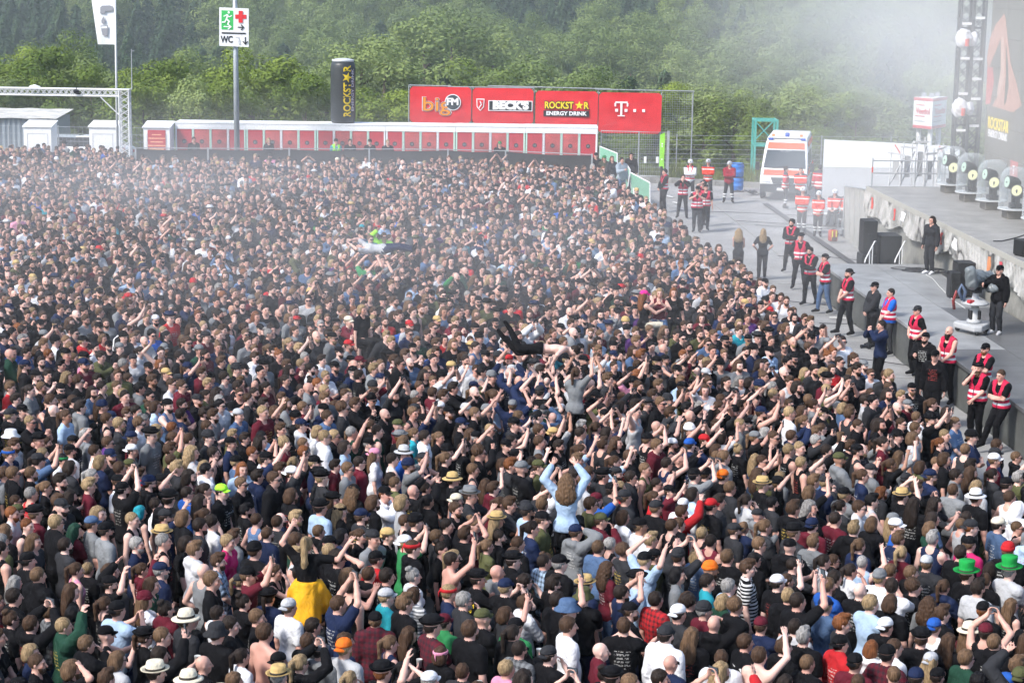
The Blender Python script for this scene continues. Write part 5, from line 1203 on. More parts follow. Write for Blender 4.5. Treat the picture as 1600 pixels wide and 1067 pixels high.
# big screen
def screen():
    A = aty(1541, 200, 71.6); u0, v0 = suv((A[0], A[1])); 
    L_ = 14.0; z0, z1 = 2.75, 13.0
    t = empty('video_screen', (0, 0, 0), 'huge grey video wall showing reddish fingers and a drink logo', 'screen')
    def sp(u, z, off=0.0): return SP(u0 + u, v0 - off, z)
    rz = SR
    q = MB(); obox(q, u0, u0 + L_, v0 + 0.02, v0 + 0.35, z0, z1); q.build('back_frame', dark, t)
    def emis(name, c, s): return mat(name, (0.02, 0.02, 0.02), 0.4, emit=(c, s))
    gpan = emis('screen_grey', (0.23, 0.235, 0.22), 0.55)
    pw, ph = 1.75, 1.02
    ni, nj = int(L_ / pw), int((z1 - z0) / ph)
    for i in range(ni):
        for j in range(nj):
            q = MB(); obox(q, u0 + i * pw + 0.008, u0 + (i + 1) * pw - 0.008, v0 - 0.03, v0 + 0.015, z0 + j * ph + 0.008, z0 + (j + 1) * ph - 0.008); q.build('screen_panel', gpan, t)
    # picture shapes, given by where they show on the wall
    def wall(px, py):
        d = _F + (px - 800) / FPX * _R + (533.5 - py) / FPX * _U
        n = sb; o = SP(u0, v0, 0); k = ((o - _C) @ n) / (d @ n); p = _C + d * k
        return suv((p[0], p[1]))[0], p[2]
    def shape(nm, poly, m, off):
        P = [wall(*p) for p in poly]; V1 = [SP(u, v0 - off, z) for u, z in P]; V2 = [SP(u, v0 - off + 0.006, z) for u, z in P]; n = len(P)
        q = MB(); q.add(V1 + V2, [tuple(range(n)), tuple(range(2 * n - 1, n - 1, -1))] + [(i, (i + 1) % n, (i + 1) % n + n, i + n) for i in range(n)]); q.build(nm, m, t)
    pk = emis('screen_pink', (0.58, 0.34, 0.28), 0.6); rd = emis('screen_red', (0.62, 0.20, 0.20), 0.6); pk2 = emis('screen_pale', (0.66, 0.46, 0.39), 0.62); gd = emis('screen_dark', (0.16, 0.17, 0.15), 0.5)
    shape('picture', [(1571, 22), (1573, 30), (1576, 60), (1581, 100), (1590, 130), (1598, 165), (1585, 176), (1552, 166), (1560, 152), (1566, 125), (1568, 90), (1566, 60), (1560, 75), (1553, 92), (1545, 110), (1544, 90), (1549, 60), (1557, 40)], pk, 0.045)
    shape('picture', [(1545, 106), (1553, 106), (1555, 128), (1549, 163), (1542, 163)], rd, 0.052)
    shape('picture', [(1566, 60), (1570, 58), (1572, 95), (1570, 130), (1562, 152), (1560, 145), (1566, 110)], pk2, 0.052)
    shape('picture', [(1574, 70), (1577, 100), (1578, 135), (1574, 160), (1571, 165), (1574, 120)], gd, 0.052)
    ye = emis('screen_yellow', (0.85, 0.65, 0.05), 0.9); wh = emis('screen_white', (0.8, 0.8, 0.85), 0.8)
    def wtext(body, pA, pB, hh, m):
        a, b2 = wall(*pA), wall(*pB); me = text_mesh(body, 1.0, extrude=0.004, offset=0.015); xs = [v.co.x for v in me.vertices]; ys_ = [v.co.y for v in me.vertices]
        kx = (b2[0] - a[0]) / (max(xs) - min(xs)); kz = hh / (max(ys_) - min(ys_))
        for v in me.vertices: v.co = SP(a[0] + (v.co.x - min(xs)) * kx, v0 - 0.06 - v.co.z, a[1] + (v.co.y - min(ys_)) * kz)
        me.materials.clear(); me.materials.append(m); link('lettering', me, t)
    wtext('ROCKSTAR', (1546, 200), (1578, 207), 0.42, ye); wtext('ENERGY DRINK', (1546, 213), (1576, 220), 0.26, wh)
    shape('logo_field', [(1581, 250), (1593, 254), (1591, 285), (1580, 283)], rd, 0.05)
    wtext('T', (1584, 272), (1588, 273), 0.3, wh)
    q = MB(); 
    for s in (0.02, L_ - 0.02): obox(q, u0 + s - 0.06, u0 + s + 0.06, v0 + 0.04, v0 + 0.3, 0.0, 13.3)
    q.build('support_mast', M('dark_steel'), t)
screen()

# three sided sign pylon
def pylon():
    Y = 112.0; a = aty(1428.5, 150, Y - 0.3); m_ = aty(1458, 156, Y - 1.4); c = aty(1480, 150, Y + 0.6)
    pc = np.array([(a[0] + m_[0] + c[0]) / 3, Y, 0]); zb, zt_ = aty(1458, 203, Y - 1.4)[2], aty(1458, 154, Y - 1.4)[2]
    t = empty('sign_pylon', (pc[0], Y, 0), 'three sided white and red advertising sign on posts', 'sign')
    P = [np.array([a[0] - pc[0], a[1] - Y]), np.array([m_[0] - pc[0], m_[1] - Y]), np.array([c[0] - pc[0], c[1] - Y])]
    q = MB(); q.prism([tuple(p) for p in P], zb, zt_, axis='z'); q.build('box', white, t)
    rr = M('pylon_red', (0.60, 0.06, 0.08), 0.5)
    for i, (p, r) in enumerate(((P[0], P[1]), (P[1], P[2]))):
        d = r - p; L_ = np.linalg.norm(d); ang = math.atan2(d[1], d[0]); hh = zt_ - zb
        for z in (zb + 0.10, zt_ - 0.10):
            q = MB(); cx = (p + r) / 2; n = np.array([d[1], -d[0]]) / L_; q.box((cx[0] + n[0] * 0.012, cx[1] + n[1] * 0.012, z), (L_ * 0.98, 0.02, 0.16), rz=ang); q.build('red_stripe', rr, t)
        nn = np.array([d[1], -d[0]]) / L_ * 0.03; cx = p + d * 0.52
        text('lettering', 'Veedol', 0.48, rr, t, (cx[0] + nn[0], cx[1] + nn[1], zb + hh * 0.56), (math.pi / 2, 0, ang), extrude=0.003, offset=0.01, width=L_ * 0.75)
        for z, k in ((0.76, 0.45), (0.40, 0.5), (0.24, 0.55)):
            q = MB(); cx = p + d * 0.36; q.box((cx[0] + nn[0] * 0.5, cx[1] + nn[1] * 0.5, zb + hh * z), (L_ * k, 0.012, 0.05), rz=ang); q.build('text_line', rr if z > 0.3 else M('grey_ink'), t)
    for p in P:
        q = MB(); q.tube([(p[0] * 0.6, p[1] * 0.6, float(terr(pc[0], Y)) - 0.2), (p[0] * 0.6, p[1] * 0.6, zb)], 0.14, 10); q.build('post', M('pale_pole'), t, smooth=True)
    for k in range(3):
        q = MB(); q.box((P[k][0] * 0.4, P[k][1] * 0.4, zt_ + 0.12), (0.25, 0.2, 0.22)); q.build('top_lamp', M('grey_ink'), t)
pylon()
# white wall behind the stage
def back_wall():
    t = empty('white_tarp_wall', (0, 0, 0), 'long white tarpaulin wall with painted shade on the lower half behind the stage', 'wall')
    A = aty(1288, 218, 84); B = aty(1500, 229, 84.0)
    zA, zB = A[2], B[2]; zm = aty(1340, 262, 84)[2]
    q = MB(); q.sheet(lambda u, v: (A[0] + (B[0] - A[0]) * u, 84 + 0.03 * math.sin(u * 14) * math.sin(v * 3 + u * 5), zm + v * (zA + (zB - zA) * u - zm)), 40, 6); q.build('upper_sheet', M('white_tarp'), t, smooth=True)
    q = MB(); q.sheet(lambda u, v: (A[0] + (B[0] - A[0]) * u, 83.97 + 0.04 * math.sin(u * 11) * (1 - v), v * (zm - 0.01)), 40, 4); q.build('lower_sheet', mat('shaded_tarp', (0.52, 0.53, 0.54), 0.7, noise=0.12, nscale=1), t, smooth=True)  # the lower grey is shade on the wall, put into the sheet's colour
    for k in range(8):
        x = A[0] + 0.03 + (B[0] - A[0] - 0.06) * k / 7; q = MB(); q.tube([(x, 84.12, 0), (x, 84.12, zA + (zB - zA) * k / 7 + 0.02)], 0.03, 6); q.build('post', galv, t)
    for (x0, y0, x1, y1) in ((1398, 226, 1408, 242), (1468, 229, 1473, 238)):
        q = MB(); q.tube([aty(x0, y0, 83.93), aty(x1, y1, 83.93)], 0.03, 4); q.build('red_strap', M('tape_red'), t)
back_wall()
# low tarpaulin screen between pit and the stage end
def side_screen():
    A = at(1320, 345, 0.0); t = empty('tarp_screen', (0, 0, 0), 'creased grey tarpaulin screen at the end of the stage', 'screen fence')
    p0 = aty(1320, 291, 76.5); p1 = aty(1358, 297, 71.2)
    q = MB(); q.sheet(lambda u, v: tuple(p0 * (1 - u) * (1, 1, 0) + p1 * u * (1, 1, 0) + np.array([0.05 * math.sin(u * 30 + v * 3), 0, v * (p0[2] * (1 - u) + p1[2] * u)])), 40, 6); q.build('cloth', mat('grey_sheet', (0.36, 0.36, 0.34), 0.5, noise=0.2, nscale=3), t, smooth=True)
    q = MB(); q.tube([p0, p1], 0.03, 6); q.build('top_rail', galv, t)
    for p in (p0, p1):
        q = MB(); q.tube([(p[0], p[1], 0), p], 0.03, 6); q.build('post', galv, t)
side_screen()

# ------------------------------------------------------------------ ambulance
def ambulance():
    fl = at(1192, 311, 0.0)                         # front wheel seen at the left
    th = R_(11.0); rz = -th                         # nose points towards the camera, turned to the left
    t = empty('ambulance', (0, 0, 0), 'white and orange red ambulance van facing the pit', 'ambulance', rot=(0, 0, rz))
    # local frame: nose towards -Y, x to the right of the picture
    off = Matrix.Rotation(rz, 3, 'Z') @ Vector((-0.92, 1.0, 0)); t.location = (fl[0] - off.x, fl[1] - off.y, 0.075)
    wp = mat('ambulance_white', (0.78, 0.79, 0.80), 0.3); dayglo = mat('orange_red_paint', (0.80, 0.12, 0.06), 0.4); gls = mat('windscreen', (0.06, 0.075, 0.085), 0.12); bp = mat('dark_bumper', (0.05, 0.055, 0.06), 0.5)
    # side profile (y, z)
    prof = [(0.0, 0.38), (0.0, 0.78), (0.06, 1.05), (0.62, 1.30), (1.42, 2.12), (1.62, 2.42), (2.1, 2.62), (5.7, 2.64), (5.85, 2.5), (5.9, 0.38)]
    def W2(z): return 1.02 - 0.14 * max(0, (z - 1.2) / 1.45) ** 1.5
    V = []; n = len(prof)
    for y, z in prof: V.append((-W2(z), y, z))
    for y, z in prof: V.append((W2(z), y, z))
    F = [tuple(range(n)), tuple(range(2 * n - 1, n - 1, -1))] + [(i, (i + 1) % n, (i + 1) % n + n, i + n) for i in range(n)]
    q = MB(); q.add(V, F); body = q.build('body', wp, t, bevel=0.07); autosmooth(body.data, 0.5)
    def strip(nm, y0, z0, y1, z1, w0, w1, m, lift=0.018, par=None, nn=None):
        d = nrm((0, y1 - y0, z1 - z0)); nv = np.array([0, -d[2], d[1]]) * lift
        q = MB(); P = [np.array([-w0, y0, z0]) + nv, np.array([w0, y0, z0]) + nv, np.array([w1, y1, z1]) + nv, np.array([-w1, y1, z1]) + nv]; Q = [p - nv * 0.9 for p in P]
        q.add(P + Q, [(0, 1, 2, 3), (7, 6, 5, 4), (0, 4, 5, 1), (1, 5, 6, 2), (2, 6, 7, 3), (3, 7, 4, 0)]); return q.build(nm, m, par or t)
    L_ = lambda k, a, b_: (a[0] + (b_[0] - a[0]) * k, a[1] + (b_[1] - a[1]) * k)
    A, B = prof[3], prof[4]
    a, b_ = L_(0.06, A, B), L_(0.96, A, B); ws = strip('windscreen', *a, *b_, 0.93, 0.84, gls)
    q = MB(); q.tube([(-0.55, A[0] + 0.02, A[1] + 0.07), (0.15, A[0] + 0.10, A[1] + 0.14)], 0.015, 5); q.build('wiper', dark, ws)
    a, b_ = L_(0.0, prof[4], prof[5]), L_(1.0, prof[4], prof[5]); strip('orange_band', *L_(0.05, prof[4], prof[5]), *L_(0.95, prof[4], prof[5]), 0.83, 0.80, dayglo)
    a, b_ = L_(0.12, prof[2], prof[3]), L_(0.9, prof[2], prof[3]); strip('bonnet_band', *a, *b_, 0.90, 0.88, dayglo)
    strip('bumper', 0.0, 0.36, 0.0, 0.72, 1.0, 1.0, bp, 0.06)
    strip('grille', 0.0, 0.735, 0.05, 1.0, 0.44, 0.56, bp, 0.05)
    for k in range(3):
        q = MB(); q.box((0, -0.03 + 0.01 * k, 0.745 + 0.065 * k), (0.86, 0.02, 0.014)); q.build('grille_bar', galv, t)
    q = MB(); q.lathe([(0.09, 0), (0.09, 0.01)], n=18, sy=0.55); q.build('badge', M('grey_badge', (0.4, 0.42, 0.45), 0.3, 0.6), t, loc=(0, -0.05, 0.84), rot=FR)
    q = MB(); q.box((0, -0.055, 0.50), (0.52, 0.015, 0.11)); q.build('number_plate', inkw, t)
    for s in (-1, 1):
        q = MB(); q.prism([(s * 0.55, 0.80), (s * 0.95, 0.84), (s * 0.95, 1.08), (s * 0.70, 0.99)][::s], -0.04, 0.10); q.build('headlight', M('lamp_glass', (0.7, 0.72, 0.75), 0.15), t)
        q = MB(); q.tube([(s * 0.98, 0.85, 1.32), (s * 1.14, 0.80, 1.36)], 0.03, 6); q.box((s * 1.2, 0.78, 1.42), (0.18, 0.10, 0.36)); q.build('mirror', dark, t, bevel=0.02)
        q = MB(); q.box((s * 0.62, 2.0, 2.70), (0.13, 0.13, 0.11)); q.build('amber_lamp', M('amber', (0.75, 0.25, 0.10), 0.3), t)
        q = MB(); q.box((s * 0.72, 1.75, 2.56), (0.22, 0.10, 0.08)); q.build('blue_flash', M('blue_lamp', (0.06, 0.12, 0.5), 0.25), t)
        for y in (1.0, 4.6):
            q = MB(); q.lathe([(0.30, -0.12), (0.345, -0.09), (0.345, 0.09), (0.30, 0.12)], n=24); wv = q.build('wheel', dark, t, loc=(s * 0.92, y, 0.345), rot=(0, math.pi / 2, 0), smooth=True)
            q = MB(); q.lathe([(0.2, -0.128), (0.2, 0.128)], n=16); q.build('rim', alu, wv)
            q = MB(); q.lathe([(0.40, -0.05), (0.40, 0.05)], n=24); q.build('wheel_arch', bp, t, loc=(s * 0.975, y, 0.37), rot=(0, math.pi / 2, 0))
        for nm, y0, y1, z0, z1, m in (('side_band', 1.3, 5.7, 1.0, 1.3, dayglo), ('side_window', 1.35, 2.3, 1.40, 2.0, gls), ('side_window', 2.9, 4.2, 1.45, 2.0, gls), ('upper_band', 2.2, 5.7, 2.2, 2.42, dayglo)):
            q = MB(); P = []
            for dx in (0.004, 0.022):
                for (y, z) in ((y0, z0), (y1, z0), (y1, z1), (y0, z1)): P.append((s * (W2(z) + dx), y, z))
            q.add(P, [(0, 1, 2, 3), (7, 6, 5, 4), (0, 4, 5, 1), (1, 5, 6, 2), (2, 6, 7, 3), (3, 7, 4, 0)]); q.build(nm, m, t)
    q = MB(); q.lathe([(0.10, 0), (0.10, 0.16), (0.06, 0.19)], n=14); q.build('blue_beacon', M('blue_lamp'), t, loc=(0, 2.0, 2.63), smooth=True)
    q = MB(); q.box((0, 1.95, 2.62), (1.5, 0.25, 0.06)); q.build('light_bar', wp, t)
    text('lettering', 'NOTARZT', 0.13, M('grey_ink'), t, (0, 1.30, 2.055), (R_(52), 0, 0), extrude=0.002, width=0.5)
ambulance()

# teal scaffold tower, blue barrels, bin
def teal_tower():
    t = empty('teal_tower', (0, 0, 0), 'teal steel frame tower behind the ambulance', 'tower'); tl = mat('teal_paint', (0.10, 0.42, 0.36), 0.5, noise=0.15)
    Y = 96.0; a = aty(1181, 187, Y); c = aty(1215, 187, Y); z = a[2]
    for (x, y) in ((a[0], Y), (c[0], Y), (a[0], Y + 1.1), (c[0], Y + 1.1)):
        q = MB(); q.box((x, y, z / 2), (0.10, 0.10, z)); q.build('leg', tl, t)
    for zz in (z - 0.05, z - 1.25):
        for yy in (Y, Y + 1.1):
            q = MB(); q.box(((a[0] + c[0]) / 2, yy, zz), (c[0] - a[0] - 0.105, 0.08, 0.09)); q.build('beam', tl, t)
        for x in (a[0], c[0]):
            q = MB(); q.box((x, Y + 0.55, zz), (0.08, 0.99, 0.085)); q.build('beam', tl, t)
    q = MB(); q.tube([(a[0], Y, z - 0.1), (c[0], Y, z - 1.2)], 0.035, 4); q.build('brace', tl, t)
    q = MB(); q.tube([(c[0], Y + 1.1, z - 0.1), (a[0], Y + 1.1, z - 1.2)], 0.035, 4); q.build('brace', tl, t)
teal_tower()
bl = mat('blue_barrel_plastic', (0.02, 0.17, 0.55), 0.45)
for k, (px, py, lab) in enumerate(((1152, 297, 'lower blue barrel behind the paramedic in the dark red jacket'), (1152, 276, 'upper blue barrel stacked behind the paramedic in the dark red jacket'))):
    c = at(1151, 297, 0.1); t = empty('blue_barrel', (c[0], c[1], 0.1 + k * 0.63), lab, 'barrel', 'blue barrels by the kerb')
    q = MB(); q.lathe([(0.26, 0), (0.29, 0.03), (0.30, 0.2), (0.315, 0.22), (0.30, 0.24), (0.30, 0.42), (0.315, 0.44), (0.29, 0.58), (0.25, 0.61), (0.0005, 0.61)], n=24); q.build('body', bl, t, smooth=True)
    q = MB(); q.lathe([(0.30, 0.57), (0.315, 0.585), (0.30, 0.6)], n=24); q.build('lid_ring', dark, t)
c = at(1172, 304, 0.05); q = MB()
for k in range(14): 
    o_ = rng.normal(0, 0.14, 2); a = rng.uniform(0, 3.1); q.tube([(o_[0] - 0.2 * math.cos(a), o_[1] - 0.2 * math.sin(a), 0.03 + 0.01 * k), (o_[0] + 0.2 * math.cos(a), o_[1] + 0.2 * math.sin(a), 0.05 + 0.012 * k)], 0.025, 5)
q.build('cable_heap', M('dark_cable'), loc=c, label='dark heap of cables on the ground left of the ambulance', cat='cable')
def rescue_bag():
    c = at(1301, 377, 0.08); t = empty('rescue_bag', c, 'red rescue backpack with yellow reflective stripes', 'bag', rot=(0, 0, 0.3))
    q = MB(); q.box((0, 0, 0.22), (0.34, 0.22, 0.44)); q.build('body', mat('bag_red', (0.42, 0.06, 0.04), 0.7, noise=0.2, nscale=9), t, bevel=0.06, smooth=True)
    for s in (-0.08, 0.08):
        q = MB(); q.box((s, -0.118, 0.24), (0.05, 0.01, 0.34)); q.build('stripe', M('flash_yellow', (0.8, 0.75, 0.1), 0.5), t)
    q = MB(); q.tube([(-0.06, 0, 0.43), (0, 0, 0.5), (0.06, 0, 0.43)], 0.015, 6); q.build('handle', dark, t)
    q = MB(); q.box((0.0, -0.13, 0.1), (0.2, 0.05, 0.14)); q.build('pocket', M('pocket_dark', (0.08, 0.04, 0.03), 0.7), t, bevel=0.02)
rescue_bag()
def wheel_cart():
    c = at(1325, 368, 0.08); t = empty('equipment_cart', c, 'low tube trolley beside the seated paramedics', 'trolley', rot=(0, 0, 0.2))
    q = MB()
    for x in (-0.35, 0.35):
        for y in (-0.2, 0.2): q.tube([(x, y, 0.06), (x, y, 0.62)], 0.018, 6)
    for z in (0.25, 0.62):
        q.tube([(-0.35, -0.2, z), (0.35, -0.2, z), (0.35, 0.2, z), (-0.35, 0.2, z), (-0.35, -0.2, z)], 0.018, 6)
    q.build('frame', galv, t)
    q = MB(); q.box((0, 0, 0.255), (0.68, 0.38, 0.02)); q.build('shelf', M('grey_stand_panel', (0.35, 0.36, 0.37), 0.6), t)
    for x in (-0.35, 0.35):
        for y in (-0.2, 0.2):
            q = MB(); q.lathe([(0.045, -0.015), (0.05, 0), (0.045, 0.015)], n=12); q.build('castor', dark, t, loc=(x, y, 0.05), rot=FR)
wheel_cart()
c = at(1300, 352, 0.08)
BENCH = c
t = empty('aluminium_case', (c[0] + 0.2, c[1] + 0.15, 0.08), 'grey equipment case the two paramedics sit on', 'case', rot=(0, 0, 0.2))
q = MB(); q.box((0, 0, 0.22), (1.1, 0.42, 0.44)); q.build('body', M('grey_stand', (0.18, 0.19, 0.2), 0.5), t, bevel=0.02)
q = MB(); q.box((0, 0, 0.455), (1.14, 0.46, 0.03)); q.build('lid', alu, t)
# ------------------------------------------------------------------ people: materials
def cloth_mat(name, src, kind='plain', rough=0.85):
    """src 'obj' takes the colour from the object, 'inst:attr' from the point that carries the instance"""
    m = bpy.data.materials.new(name); m.use_nodes = True; n = m.node_tree.nodes; L = m.node_tree.links; b = n['Principled BSDF']
    b.inputs['Roughness'].default_value = rough; b.inputs['Specular IOR Level'].default_value = 0.12
    oi = n.new('ShaderNodeObjectInfo')
    if src == 'obj': col = oi.outputs['Color']
    else:
        a = n.new('ShaderNodeAttribute'); a.attribute_type = 'INSTANCER'; a.attribute_name = src[5:]; col = a.outputs['Color']
    tc = n.new('ShaderNodeTexCoord'); sp = n.new('ShaderNodeSeparateXYZ'); L.new(tc.outputs['Object'], sp.inputs[0])
    def math_(op, a, b_=None, c=None):
        x = n.new('ShaderNodeMath'); x.operation = op
        for i, v in enumerate((a, b_, c)):
            if v is None: continue
            if isinstance(v, (int, float)): x.inputs[i].default_value = v
            else: L.new(v, x.inputs[i])
        return x.outputs[0]
    def mix(f, a, b_, mode='MIX'):
        x = n.new('ShaderNodeMix'); x.data_type = 'RGBA'; x.blend_type = mode
        for s, v in ((0, f), (6, a), (7, b_)):
            if isinstance(v, tuple): x.inputs[s].default_value = v
            elif isinstance(v, (int, float)): x.inputs[s].default_value = v
            else: L.new(v, x.inputs[s])
        return x.outputs[2]
    X, Y, Z = sp.outputs
    band = lambda v, lo_, hi_: math_('MULTIPLY', math_('GREATER_THAN', v, lo_), math_('LESS_THAN', v, hi_))
    if kind == 'skin':
        a = n.new('ShaderNodeAttribute'); a.attribute_name = 'tint'; col = mix(1.0, col, a.outputs['Color'], 'MULTIPLY'); b.inputs['Roughness'].default_value = 0.5
        b.inputs['Subsurface Weight'].default_value = 0.0; b.inputs['Specular IOR Level'].default_value = 0.35
    elif kind == 'hair':
        tx = n.new('ShaderNodeTexNoise'); tx.inputs['Scale'].default_value = 55; mp = n.new('ShaderNodeMapping'); mp.inputs['Scale'].default_value = (1, 1, 0.2)
        L.new(tc.outputs['Object'], mp.inputs[0]); L.new(mp.outputs[0], tx.inputs['Vector']); mr = n.new('ShaderNodeMapRange'); mr.inputs[1].default_value = 0.3; mr.inputs[2].default_value = 0.7; mr.inputs[3].default_value = 0.55; mr.inputs[4].default_value = 1.4
        L.new(tx.outputs[0], mr.inputs[0]); col = mix(1.0, col, mr.outputs[0], 'MULTIPLY'); b.inputs['Roughness'].default_value = 0.55
        bp = n.new('ShaderNodeBump'); bp.inputs['Strength'].default_value = 1.0; bp.inputs['Distance'].default_value = 0.014; L.new(tx.outputs[0], bp.inputs['Height']); L.new(bp.outputs[0], b.inputs['Normal'])
    else:
        tx = n.new('ShaderNodeTexNoise'); tx.inputs['Scale'].default_value = 9; tx.inputs['Detail'].default_value = 3; tx.inputs['Distortion'].default_value = 1.2; L.new(tc.outputs['Object'], tx.inputs['Vector'])
        bp = n.new('ShaderNodeBump'); bp.inputs['Strength'].default_value = 0.8; bp.inputs['Distance'].default_value = 0.03; L.new(tx.outputs[0], bp.inputs['Height']); L.new(bp.outputs[0], b.inputs['Normal'])
        if kind == 'shirt':            # flat prints of lettering-like blocks on some shirts, back or front
            rnd = oi.outputs['Random']
            has = math_('LESS_THAN', math_('FRACT', math_('MULTIPLY', rnd, 7.13)), 0.38)
            row = math_('LESS_THAN', math_('FRACT', math_('MULTIPLY', Z, 21.0)), 0.55)
            ns = n.new('ShaderNodeTexNoise'); ns.inputs['Scale'].default_value = 38; ns.inputs['Detail'].default_value = 1.0
            ad = n.new('ShaderNodeVectorMath'); ad.operation = 'ADD'; L.new(tc.outputs['Object'], ad.inputs[0]); cb = n.new('ShaderNodeCombineXYZ'); L.new(math_('MULTIPLY', rnd, 31.0), cb.inputs[0]); L.new(cb.outputs[0], ad.inputs[1]); L.new(ad.outputs[0], ns.inputs['Vector'])
            ink_ = math_('GREATER_THAN', ns.outputs[0], 0.49)
            reg = math_('MULTIPLY', math_('LESS_THAN', math_('ABSOLUTE', X), 0.105), band(Z, 1.10, 1.345))
            f = math_('MULTIPLY', math_('MULTIPLY', has, reg), math_('MULTIPLY', ink_, row))
            f = math_('MULTIPLY', f, 0.55)
            cr = n.new('ShaderNodeValToRGB'); cr.color_ramp.interpolation = 'CONSTANT'; cr.color_ramp.elements[0].color = (0.55, 0.55, 0.53, 1); cr.color_ramp.elements[1].position = 0.6; cr.color_ramp.elements[1].color = (0.30, 0.29, 0.27, 1); x_ = cr.color_ramp.elements.new(0.8); x_.color = (0.5, 0.36, 0.08, 1); x_ = cr.color_ramp.elements.new(0.9); x_.color = (0.4, 0.06, 0.05, 1)
            L.new(math_('FRACT', math_('MULTIPLY', rnd, 13.7)), cr.inputs[0])
            col = mix(f, col, cr.outputs[0])
        elif kind == 'plaid':
            s1 = math_('LESS_THAN', math_('FRACT', math_('MULTIPLY', X, 14.0)), 0.45); s2 = math_('LESS_THAN', math_('FRACT', math_('MULTIPLY', Z, 14.0)), 0.45)
            f = math_('MULTIPLY', math_('ADD', s1, s2), 0.42); col = mix(f, col, (0.02, 0.02, 0.025, 1))
        elif kind == 'stripes':
            f = math_('LESS_THAN', math_('FRACT', math_('MULTIPLY', Z, 20.0)), 0.5); col = mix(f, col, (0.6, 0.6, 0.6, 1))
        elif kind == 'vest':
            f = math_('ADD', band(Z, 1.005, 1.055), band(Z, 1.125, 1.175)); col = mix(f, col, (0.72, 0.73, 0.74, 1))
            g = math_('MULTIPLY', math_('LESS_THAN', math_('ABSOLUTE', X), 0.012), math_('GREATER_THAN', Y, 0.0)); col = mix(g, col, (0.08, 0.02, 0.03, 1))
        elif kind == 'medic':
            f = math_('ADD', band(Z, 0.90, 0.96), band(Z, 1.03, 1.09)); f = math_('ADD', f, band(Z, 1.33, 1.365)); col = mix(f, col, (0.75, 0.76, 0.74, 1))
            f2 = math_('GREATER_THAN', Z, 1.44); col = mix(f2, col, (0.05, 0.055, 0.07, 1))
        elif kind == 'medic_trousers':
            f = math_('ADD', band(Z, 0.22, 0.28), band(Z, 0.33, 0.39)); col = mix(f, col, (0.72, 0.73, 0.73, 1))
        elif kind == 'tattoo':
            ns = n.new('ShaderNodeTexNoise'); ns.inputs['Scale'].default_value = 26; L.new(tc.outputs['Object'], ns.inputs['Vector'])
    L.new(col, b.inputs['Base Color'])
    return m
PM = {k: cloth_mat('person_' + k, 'obj', kk) for k, kk in (('skin', 'skin'), ('hair', 'hair'), ('shirt', 'shirt'), ('plain', 'plain'), ('plaid', 'plaid'), ('stripes', 'stripes'), ('vest', 'vest'), ('medic', 'medic'), ('medic_trousers', 'medic_trousers'))}
PM['band'] = mat('hat_band', (0.03, 0.025, 0.02), 0.8)
FM = {'skin': cloth_mat('crowd_skin', 'inst:skin', 'skin'), 'hair': cloth_mat('crowd_hair', 'inst:hair', 'hair'), 'shirt': cloth_mat('crowd_shirt', 'inst:shirt', 'shirt'), 'hat': cloth_mat('crowd_hat', 'inst:hat', 'plain'), 'dark': mat('crowd_dark', (0.018, 0.019, 0.024), 0.85)}

SKIN = [tuple(min(0.8, v * 1.10) for v in c) for c in [(0.54, 0.31, 0.245), (0.59, 0.36, 0.295), (0.50, 0.27, 0.215), (0.63, 0.41, 0.345), (0.52, 0.31, 0.26), (0.36, 0.19, 0.13)]]
HAIRC = {'brown': (0.062, 0.036, 0.023), 'dark': (0.024, 0.017, 0.014), 'light brown': (0.125, 0.076, 0.045), 'blond': (0.27, 0.19, 0.105), 'ginger': (0.16, 0.06, 0.024), 'grey': (0.24, 0.23, 0.22), 'black': (0.009, 0.008, 0.009)}
COLS = {'black': (0.0055, 0.0055, 0.007), 'charcoal': (0.026, 0.027, 0.031), 'navy': (0.012, 0.020, 0.055), 'grey': (0.17, 0.18, 0.19), 'white': (0.68, 0.69, 0.72), 'maroon': (0.10, 0.012, 0.022), 'red': (0.42, 0.020, 0.025), 'blue': (0.02, 0.09, 0.36),
        'light blue': (0.34, 0.46, 0.62), 'teal': (0.02, 0.26, 0.32), 'green': (0.03, 0.20, 0.07), 'olive': (0.075, 0.08, 0.035), 'dark green': (0.014, 0.05, 0.032), 'pink': (0.62, 0.25, 0.36), 'purple': (0.07, 0.025, 0.12), 'yellow': (0.70, 0.35, 0.02), 'orange': (0.75, 0.16, 0.02),
        'denim blue': (0.07, 0.12, 0.22), 'cream': (0.66, 0.60, 0.47), 'straw': (0.50, 0.35, 0.15), 'pale grey': (0.42, 0.43, 0.45), 'brown': (0.10, 0.055, 0.03), 'neon green': (0.35, 0.85, 0.05), 'magenta': (0.45, 0.02, 0.12), 'hot pink': (0.75, 0.03, 0.25), 'lime': (0.25, 0.62, 0.05)}

# ---- caches of shared meshes
POSES = {'down': dict(b='down'), 'crossed': dict(r='cross', l='cross2'), 'hips': dict(b='hip'), 'film': dict(b='phone'), 'filmhigh': dict(b='phonehi'), 'filmone': dict(r='phone1', l='down'), 'bothup': dict(b='up'), 'oneup': dict(r='up', l='down'),
         'fist': dict(r='fist', l='down'), 'point': dict(r='point', l='down'), 'clap': dict(b='clap'), 'claphigh': dict(b='claphi'), 'cup': dict(r='cup', l='down'), 'mouth': dict(r='mouth', l='front'), 'front': dict(b='front'), 'head': dict(r='head', l='down'),
         'lens': dict(b='lens'), 'reach': dict(b='upfwd'), 'reachone': dict(l='upfwd', r='down'), 'wide': dict(r='wide', l='up'), 'lap': dict(b='lap'), 'upin': dict(b='upin'), 'camera': dict(r='fwd', l='lens'), 'ride': dict(b='holdleg'), 'rideup': dict(r='upin', l='up'), 'rideone': dict(r='up', l='holdleg'), 'handfwd': dict(r='fwd', l='down'), 'under': dict(b='under')}
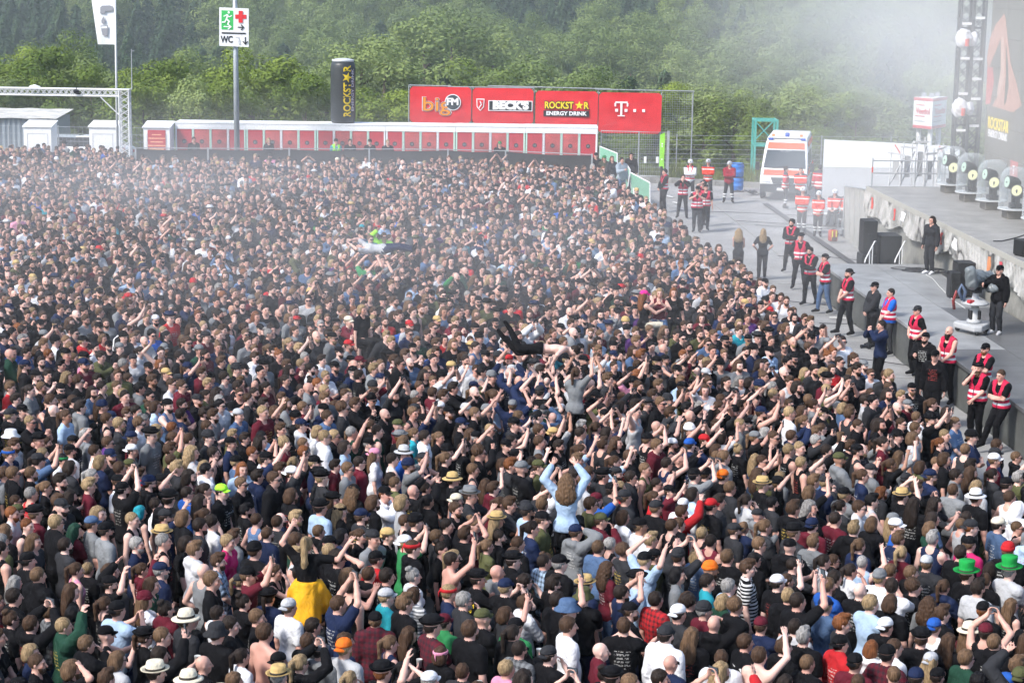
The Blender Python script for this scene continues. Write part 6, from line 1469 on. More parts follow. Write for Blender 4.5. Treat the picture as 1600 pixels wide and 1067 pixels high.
LEGS = {'stand': None, 'wide': dict(r=((0.19, 0.0, 0.085), (0.05, 1, 0)), l=((0.17, 0.0, 0.085), (0.05, 1, 0))), 'step': dict(r=((0.10, 0.22, 0.085), (0.05, 1, 0)), l=((0.11, -0.12, 0.085), (0.05, 1, 0))),
        'sit': dict(r=((0.14, 0.44, 0.50), (0.0, 1, 1.0)), l=((0.11, 0.46, 0.50), (0.0, 1, 1.0))), 'ride': dict(r=((0.20, 0.40, 0.50), (0.0, 1, 1.0)), l=((0.20, 0.40, 0.50), (0.0, 1, 1.0))),
        'lean': dict(r=((0.12, 0.50, 0.22), (0.05, 1, 0)), l=((0.10, 0.34, 0.20), (0.05, 1, 0))), 'surf': dict(r=((0.13, -0.34, 0.30), (0.0, 1, -0.3), (0.0, -0.7, -0.6)), l=((0.07, -0.18, 0.19), (0.0, 1, -0.3), (0.0, -0.7, -0.6))), 'lie': dict(r=((0.10, 0.06, 0.10), (0, 1, 0), (0.1, 1, -0.4)), l=((0.09, 0.02, 0.09), (0, 1, 0), (0.1, 1, -0.4)))}
_C1 = {}
def skel(pose, fem, legs='stand', heavy=0.0):
    k = ('J', pose, fem, legs, heavy)
    if k not in _C1: _C1[k] = skeleton(POSES[pose], fem, LEGS[legs], heavy)
    return _C1[k]
def cached(key, fn):
    if key not in _C1: _C1[key] = fn()
    return _C1[key]
def bodyM(pose, fem, legs, heavy):
    def f():
        V, Q, T = body_mesh(skel(pose, fem, legs, heavy), 0.0145); return npmesh('person', V, Q, True, [PM['skin']], attrs={'tint': T})
    return cached(('B', pose, fem, legs, heavy), f)
def shirtM(pose, fem, kind, m, heavy, h=0.021):
    return cached(('S', pose, fem, kind, m, heavy), lambda: npmesh('shirt', *shirt(skel(pose, fem, 'stand', heavy), kind, h), True, [PM[m]]))
def trouM(fem, legs, m='plain'): return cached(('T', fem, legs, m), lambda: npmesh('trousers', *trousers(skel('down', fem, legs)), True, [PM[m]]))
def shoeM(fem, legs, side): return cached(('F', fem, legs, side), lambda: npmesh('shoe', *shoes(skel('down', fem, legs), side), True, [PM['plain']]))
def hairM(kind): return cached(('H', kind), lambda: npmesh('hair', *hair(kind), True, [PM['hair']]))
def hatM(kind):
    def f():
        v, fc, mi = hat(kind); me = npmesh('hat', v, fc, True, [PM['plain'], PM['band']], mi); return me
    return cached(('K', kind), f)

PEOPLE = []
HATNAME = {'cap': 'cap', 'capback': 'backwards cap', 'beanie': 'beanie', 'bucket': 'bucket hat', 'straw': 'straw hat', 'sunhat': 'wide sun hat', 'tophat': 'top hat', 'party': 'curled party hat', 'band': 'headband', 'helmet': 'helmet', 'hood': 'hood'}
TOPNAME = {'tee': 'T-shirt', 'tank': 'tank top', 'hoodie': 'hoodie', 'jacket': 'jacket', 'none': 'bare torso', 'vest': 'vest', 'rain': 'raincoat'}
HAIRNAME = {'short': 'short', 'crop': 'cropped', 'quiff': 'swept', 'curly': 'curly', 'bob': 'bobbed', 'long': 'long', 'longcurl': 'long curly', 'tail': 'ponytailed', 'longtail': 'long ponytailed', 'bun': 'bunned', 'fringe': 'short', None: 'no'}
def person(loc, rz, pose='down', fem=False, legs='stand', heavy=0.0, top='tee', tc='black', pat='shirt', over=None, overpat='vest', tr='black', trpat='plain', hr='short', hc='brown', hat_=None, kc='black', beard=None, glasses=False, skin=0, scale=1.0, label=None, group=None, rot=None, lean=0.0, sh='black', shirt_len=None, hide_legs=False, trcol=None, tilt=None):
    g = lambda c: COLS[c] if isinstance(c, str) else c
    H = lambda c: HAIRC[c] if c in HAIRC else g(c)
    o = link('person', bodyM(pose, fem, legs, heavy), loc=loc, color=SKIN[skin], cat='person', group=group, label=label)
    if rot is not None: o.rotation_mode = 'QUATERNION'; o.rotation_quaternion = rot
    else: o.rotation_euler = (lean, 0, rz)
    o.scale = (scale, scale, scale)
    sm = COLS[tc] if isinstance(tc, str) else tc
    if top != 'none':
        s = link('shirt', shirtM(pose, fem, top, pat, heavy), o, color=sm); s.name = {'tee': 'shirt', 'tank': 'tank_top', 'hoodie': 'hoodie', 'jacket': 'jacket'}.get(top, 'shirt')
    if over: s = link('vest' if over[0] == 'vest' else 'raincoat', shirtM(pose, fem, over[0], overpat, heavy), o, color=g(over[1]))
    link('trousers', trouM(fem, legs, trpat), o, color=g(tr))
    if group != 'people standing in the front of the crowd':
        for sd_ in 'rl': link('shoe', shoeM(fem, legs, sd_), o, color=g(sh))
    if hr: link('hair', hairM('fringe' if (hat_ and hat_ != 'band' and hr in ('short', 'crop', 'quiff', 'curly', 'bun')) else hr), o, color=H(hc))
    if hat_: link(HATNAME[hat_].replace(' ', '_'), hatM(hat_), o, color=g(kc))
    if beard: link('beard', hairM(beard), o, color=H(hc))
    if glasses: link('sunglasses', hatM('glasses'), o, color=(0.01, 0.01, 0.012) if glasses is True else g(glasses))
    rec = dict(o=o, pose=pose, fem=fem, top=top, tc=tc, pat=pat, hr=hr, hc=hc, hat=hat_, kc=kc, beard=beard, glasses=glasses, label=label)
    PEOPLE.append(rec)
    return o
phone_m = mat('phone_black', (0.012, 0.012, 0.014), 0.3); phone_s = mat('phone_screen', (0.03, 0.04, 0.05), 0.2, emit=((0.35, 0.45, 0.55), 0.12))
def _pm(vertical):
    q = MB(); d = (0.078, 0.012, 0.155) if vertical else (0.155, 0.012, 0.078); q.box((0, 0, 0), d); me = q.mesh('phone', phone_m)
    q = MB(); q.box((0, -0.0068, 0), (d[0] * 0.9, 0.001, d[2] * 0.9)); return me, q.mesh('screen', phone_s)
_PH = {}
def add_phone(po, pose, label, vert=None):
    fem = False
    v = pose in ('filmone',) if vert is None else vert
    if v not in _PH: _PH[v] = _pm(v)
    J = skel(pose, False)
    w1 = J['hands']['r']; w2 = J['hands']['l']
    p = w1[0] + nrm(w1[1]) * 0.10 + (-0.02, 0.012, 0.03) if v else (w1[0] + w2[0]) / 2 + nrm(w1[1] + w2[1]) * 0.105
    wp = po.matrix_basis @ Vector(p)
    o = link('phone', _PH[v][0], loc=wp, rot=po.rotation_euler.copy(), label=label, cat='phone', group='phones held up by the crowd'); o.rotation_euler.x += 0.15; o.scale = po.scale
    link('screen', _PH[v][1], o)
    return o
_cup = {}
def add_cup(po, label):
    if not _cup:
        q = MB(); q.lathe([(0.032, 0), (0.042, 0.11), (0.044, 0.112), (0.040, 0.108)], n=16); _cup['m'] = q.mesh('cup', mat('clear_cup', (0.62, 0.64, 0.62), 0.25), True)
        q = MB(); q.lathe([(0.0385, 0.09), (0.0005, 0.091)], n=16); _cup['d'] = q.mesh('drink', mat('beer', (0.45, 0.25, 0.05), 0.2))
    J = skel('cup', False); w = J['hands']['r']; p = w[0] + nrm(w[1]) * 0.105 + (-0.03, 0.01, -0.03)
    o = link('cup', _cup['m'], loc=po.matrix_basis @ Vector(p), label=label, cat='cup'); link('drink', _cup['d'], o); return o
GAZE = np.array([22.0, 35.0])
def face(p, tgt=GAZE, jit=0.0):
    if tgt is GAZE: tgt = (np.interp(p[1], [24, 34, 50], [20, 20, 15]), np.interp(p[1], [24, 34, 50], [38, 36, 27]))
    d = np.asarray(tgt, float) - np.asarray(p[:2], float); return math.atan2(-d[0], d[1]) + jit

# ------------------------------------------------------------------ guards, paramedics and crew in the pit and on the stage
def G(px, py, tgt, **k):
    z = k.pop('z', 0.08); c = at(px, py, z); k.setdefault('group', 'people working in the pit'); return person((c[0], c[1], z), face(c, tgt), **k)
CR = (4, 55); CAMP = (0, 0)
gv = dict(over=('vest', (0.50, 0.022, 0.065)), tr='black', top='tee', tc='black', pat='plain')
G(1234, 424, (6, 60), pose='crossed', legs='wide', label='guard in red vest and black hair standing farthest down the pit', **{**gv, 'top': 'hoodie', 'hr': 'curly', 'hc': 'black', 'beard': 'beard'})
G(1248, 450, (5, 40), pose='hips', legs='wide', label='guard with flat cap, red vest and hands on belt facing the crowd', **{**gv, 'top': 'hoodie', 'hat_': 'party', 'kc': 'charcoal', 'heavy': 0.6})
G(1267, 474, (0, 50), pose='crossed', legs='step', label='bearded guard in red vest leaning back with crossed arms', **{**gv, 'top': 'hoodie', 'hr': 'short', 'hc': 'dark', 'beard': 'beard', 'lean': -0.1})
G(1290, 488, (-2, 56), pose='crossed', legs='step', label='guard in jeans and red vest wearing a backwards cap', **{**gv, 'tr': 'denim blue', 'hat_': 'capback', 'kc': 'black', 'lean': -0.06})
G(1322, 522, (0, 53), pose='front', legs='step', label='tall guard with red vest and black cap looking over the crowd', **{**gv, 'hat_': 'capback', 'kc': 'black', 'beard': 'beard', 'scale': 1.05})
G(1362, 541, (0, 50), pose='front', label='guard in dark grey jacket with a vest tucked at the side', top='jacket', tc='charcoal', pat='plain', hat_='cap', kc='black', hr='short', hc='dark', heavy=0.4, tr='black')
G(1387, 552, (0, 50), pose='front', legs='wide', label='heavy guard in bright blue shirt and red vest', over=('vest', (0.50, 0.022, 0.065)), top='tee', tc=(0.015, 0.12, 0.55), pat='plain', hr='crop', hc='dark', heavy=1.0, tr='charcoal')
G(1428, 585, (2, 46), pose='hips', label='slim guard in red vest and cap with hands on hips', **{**gv, 'hat_': 'cap', 'kc': 'charcoal'})
G(1477, 628, (2, 40), pose='front', legs='wide', label='bald guard with long dark beard and red vest', **{**gv, 'top': 'tank', 'hr': None, 'beard': 'longbeard', 'hc': 'dark', 'scale': 1.04})
G(1533, 655, (2, 38), pose='crossed', label='guard in red vest and cap, arms crossed by the runway', **{**gv, 'hat_': 'cap', 'kc': 'black', 'beard': 'beard', 'hc': 'ginger'})
G(1523, 690, (2, 34), pose='mouth', label='guard in red vest with headset and hand at the chin', **{**gv, 'hat_': 'capback', 'kc': 'black', 'beard': 'longbeard', 'hc': 'light brown', 'heavy': 0.5})
G(1566, 700, (3, 36), pose='crossed', legs='lean', label='guard in red vest sitting back against the runway', **{**gv, 'hr': 'crop', 'hc': 'brown', 'lean': -0.12})
G(1066, 340, (3, 60), pose='lens', legs='wide', label='guard in red vest holding a radio to the face beside the lime banner', **{**gv, 'top': 'hoodie', 'tr': 'charcoal', 'hr': 'crop', 'hc': 'dark'})
G(1088, 362, (3, 40), pose='clap', legs='stand', label='broad guard in open red vest with hands together', **{**gv, 'heavy': 0.8, 'hat_': 'cap', 'tr': 'charcoal'})
G(1101, 359, (6, 50), pose='down', label='guard in red vest standing behind the broad guard', **{**gv, 'hat_': 'capback'})
G(1096, 352, (12, 70), pose='head', label='guard in red vest scratching the head', **{**gv, 'hat_': 'cap', 'kc': 'charcoal'})
G(1037, 330, (-4, 80), pose='front', legs='wide', label='guard in red vest beside the lime banner pole', **{**gv, 'top': 'hoodie', 'hr': 'short', 'hc': 'dark'})
me_ = dict(top='jacket', pat='medic', tc=(0.72, 0.045, 0.02), tr='charcoal', trpat='medic_trousers', hat_='helmet', kc='white', hr=None, group='paramedics by the ambulance')
G(1077, 313, CAMP, pose='crossed', legs='wide', label='paramedic in white sleeves with crossed arms and white helmet', **{**me_, 'tc': (0.66, 0.66, 0.68), 'over': ('vest', (0.6, 0.03, 0.04))})
G(1105, 312, CAMP, pose='crossed', legs='wide', label='paramedic in orange jacket and silver helmet near the kerb', **{**me_, 'kc': 'pale grey'})
G(1138, 316, (8, 60), pose='crossed', legs='wide', label='paramedic in dark red jacket beside the blue barrels', **{**me_, 'tc': (0.26, 0.015, 0.03), 'pat': 'plain', 'kc': 'pale grey'})
G(1226, 325, (16, 84), pose='hips', label='dark haired paramedic in open red jacket before the ambulance', **{**me_, 'hat_': None, 'hr': 'short', 'hc': 'dark', 'tc': (0.45, 0.02, 0.03)})
G(1249, 327, CAMP, pose='crossed', label='bareheaded paramedic in orange jacket behind the others', **{**me_, 'hat_': None, 'hr': 'crop', 'hc': 'brown'})
G(1279, 326, (20, 100), pose='down', label='paramedic in red jacket seen from behind by the ambulance', **{**me_, 'hat_': None, 'hr': 'crop', 'hc': 'dark', 'tc': (0.50, 0.03, 0.04), 'scale': 1.06})
G(1252, 364, (0, 40), pose='crossed', label='paramedic in orange jacket and white helmet with crossed arms', **me_)
G(1277, 369, (6, 40), pose='front', label='short paramedic in orange jacket and white helmet', **{**me_, 'fem': True, 'scale': 0.97})
for dx, lab, r_ in ((-0.12, 'seated paramedic in white helmet on the equipment case', -0.5), (0.38, 'seated paramedic with grey helmet at the end of the case', -0.45)):
    c = (BENCH[0] + 0.2 + dx, BENCH[1] + 0.08, 0.08 + 0.47 - 0.83); person(c, face(c, (2, 50)), pose='lap', legs='sit', label=lab, **{**me_, 'kc': 'white' if dx < 0 else 'pale grey'})
G(1152, 436, (13, 90), pose='front', fem=True, label='long blonde woman in black dress with back turned in the pit', top='tank', tc='black', pat='plain', hr='longcurl', hc='blond', scale=0.95)
G(1190, 436, (12, 100), pose='hips', fem=True, label='blonde woman in black walking along the pit', top='tee', tc='black', pat='plain', hr='long', hc='blond', scale=0.95, legs='step')
G(1452, 428, (2, 52), z=1.10, pose='down', label='long haired man in black standing on the runway', top='hoodie', tc='charcoal', pat='plain', hr='bob', hc='dark', tr='charcoal', sh='white', group='crew on the runway')
G(1556, 522, (9, 47), z=1.10, pose='handfwd', label='camera operator in black jacket and cap at the pedestal', top='jacket', tc='black', pat='plain', hat_='cap', kc='black', tr='charcoal', sh='pale grey', group='crew on the runway')
G(1372, 612, (4, 46), pose='lens', label='photographer in navy shirt aiming a camera at the crowd', top='hoodie', tc='navy', pat='plain', hr='short', hc='dark')
G(1440, 635, (5, 40), pose='cup', label='bearded photographer in black gesturing by the runway', top='hoodie', tc='black', pat='shirt', hat_='capback', kc='black', beard='beard', hc='dark')
G(1455, 668, (5, 36), pose='down', label='person in black hooded jacket and cap beside the bald guard', top='hoodie', tc='black', pat='shirt', hat_='cap', kc='black', hr='short')
# camera of the photographer
def photo_camera(px, py, z, rz, label):
    c = at(px, py, z); t = empty('photo_camera', c, label, 'camera', rot=(0, 0, rz))
    q = MB(); q.box((0, 0, 0), (0.15, 0.07, 0.11)); q.box((0, 0, 0.065), (0.06, 0.06, 0.03)); q.build('body', dark, t, bevel=0.008)
    q = MB(); q.lathe([(0.04, 0), (0.042, 0.1), (0.048, 0.16)], n=16); q.build('lens', phone_m, t, loc=(0, 0.03, 0), rot=(-math.pi / 2, 0, 0))
c = at(1372, 612, 0.08); photo_camera(1357, 541, 1.60, face(c, (4, 46)), 'black camera held by the navy photographer')
# people at the entrance boards
G(943, 305, (8, 70), pose='front', label='person in camouflage trousers with red scarf and green cap by the mint board', top='jacket', tc='olive', pat='plaid', hr='long', hc='ginger', hat_='cap', kc='green', fem=True, group='people by the entrance boards')
G(955, 306, (9, 70), pose='down', label='long haired person in dark jacket between entrance boards', top='jacket', tc='charcoal', pat='plain', hr='long', hc='light brown', fem=True, group='people by the entrance boards')
G(970, 312, (9, 80), pose='cup', label='man in denim vest leaning at the narrow mint board', top='jacket', tc=(0.28, 0.33, 0.38), pat='plain', hr='short', hc='dark', group='people by the entrance boards', tr='denim blue', scale=1.05)
G(985, 300, (4, 70), pose='down', label='dark person standing behind the slanting mint board', top='hoodie', tc='black', pat='plain', hr='short', hc='dark', group='people by the entrance boards')
G(930, 300, (6, 70), pose='down', label='person in black cap beside the last cabin', top='hoodie', tc='black', pat='plain', hr='short', hat_='cap', group='people by the entrance boards')
# ------------------------------------------------------------------ crowd surfers and riders
def basis(zdir, ydir):
    z = Vector(zdir).normalized(); y = Vector(ydir); y = (y - z * y.dot(z)).normalized(); x = y.cross(z)
    return Matrix((x, y, z)).transposed().to_quaternion()
def surfer(px, py, h, q, **k):
    w = Vector(at(px, py, h)); loc = w - q @ Vector((0, 0, 1.05)); return person(loc, 0, rot=q, group='crowd surfers', **k)
surfer(852, 545, 2.42, basis((1.0, 0.05, -0.06), (0.05, -0.25, -1.0)), pose='under', legs='surf', top='none', tr='black', hr='short', hc='dark', skin=3, label='shirtless crowd surfer in black jeans carried face down over raised hands')
surfer(592, 389, 2.1, basis((-1.0, -0.05, 0.03), (-0.1, -0.35, 0.9)), pose='upin', legs='lie', top='tee', tc='pale grey', pat='plain', tr='navy', hr='short', hc='dark', skin=1, label='crowd surfer in pale shirt and dark jeans lying on the back')
def rider(px, py, dz, tgt=GAZE, **k):
    c = at(px, py, 1.64 + dz); return person((c[0], c[1], dz), face(c, tgt), legs='ride', fem=True, group='people riding on shoulders', **k)
rider(479, 846, 0.66, tgt=(4, 70), pose='wide', top='tee', tc='black', over=('rain', 'yellow'), overpat='plain', hr='longtail', hc='blond', scale=0.97, tr='black', label='woman with long blond ponytail and yellow raincoat riding on shoulders')
rider(886, 752, 0.66, tgt=(8, 70), pose='rideup', top='hoodie', tc='light blue', pat='plain', hr='longcurl', hc='light brown', label='curly haired woman in light blue shirt on shoulders with arms raised')
rider(900, 583, 0.66, tgt=(14, 60), pose='rideone', top='tee', tc='grey', pat='plain', hr='tail', hc='brown', tr='black', label='woman in grey T-shirt with ponytail sitting on shoulders')
rider(566, 484, 0.62, pose='down', top='tee', tc='black', pat='plain', hr='bob', hc='blond', label='blonde woman in black V-neck rising above the middle of the crowd')
rider(1007, 462, 0.60, tgt=(14, 52), pose='handfwd', top='tank', tc='black', pat='plain', hr='long', hc='ginger', hat_='cap', kc='hot pink', tr='cream', label='woman in hot pink cap and black tank top on shoulders')
rider(1031, 458, 0.60, tgt=(2, 30), pose='clap', top='tank', tc='maroon', pat='plain', hr='bob', hc='blond', tr='denim blue', label='blonde woman in dark red tank top on shoulders clapping')
rider(1053, 457, 0.45, tgt=(6, 20), pose='down', top='tee', tc='black', pat='plain', hr='long', hc='ginger', label='smiling woman with ginger hair in black raised beside the dark red tank top')
# people between the screen fence and the cabins, and two helpers of the far surfer
gb = 'people between the fence and the cabins'
for px, dy, lab, k in ((525, 94.2, 'person in neon yellow vest standing before the cabins near the can', dict(over=('vest', 'neon green'), overpat='plain', hat_='beanie', kc='black', tc='teal')), (606, 94.3, 'fair haired person before the door right of the can', dict(hr='short', hc='blond')), (547, 94.4, 'dark haired person peering over the fence under the can', dict(hr='short', hc='dark')), (578, 94.4, 'person in black cap behind the fence, fourth cabin', dict(hat_='cap', kc='black')), (303, 94.2, 'person in black at the first red door', dict(hr='short', hc='dark')), (420, 94.3, 'blond person behind the fence at the second cabin', dict(hr='bob', hc='blond', fem=True)), (781, 94.3, 'person in green cap behind the fence at the fifth cabin', dict(hat_='cap', kc='green'))):
    c = aty(px, 225, dy); person((c[0], dy, 0.05), face((c[0], dy), (8, 50)), group=gb, label=lab, scale=1.04, **k)
c = at(600, 372, 1.7); person((c[0], c[1], 0), face(c, (8, 30)), pose='oneup', top='jacket', tc='neon green', pat='plain', hr='short', hc='brown', glasses=True, scale=1.06, group='people round the far crowd surfer', label='person in neon green jacket behind the far crowd surfer')
c = at(574, 418, 1.75); person((c[0], c[1], 0), face(c, (3, 90)), pose='reach', top='tee', tc='green', pat='plain', hat_='capback', kc='denim blue', scale=1.1, group='people round the far crowd surfer', label='man in green T-shirt and blue cap lifting the far crowd surfer')
c = at(591, 425, 1.7); person((c[0], c[1], 0), face(c, (2, 90)), pose='reach', top='tee', tc='grey', pat='plain', hr='short', hc='dark', scale=1.05, group='people round the far crowd surfer', label='man in grey T-shirt lifting the far crowd surfer')
# ------------------------------------------------------------------ the crowd
crng = np.random.default_rng(23)
# notable people near the camera: head pixel, then what they wear
N = lambda px, py, **k: (px, py, k)
NOT = [
 N(18, 681, hat_='bucket', kc='white', tc='black'), N(14, 709, hat_='band', kc='blue', tc='navy', hr='short'), N(98, 709, tc='white', hat_='band', kc='green', hr='short'), N(224, 752, hat_='cap', kc='red', tc='black'), N(256, 753, hat_='party', tc='black', pose='oneup', heavy=0.7), N(264, 789, hat_='party', tc='black', glasses=True),
 N(219, 799, hr='bob', hc='teal', tc='black', top='tank', fem=True), N(254, 833, hat_='straw', kc='straw', tc='charcoal'), N(144, 817, hat_='cap', kc='denim blue', tc='grey'), N(118, 827, hr='long', hc='dark green', tc='maroon', fem=True), N(90, 825, hat_='hood', kc='white', tc='black', fem=True, hr='long'),
 N(227, 936, hat_='beanie', kc='maroon', tc='white', fem=True), N(184, 961, hat_='capback', kc='black', tc='light blue'), N(292, 968, hat_='sunhat', kc='cream', tc='charcoal', scale=1.05), N(339, 998, hat_='bucket', kc='charcoal', tc='black'), N(319, 897, hr=None, tc='grey', top='tank'), N(340, 945, glasses='white', tc='white', hr='short', hc='dark'),
 N(332, 811, tc='white', hr='curly', hc='dark'), N(244, 1060, hat_='straw', kc='cream', tc='black'), N(296, 1063, hat_='sunhat', kc='cream', tc='navy'), N(49, 1017, hr='bob', hc='blond', tc='navy', fem=True), N(356, 845, tc='magenta', hr='short', hc='blond'), N(187, 731, top='none', hr='short'), N(347, 768, hat_='cap', kc='neon green', tc='black'),
 N(586, 709, hat_='capback', kc='pink', tc='white', fem=True), N(632, 708, hat_='sunhat', kc='pale grey', tc='blue'), N(708, 742, hat_='sunhat', kc='straw', tc='black'), N(735, 780, hat_='straw', kc='grey', tc='charcoal'), N(777, 811, hat_='straw', kc='straw', tc='black', hr='long', hc='blond', fem=True), N(714, 770, hat_='capback', kc='cream', tc='denim blue', top='jacket'),
 N(565, 809, hat_='cap', kc='navy', tc='charcoal', beard='beard'), N(532, 796, hat_='band', kc='black', tc='black', hr='long', fem=True), N(501, 792, hat_='party', tc='light blue'), N(503, 749, hat_='party', tc='charcoal'), N(520, 780, hat_='party', tc='black', hr='long', fem=True), N(553, 766, hat_='cap', kc='black', tc='black', hr='longcurl', fem=True),
 N(633, 849, hat_='capback', kc='white', tc='green', pose='film'), N(645, 869, hat_='band', kc='red', tc='black', top='hoodie', hr='crop'), N(529, 942, pose='filmhigh', tc='navy', hr='crop', hc='brown', scale=1.08, heavy=0.5), N(604, 931, hat_='cap', kc='pale grey', tc='teal'), N(588, 872, hat_='cap', kc='black', tc='red'), N(747, 904, hat_='party', tc='black', heavy=0.3), N(777, 893, hr=None, tc='grey'),
 N(790, 921, hat_='cap', kc='navy', tc='black', pose='lens'), N(702, 924, hat_='band', kc='red', tc='navy'), N(452, 947, hat_='capback', kc='pale grey', tc='white'), N(414, 986, top='none', hr='short', hc='brown', scale=1.08, skin=2), N(538, 1021, hat_='capback', kc='orange', tc='pale grey', beard='beard'), N(500, 1017, hat_='cap', kc='grey', tc='grey', top='hoodie'), N(436, 1055, hat_='straw', kc='straw', tc='charcoal'),
 N(672, 1062, hat_='cap', kc='white', tc='black'), N(792, 1041, tc='pink', hr='short', hc='blond'), N(689, 1021, hat_='band', kc='pink', tc='black', hr='bob', fem=True), N(842, 728, hat_='cap', kc='olive', tc='olive'), N(858, 746, hat_='capback', kc='grey', tc='black'), N(1130, 742, hat_='capback', kc='orange', tc='black'), N(1192, 754, hat_='straw', kc='straw', tc='black'),
 N(1068, 780, hat_='cap', kc='white', tc='white'), N(1111, 794, hat_='cap', kc='red', tc='black'), N(932, 780, hat_='capback', kc='maroon', tc='blue', pose='filmone'), N(900, 830, hat_='cap', kc='navy', tc='grey', top='hoodie', pose='head'), N(848, 816, hat_='cap', kc='black', tc='olive', heavy=0.5), N(1017, 842, hr='quiff', hc='blond', tc='white'), N(1060, 869, hat_='beanie', kc='charcoal', tc='charcoal', pose='film'),
 N(915, 909, hat_='straw', kc='straw', tc='navy'), N(912, 931, hat_='bucket', kc='olive', tc='black'), N(950, 887, hr='longcurl', hc='brown', tc='maroon', fem=True), N(1106, 907, tc='teal', hr='short', hc='dark'), N(1130, 938, hr='bob', hc='blond', tc='dark green', top='jacket', fem=True), N(1139, 914, hr='short', hc='grey', tc='light blue'), N(888, 962, hat_='bucket', kc='denim blue', tc='charcoal'), N(888, 987, hr='short', tc='white', heavy=0.8),
 N(1048, 1028, hr=None, tc='navy', glasses=True), N(1189, 973, hat_='cap', kc='maroon', tc='navy', beard='beard'), N(1060, 966, hat_='capback', kc='white', tc='charcoal'), N(1165, 1000, hr='short', hc='brown', tc='black', heavy=0.4), N(996, 904, hat_='party', tc='light blue'), N(850, 873, tc='light blue', pat='plaid', hr='crop', hc='dark'), N(1025, 935, tc='red', pat='plaid', hr='short', hc='dark'),
 N(1511, 897, hat_='tophat', kc=(0.015, 0.30, 0.06), tc='black'), N(1577, 897, hat_='tophat', kc=(0.015, 0.30, 0.06), tc='pale grey'), N(1460, 976, hat_='capback', kc='blue', tc='white', top='tank', pat='plain', heavy=0.5), N(1515, 986, hat_='sunhat', kc='cream', tc='maroon', fem=True), N(1540, 990, hat_='cap', kc='maroon', tc='black', top='tank', pose='film'), N(1448, 880, hat_='cap', kc='pale grey', tc='charcoal'),
 N(1396, 811, hat_='cap', kc='grey', tc='black', hr='long', fem=True), N(1375, 897, hat_='beanie', kc='grey', tc='white'), N(1393, 914, hr='short', hc='dark', tc='white', scale=1.05), N(1344, 928, hr=None, tc='black', glasses=True, heavy=0.5), N(1313, 1004, hat_='capback', kc='black', tc='red', top='jacket'), N(1360, 956, hr='short', hc='blond', tc='light blue', heavy=0.3), N(1455, 1031, hat_='capback', kc='pale grey', tc='black', fem=True, hr='long'),
 N(1410, 770, hat_='straw', kc='straw', tc='black', pose='upin'), N(1525, 780, hat_='sunhat', kc='white', tc='black'), N(1573, 758, hat_='cap', kc='black', tc='charcoal'), N(1575, 864, hat_='beanie', kc='red', tc='black'), N(1515, 849, hat_='cap', kc='black', tc='magenta'), N(1398, 1009, hr='crop', hc='brown', tc='white', heavy=0.4), N(1362, 1011, hr='bob', hc='ginger', tc='white', fem=True, top='hoodie'), N(1215, 911, hat_='cap', kc='white', tc='black', pose='filmone'),
 N(1554, 721, hat_='cap', kc='white', tc='maroon'), N(1592, 794, hat_='hood', kc='white', tc='white', top='hoodie'), N(1386, 1031, hat_='cap', kc='black', tc='maroon', pat='plaid'), N(1243, 978, hr='short', tc='pale grey', hc='dark'), N(1290, 946, hat_='cap', kc='navy', tc='denim blue'), N(1483, 1000, hr='long', hc='brown', tc='black', fem=True), N(1262, 1030, hr='crop', hc='light brown', tc='black'), N(1540, 905, hr='tail', hc='brown', tc='black', fem=True),
]
# where people stand: sampled with a least spacing inside the crowd's outline
edge = [(1040, 332), (1112, 384), (1195, 436), (1255, 495), (1335, 548), (1405, 590), (1485, 640), (1545, 688), (1650, 712)]
edgeW = [at(x, y, 1.65) for x, y in edge]; ex = np.array([w[0] for w in edgeW]); ey = np.array([w[1] for w in edgeW])
def xmax(y): return np.interp(-y, -ey, ex - 0.25, left=3.0) if True else 0
def inside(x, y):
    if y < 21.5: return False
    lim = np.interp(y, ey[::-1], ex[::-1]) if y < ey[0] else np.interp(y, [ey[0], 88.5], [ex[0], 3.4])
    if x > lim: return False
    px, py, s = proj((x, y, 1.65))
    if px < -150 or px > 1750 or py > 1110: return False
    top = 229 if px < 200 else np.interp(px, [200, 790, 925], [246, 248, 262])
    return py > top
cell = 0.32; grid = {}
def free(x, y, d):
    i, j = int(x / cell), int(y / cell); r = int(d / cell) + 1
    for a in range(i - r, i + r + 1):
        for b_ in range(j - r, j + r + 1):
            for (u, v) in grid.get((a, b_), ()):
                if (u - x) ** 2 + (v - y) ** 2 < d * d: return False
    return True
def put(x, y): grid.setdefault((int(x / cell), int(y / cell)), []).append((x, y))
for r in PEOPLE:
    lx, ly = r['o'].location.x, r['o'].location.y; put(lx, ly)
    if r['o'].get('group') == 'people riding on shoulders':          # nobody stands close in front of a rider
        L_ = math.hypot(lx, ly)
        for d_ in (0.45, 0.85): put(lx - lx / L_ * d_, ly - ly / L_ * d_)
notable = []
for px, py, k in NOT:
    s = k.get('scale', 0.94 if k.get('fem') else 1.0); c = at(px, py, 1.66 * s); notable.append((c[0], c[1], k)); put(c[0], c[1])
cand = []
n_try = 0
ymin, ymax_ = 21.5, 91.0
while n_try < 66000:
    n_try += 1
    y = math.sqrt(crng.uniform(ymin ** 2, ymax_ ** 2)); x = crng.uniform(-0.33, 0.33) * y
    if not inside(x, y): continue
    d = 0.40 + 0.11 * crng.random() + (0.05 if y > 60 else 0)
    if free(x, y, d): put(x, y); cand.append((x, y))
print('crowd', len(cand))
cand.sort(key=lambda p: p[1])
POSEW = [('down', 34), ('crossed', 9), ('hips', 6), ('film', 7), ('filmhigh', 3), ('filmone', 7), ('bothup', 3), ('oneup', 5), ('fist', 3), ('point', 3), ('clap', 8), ('claphigh', 3), ('cup', 6), ('mouth', 4), ('front', 6), ('head', 2)]
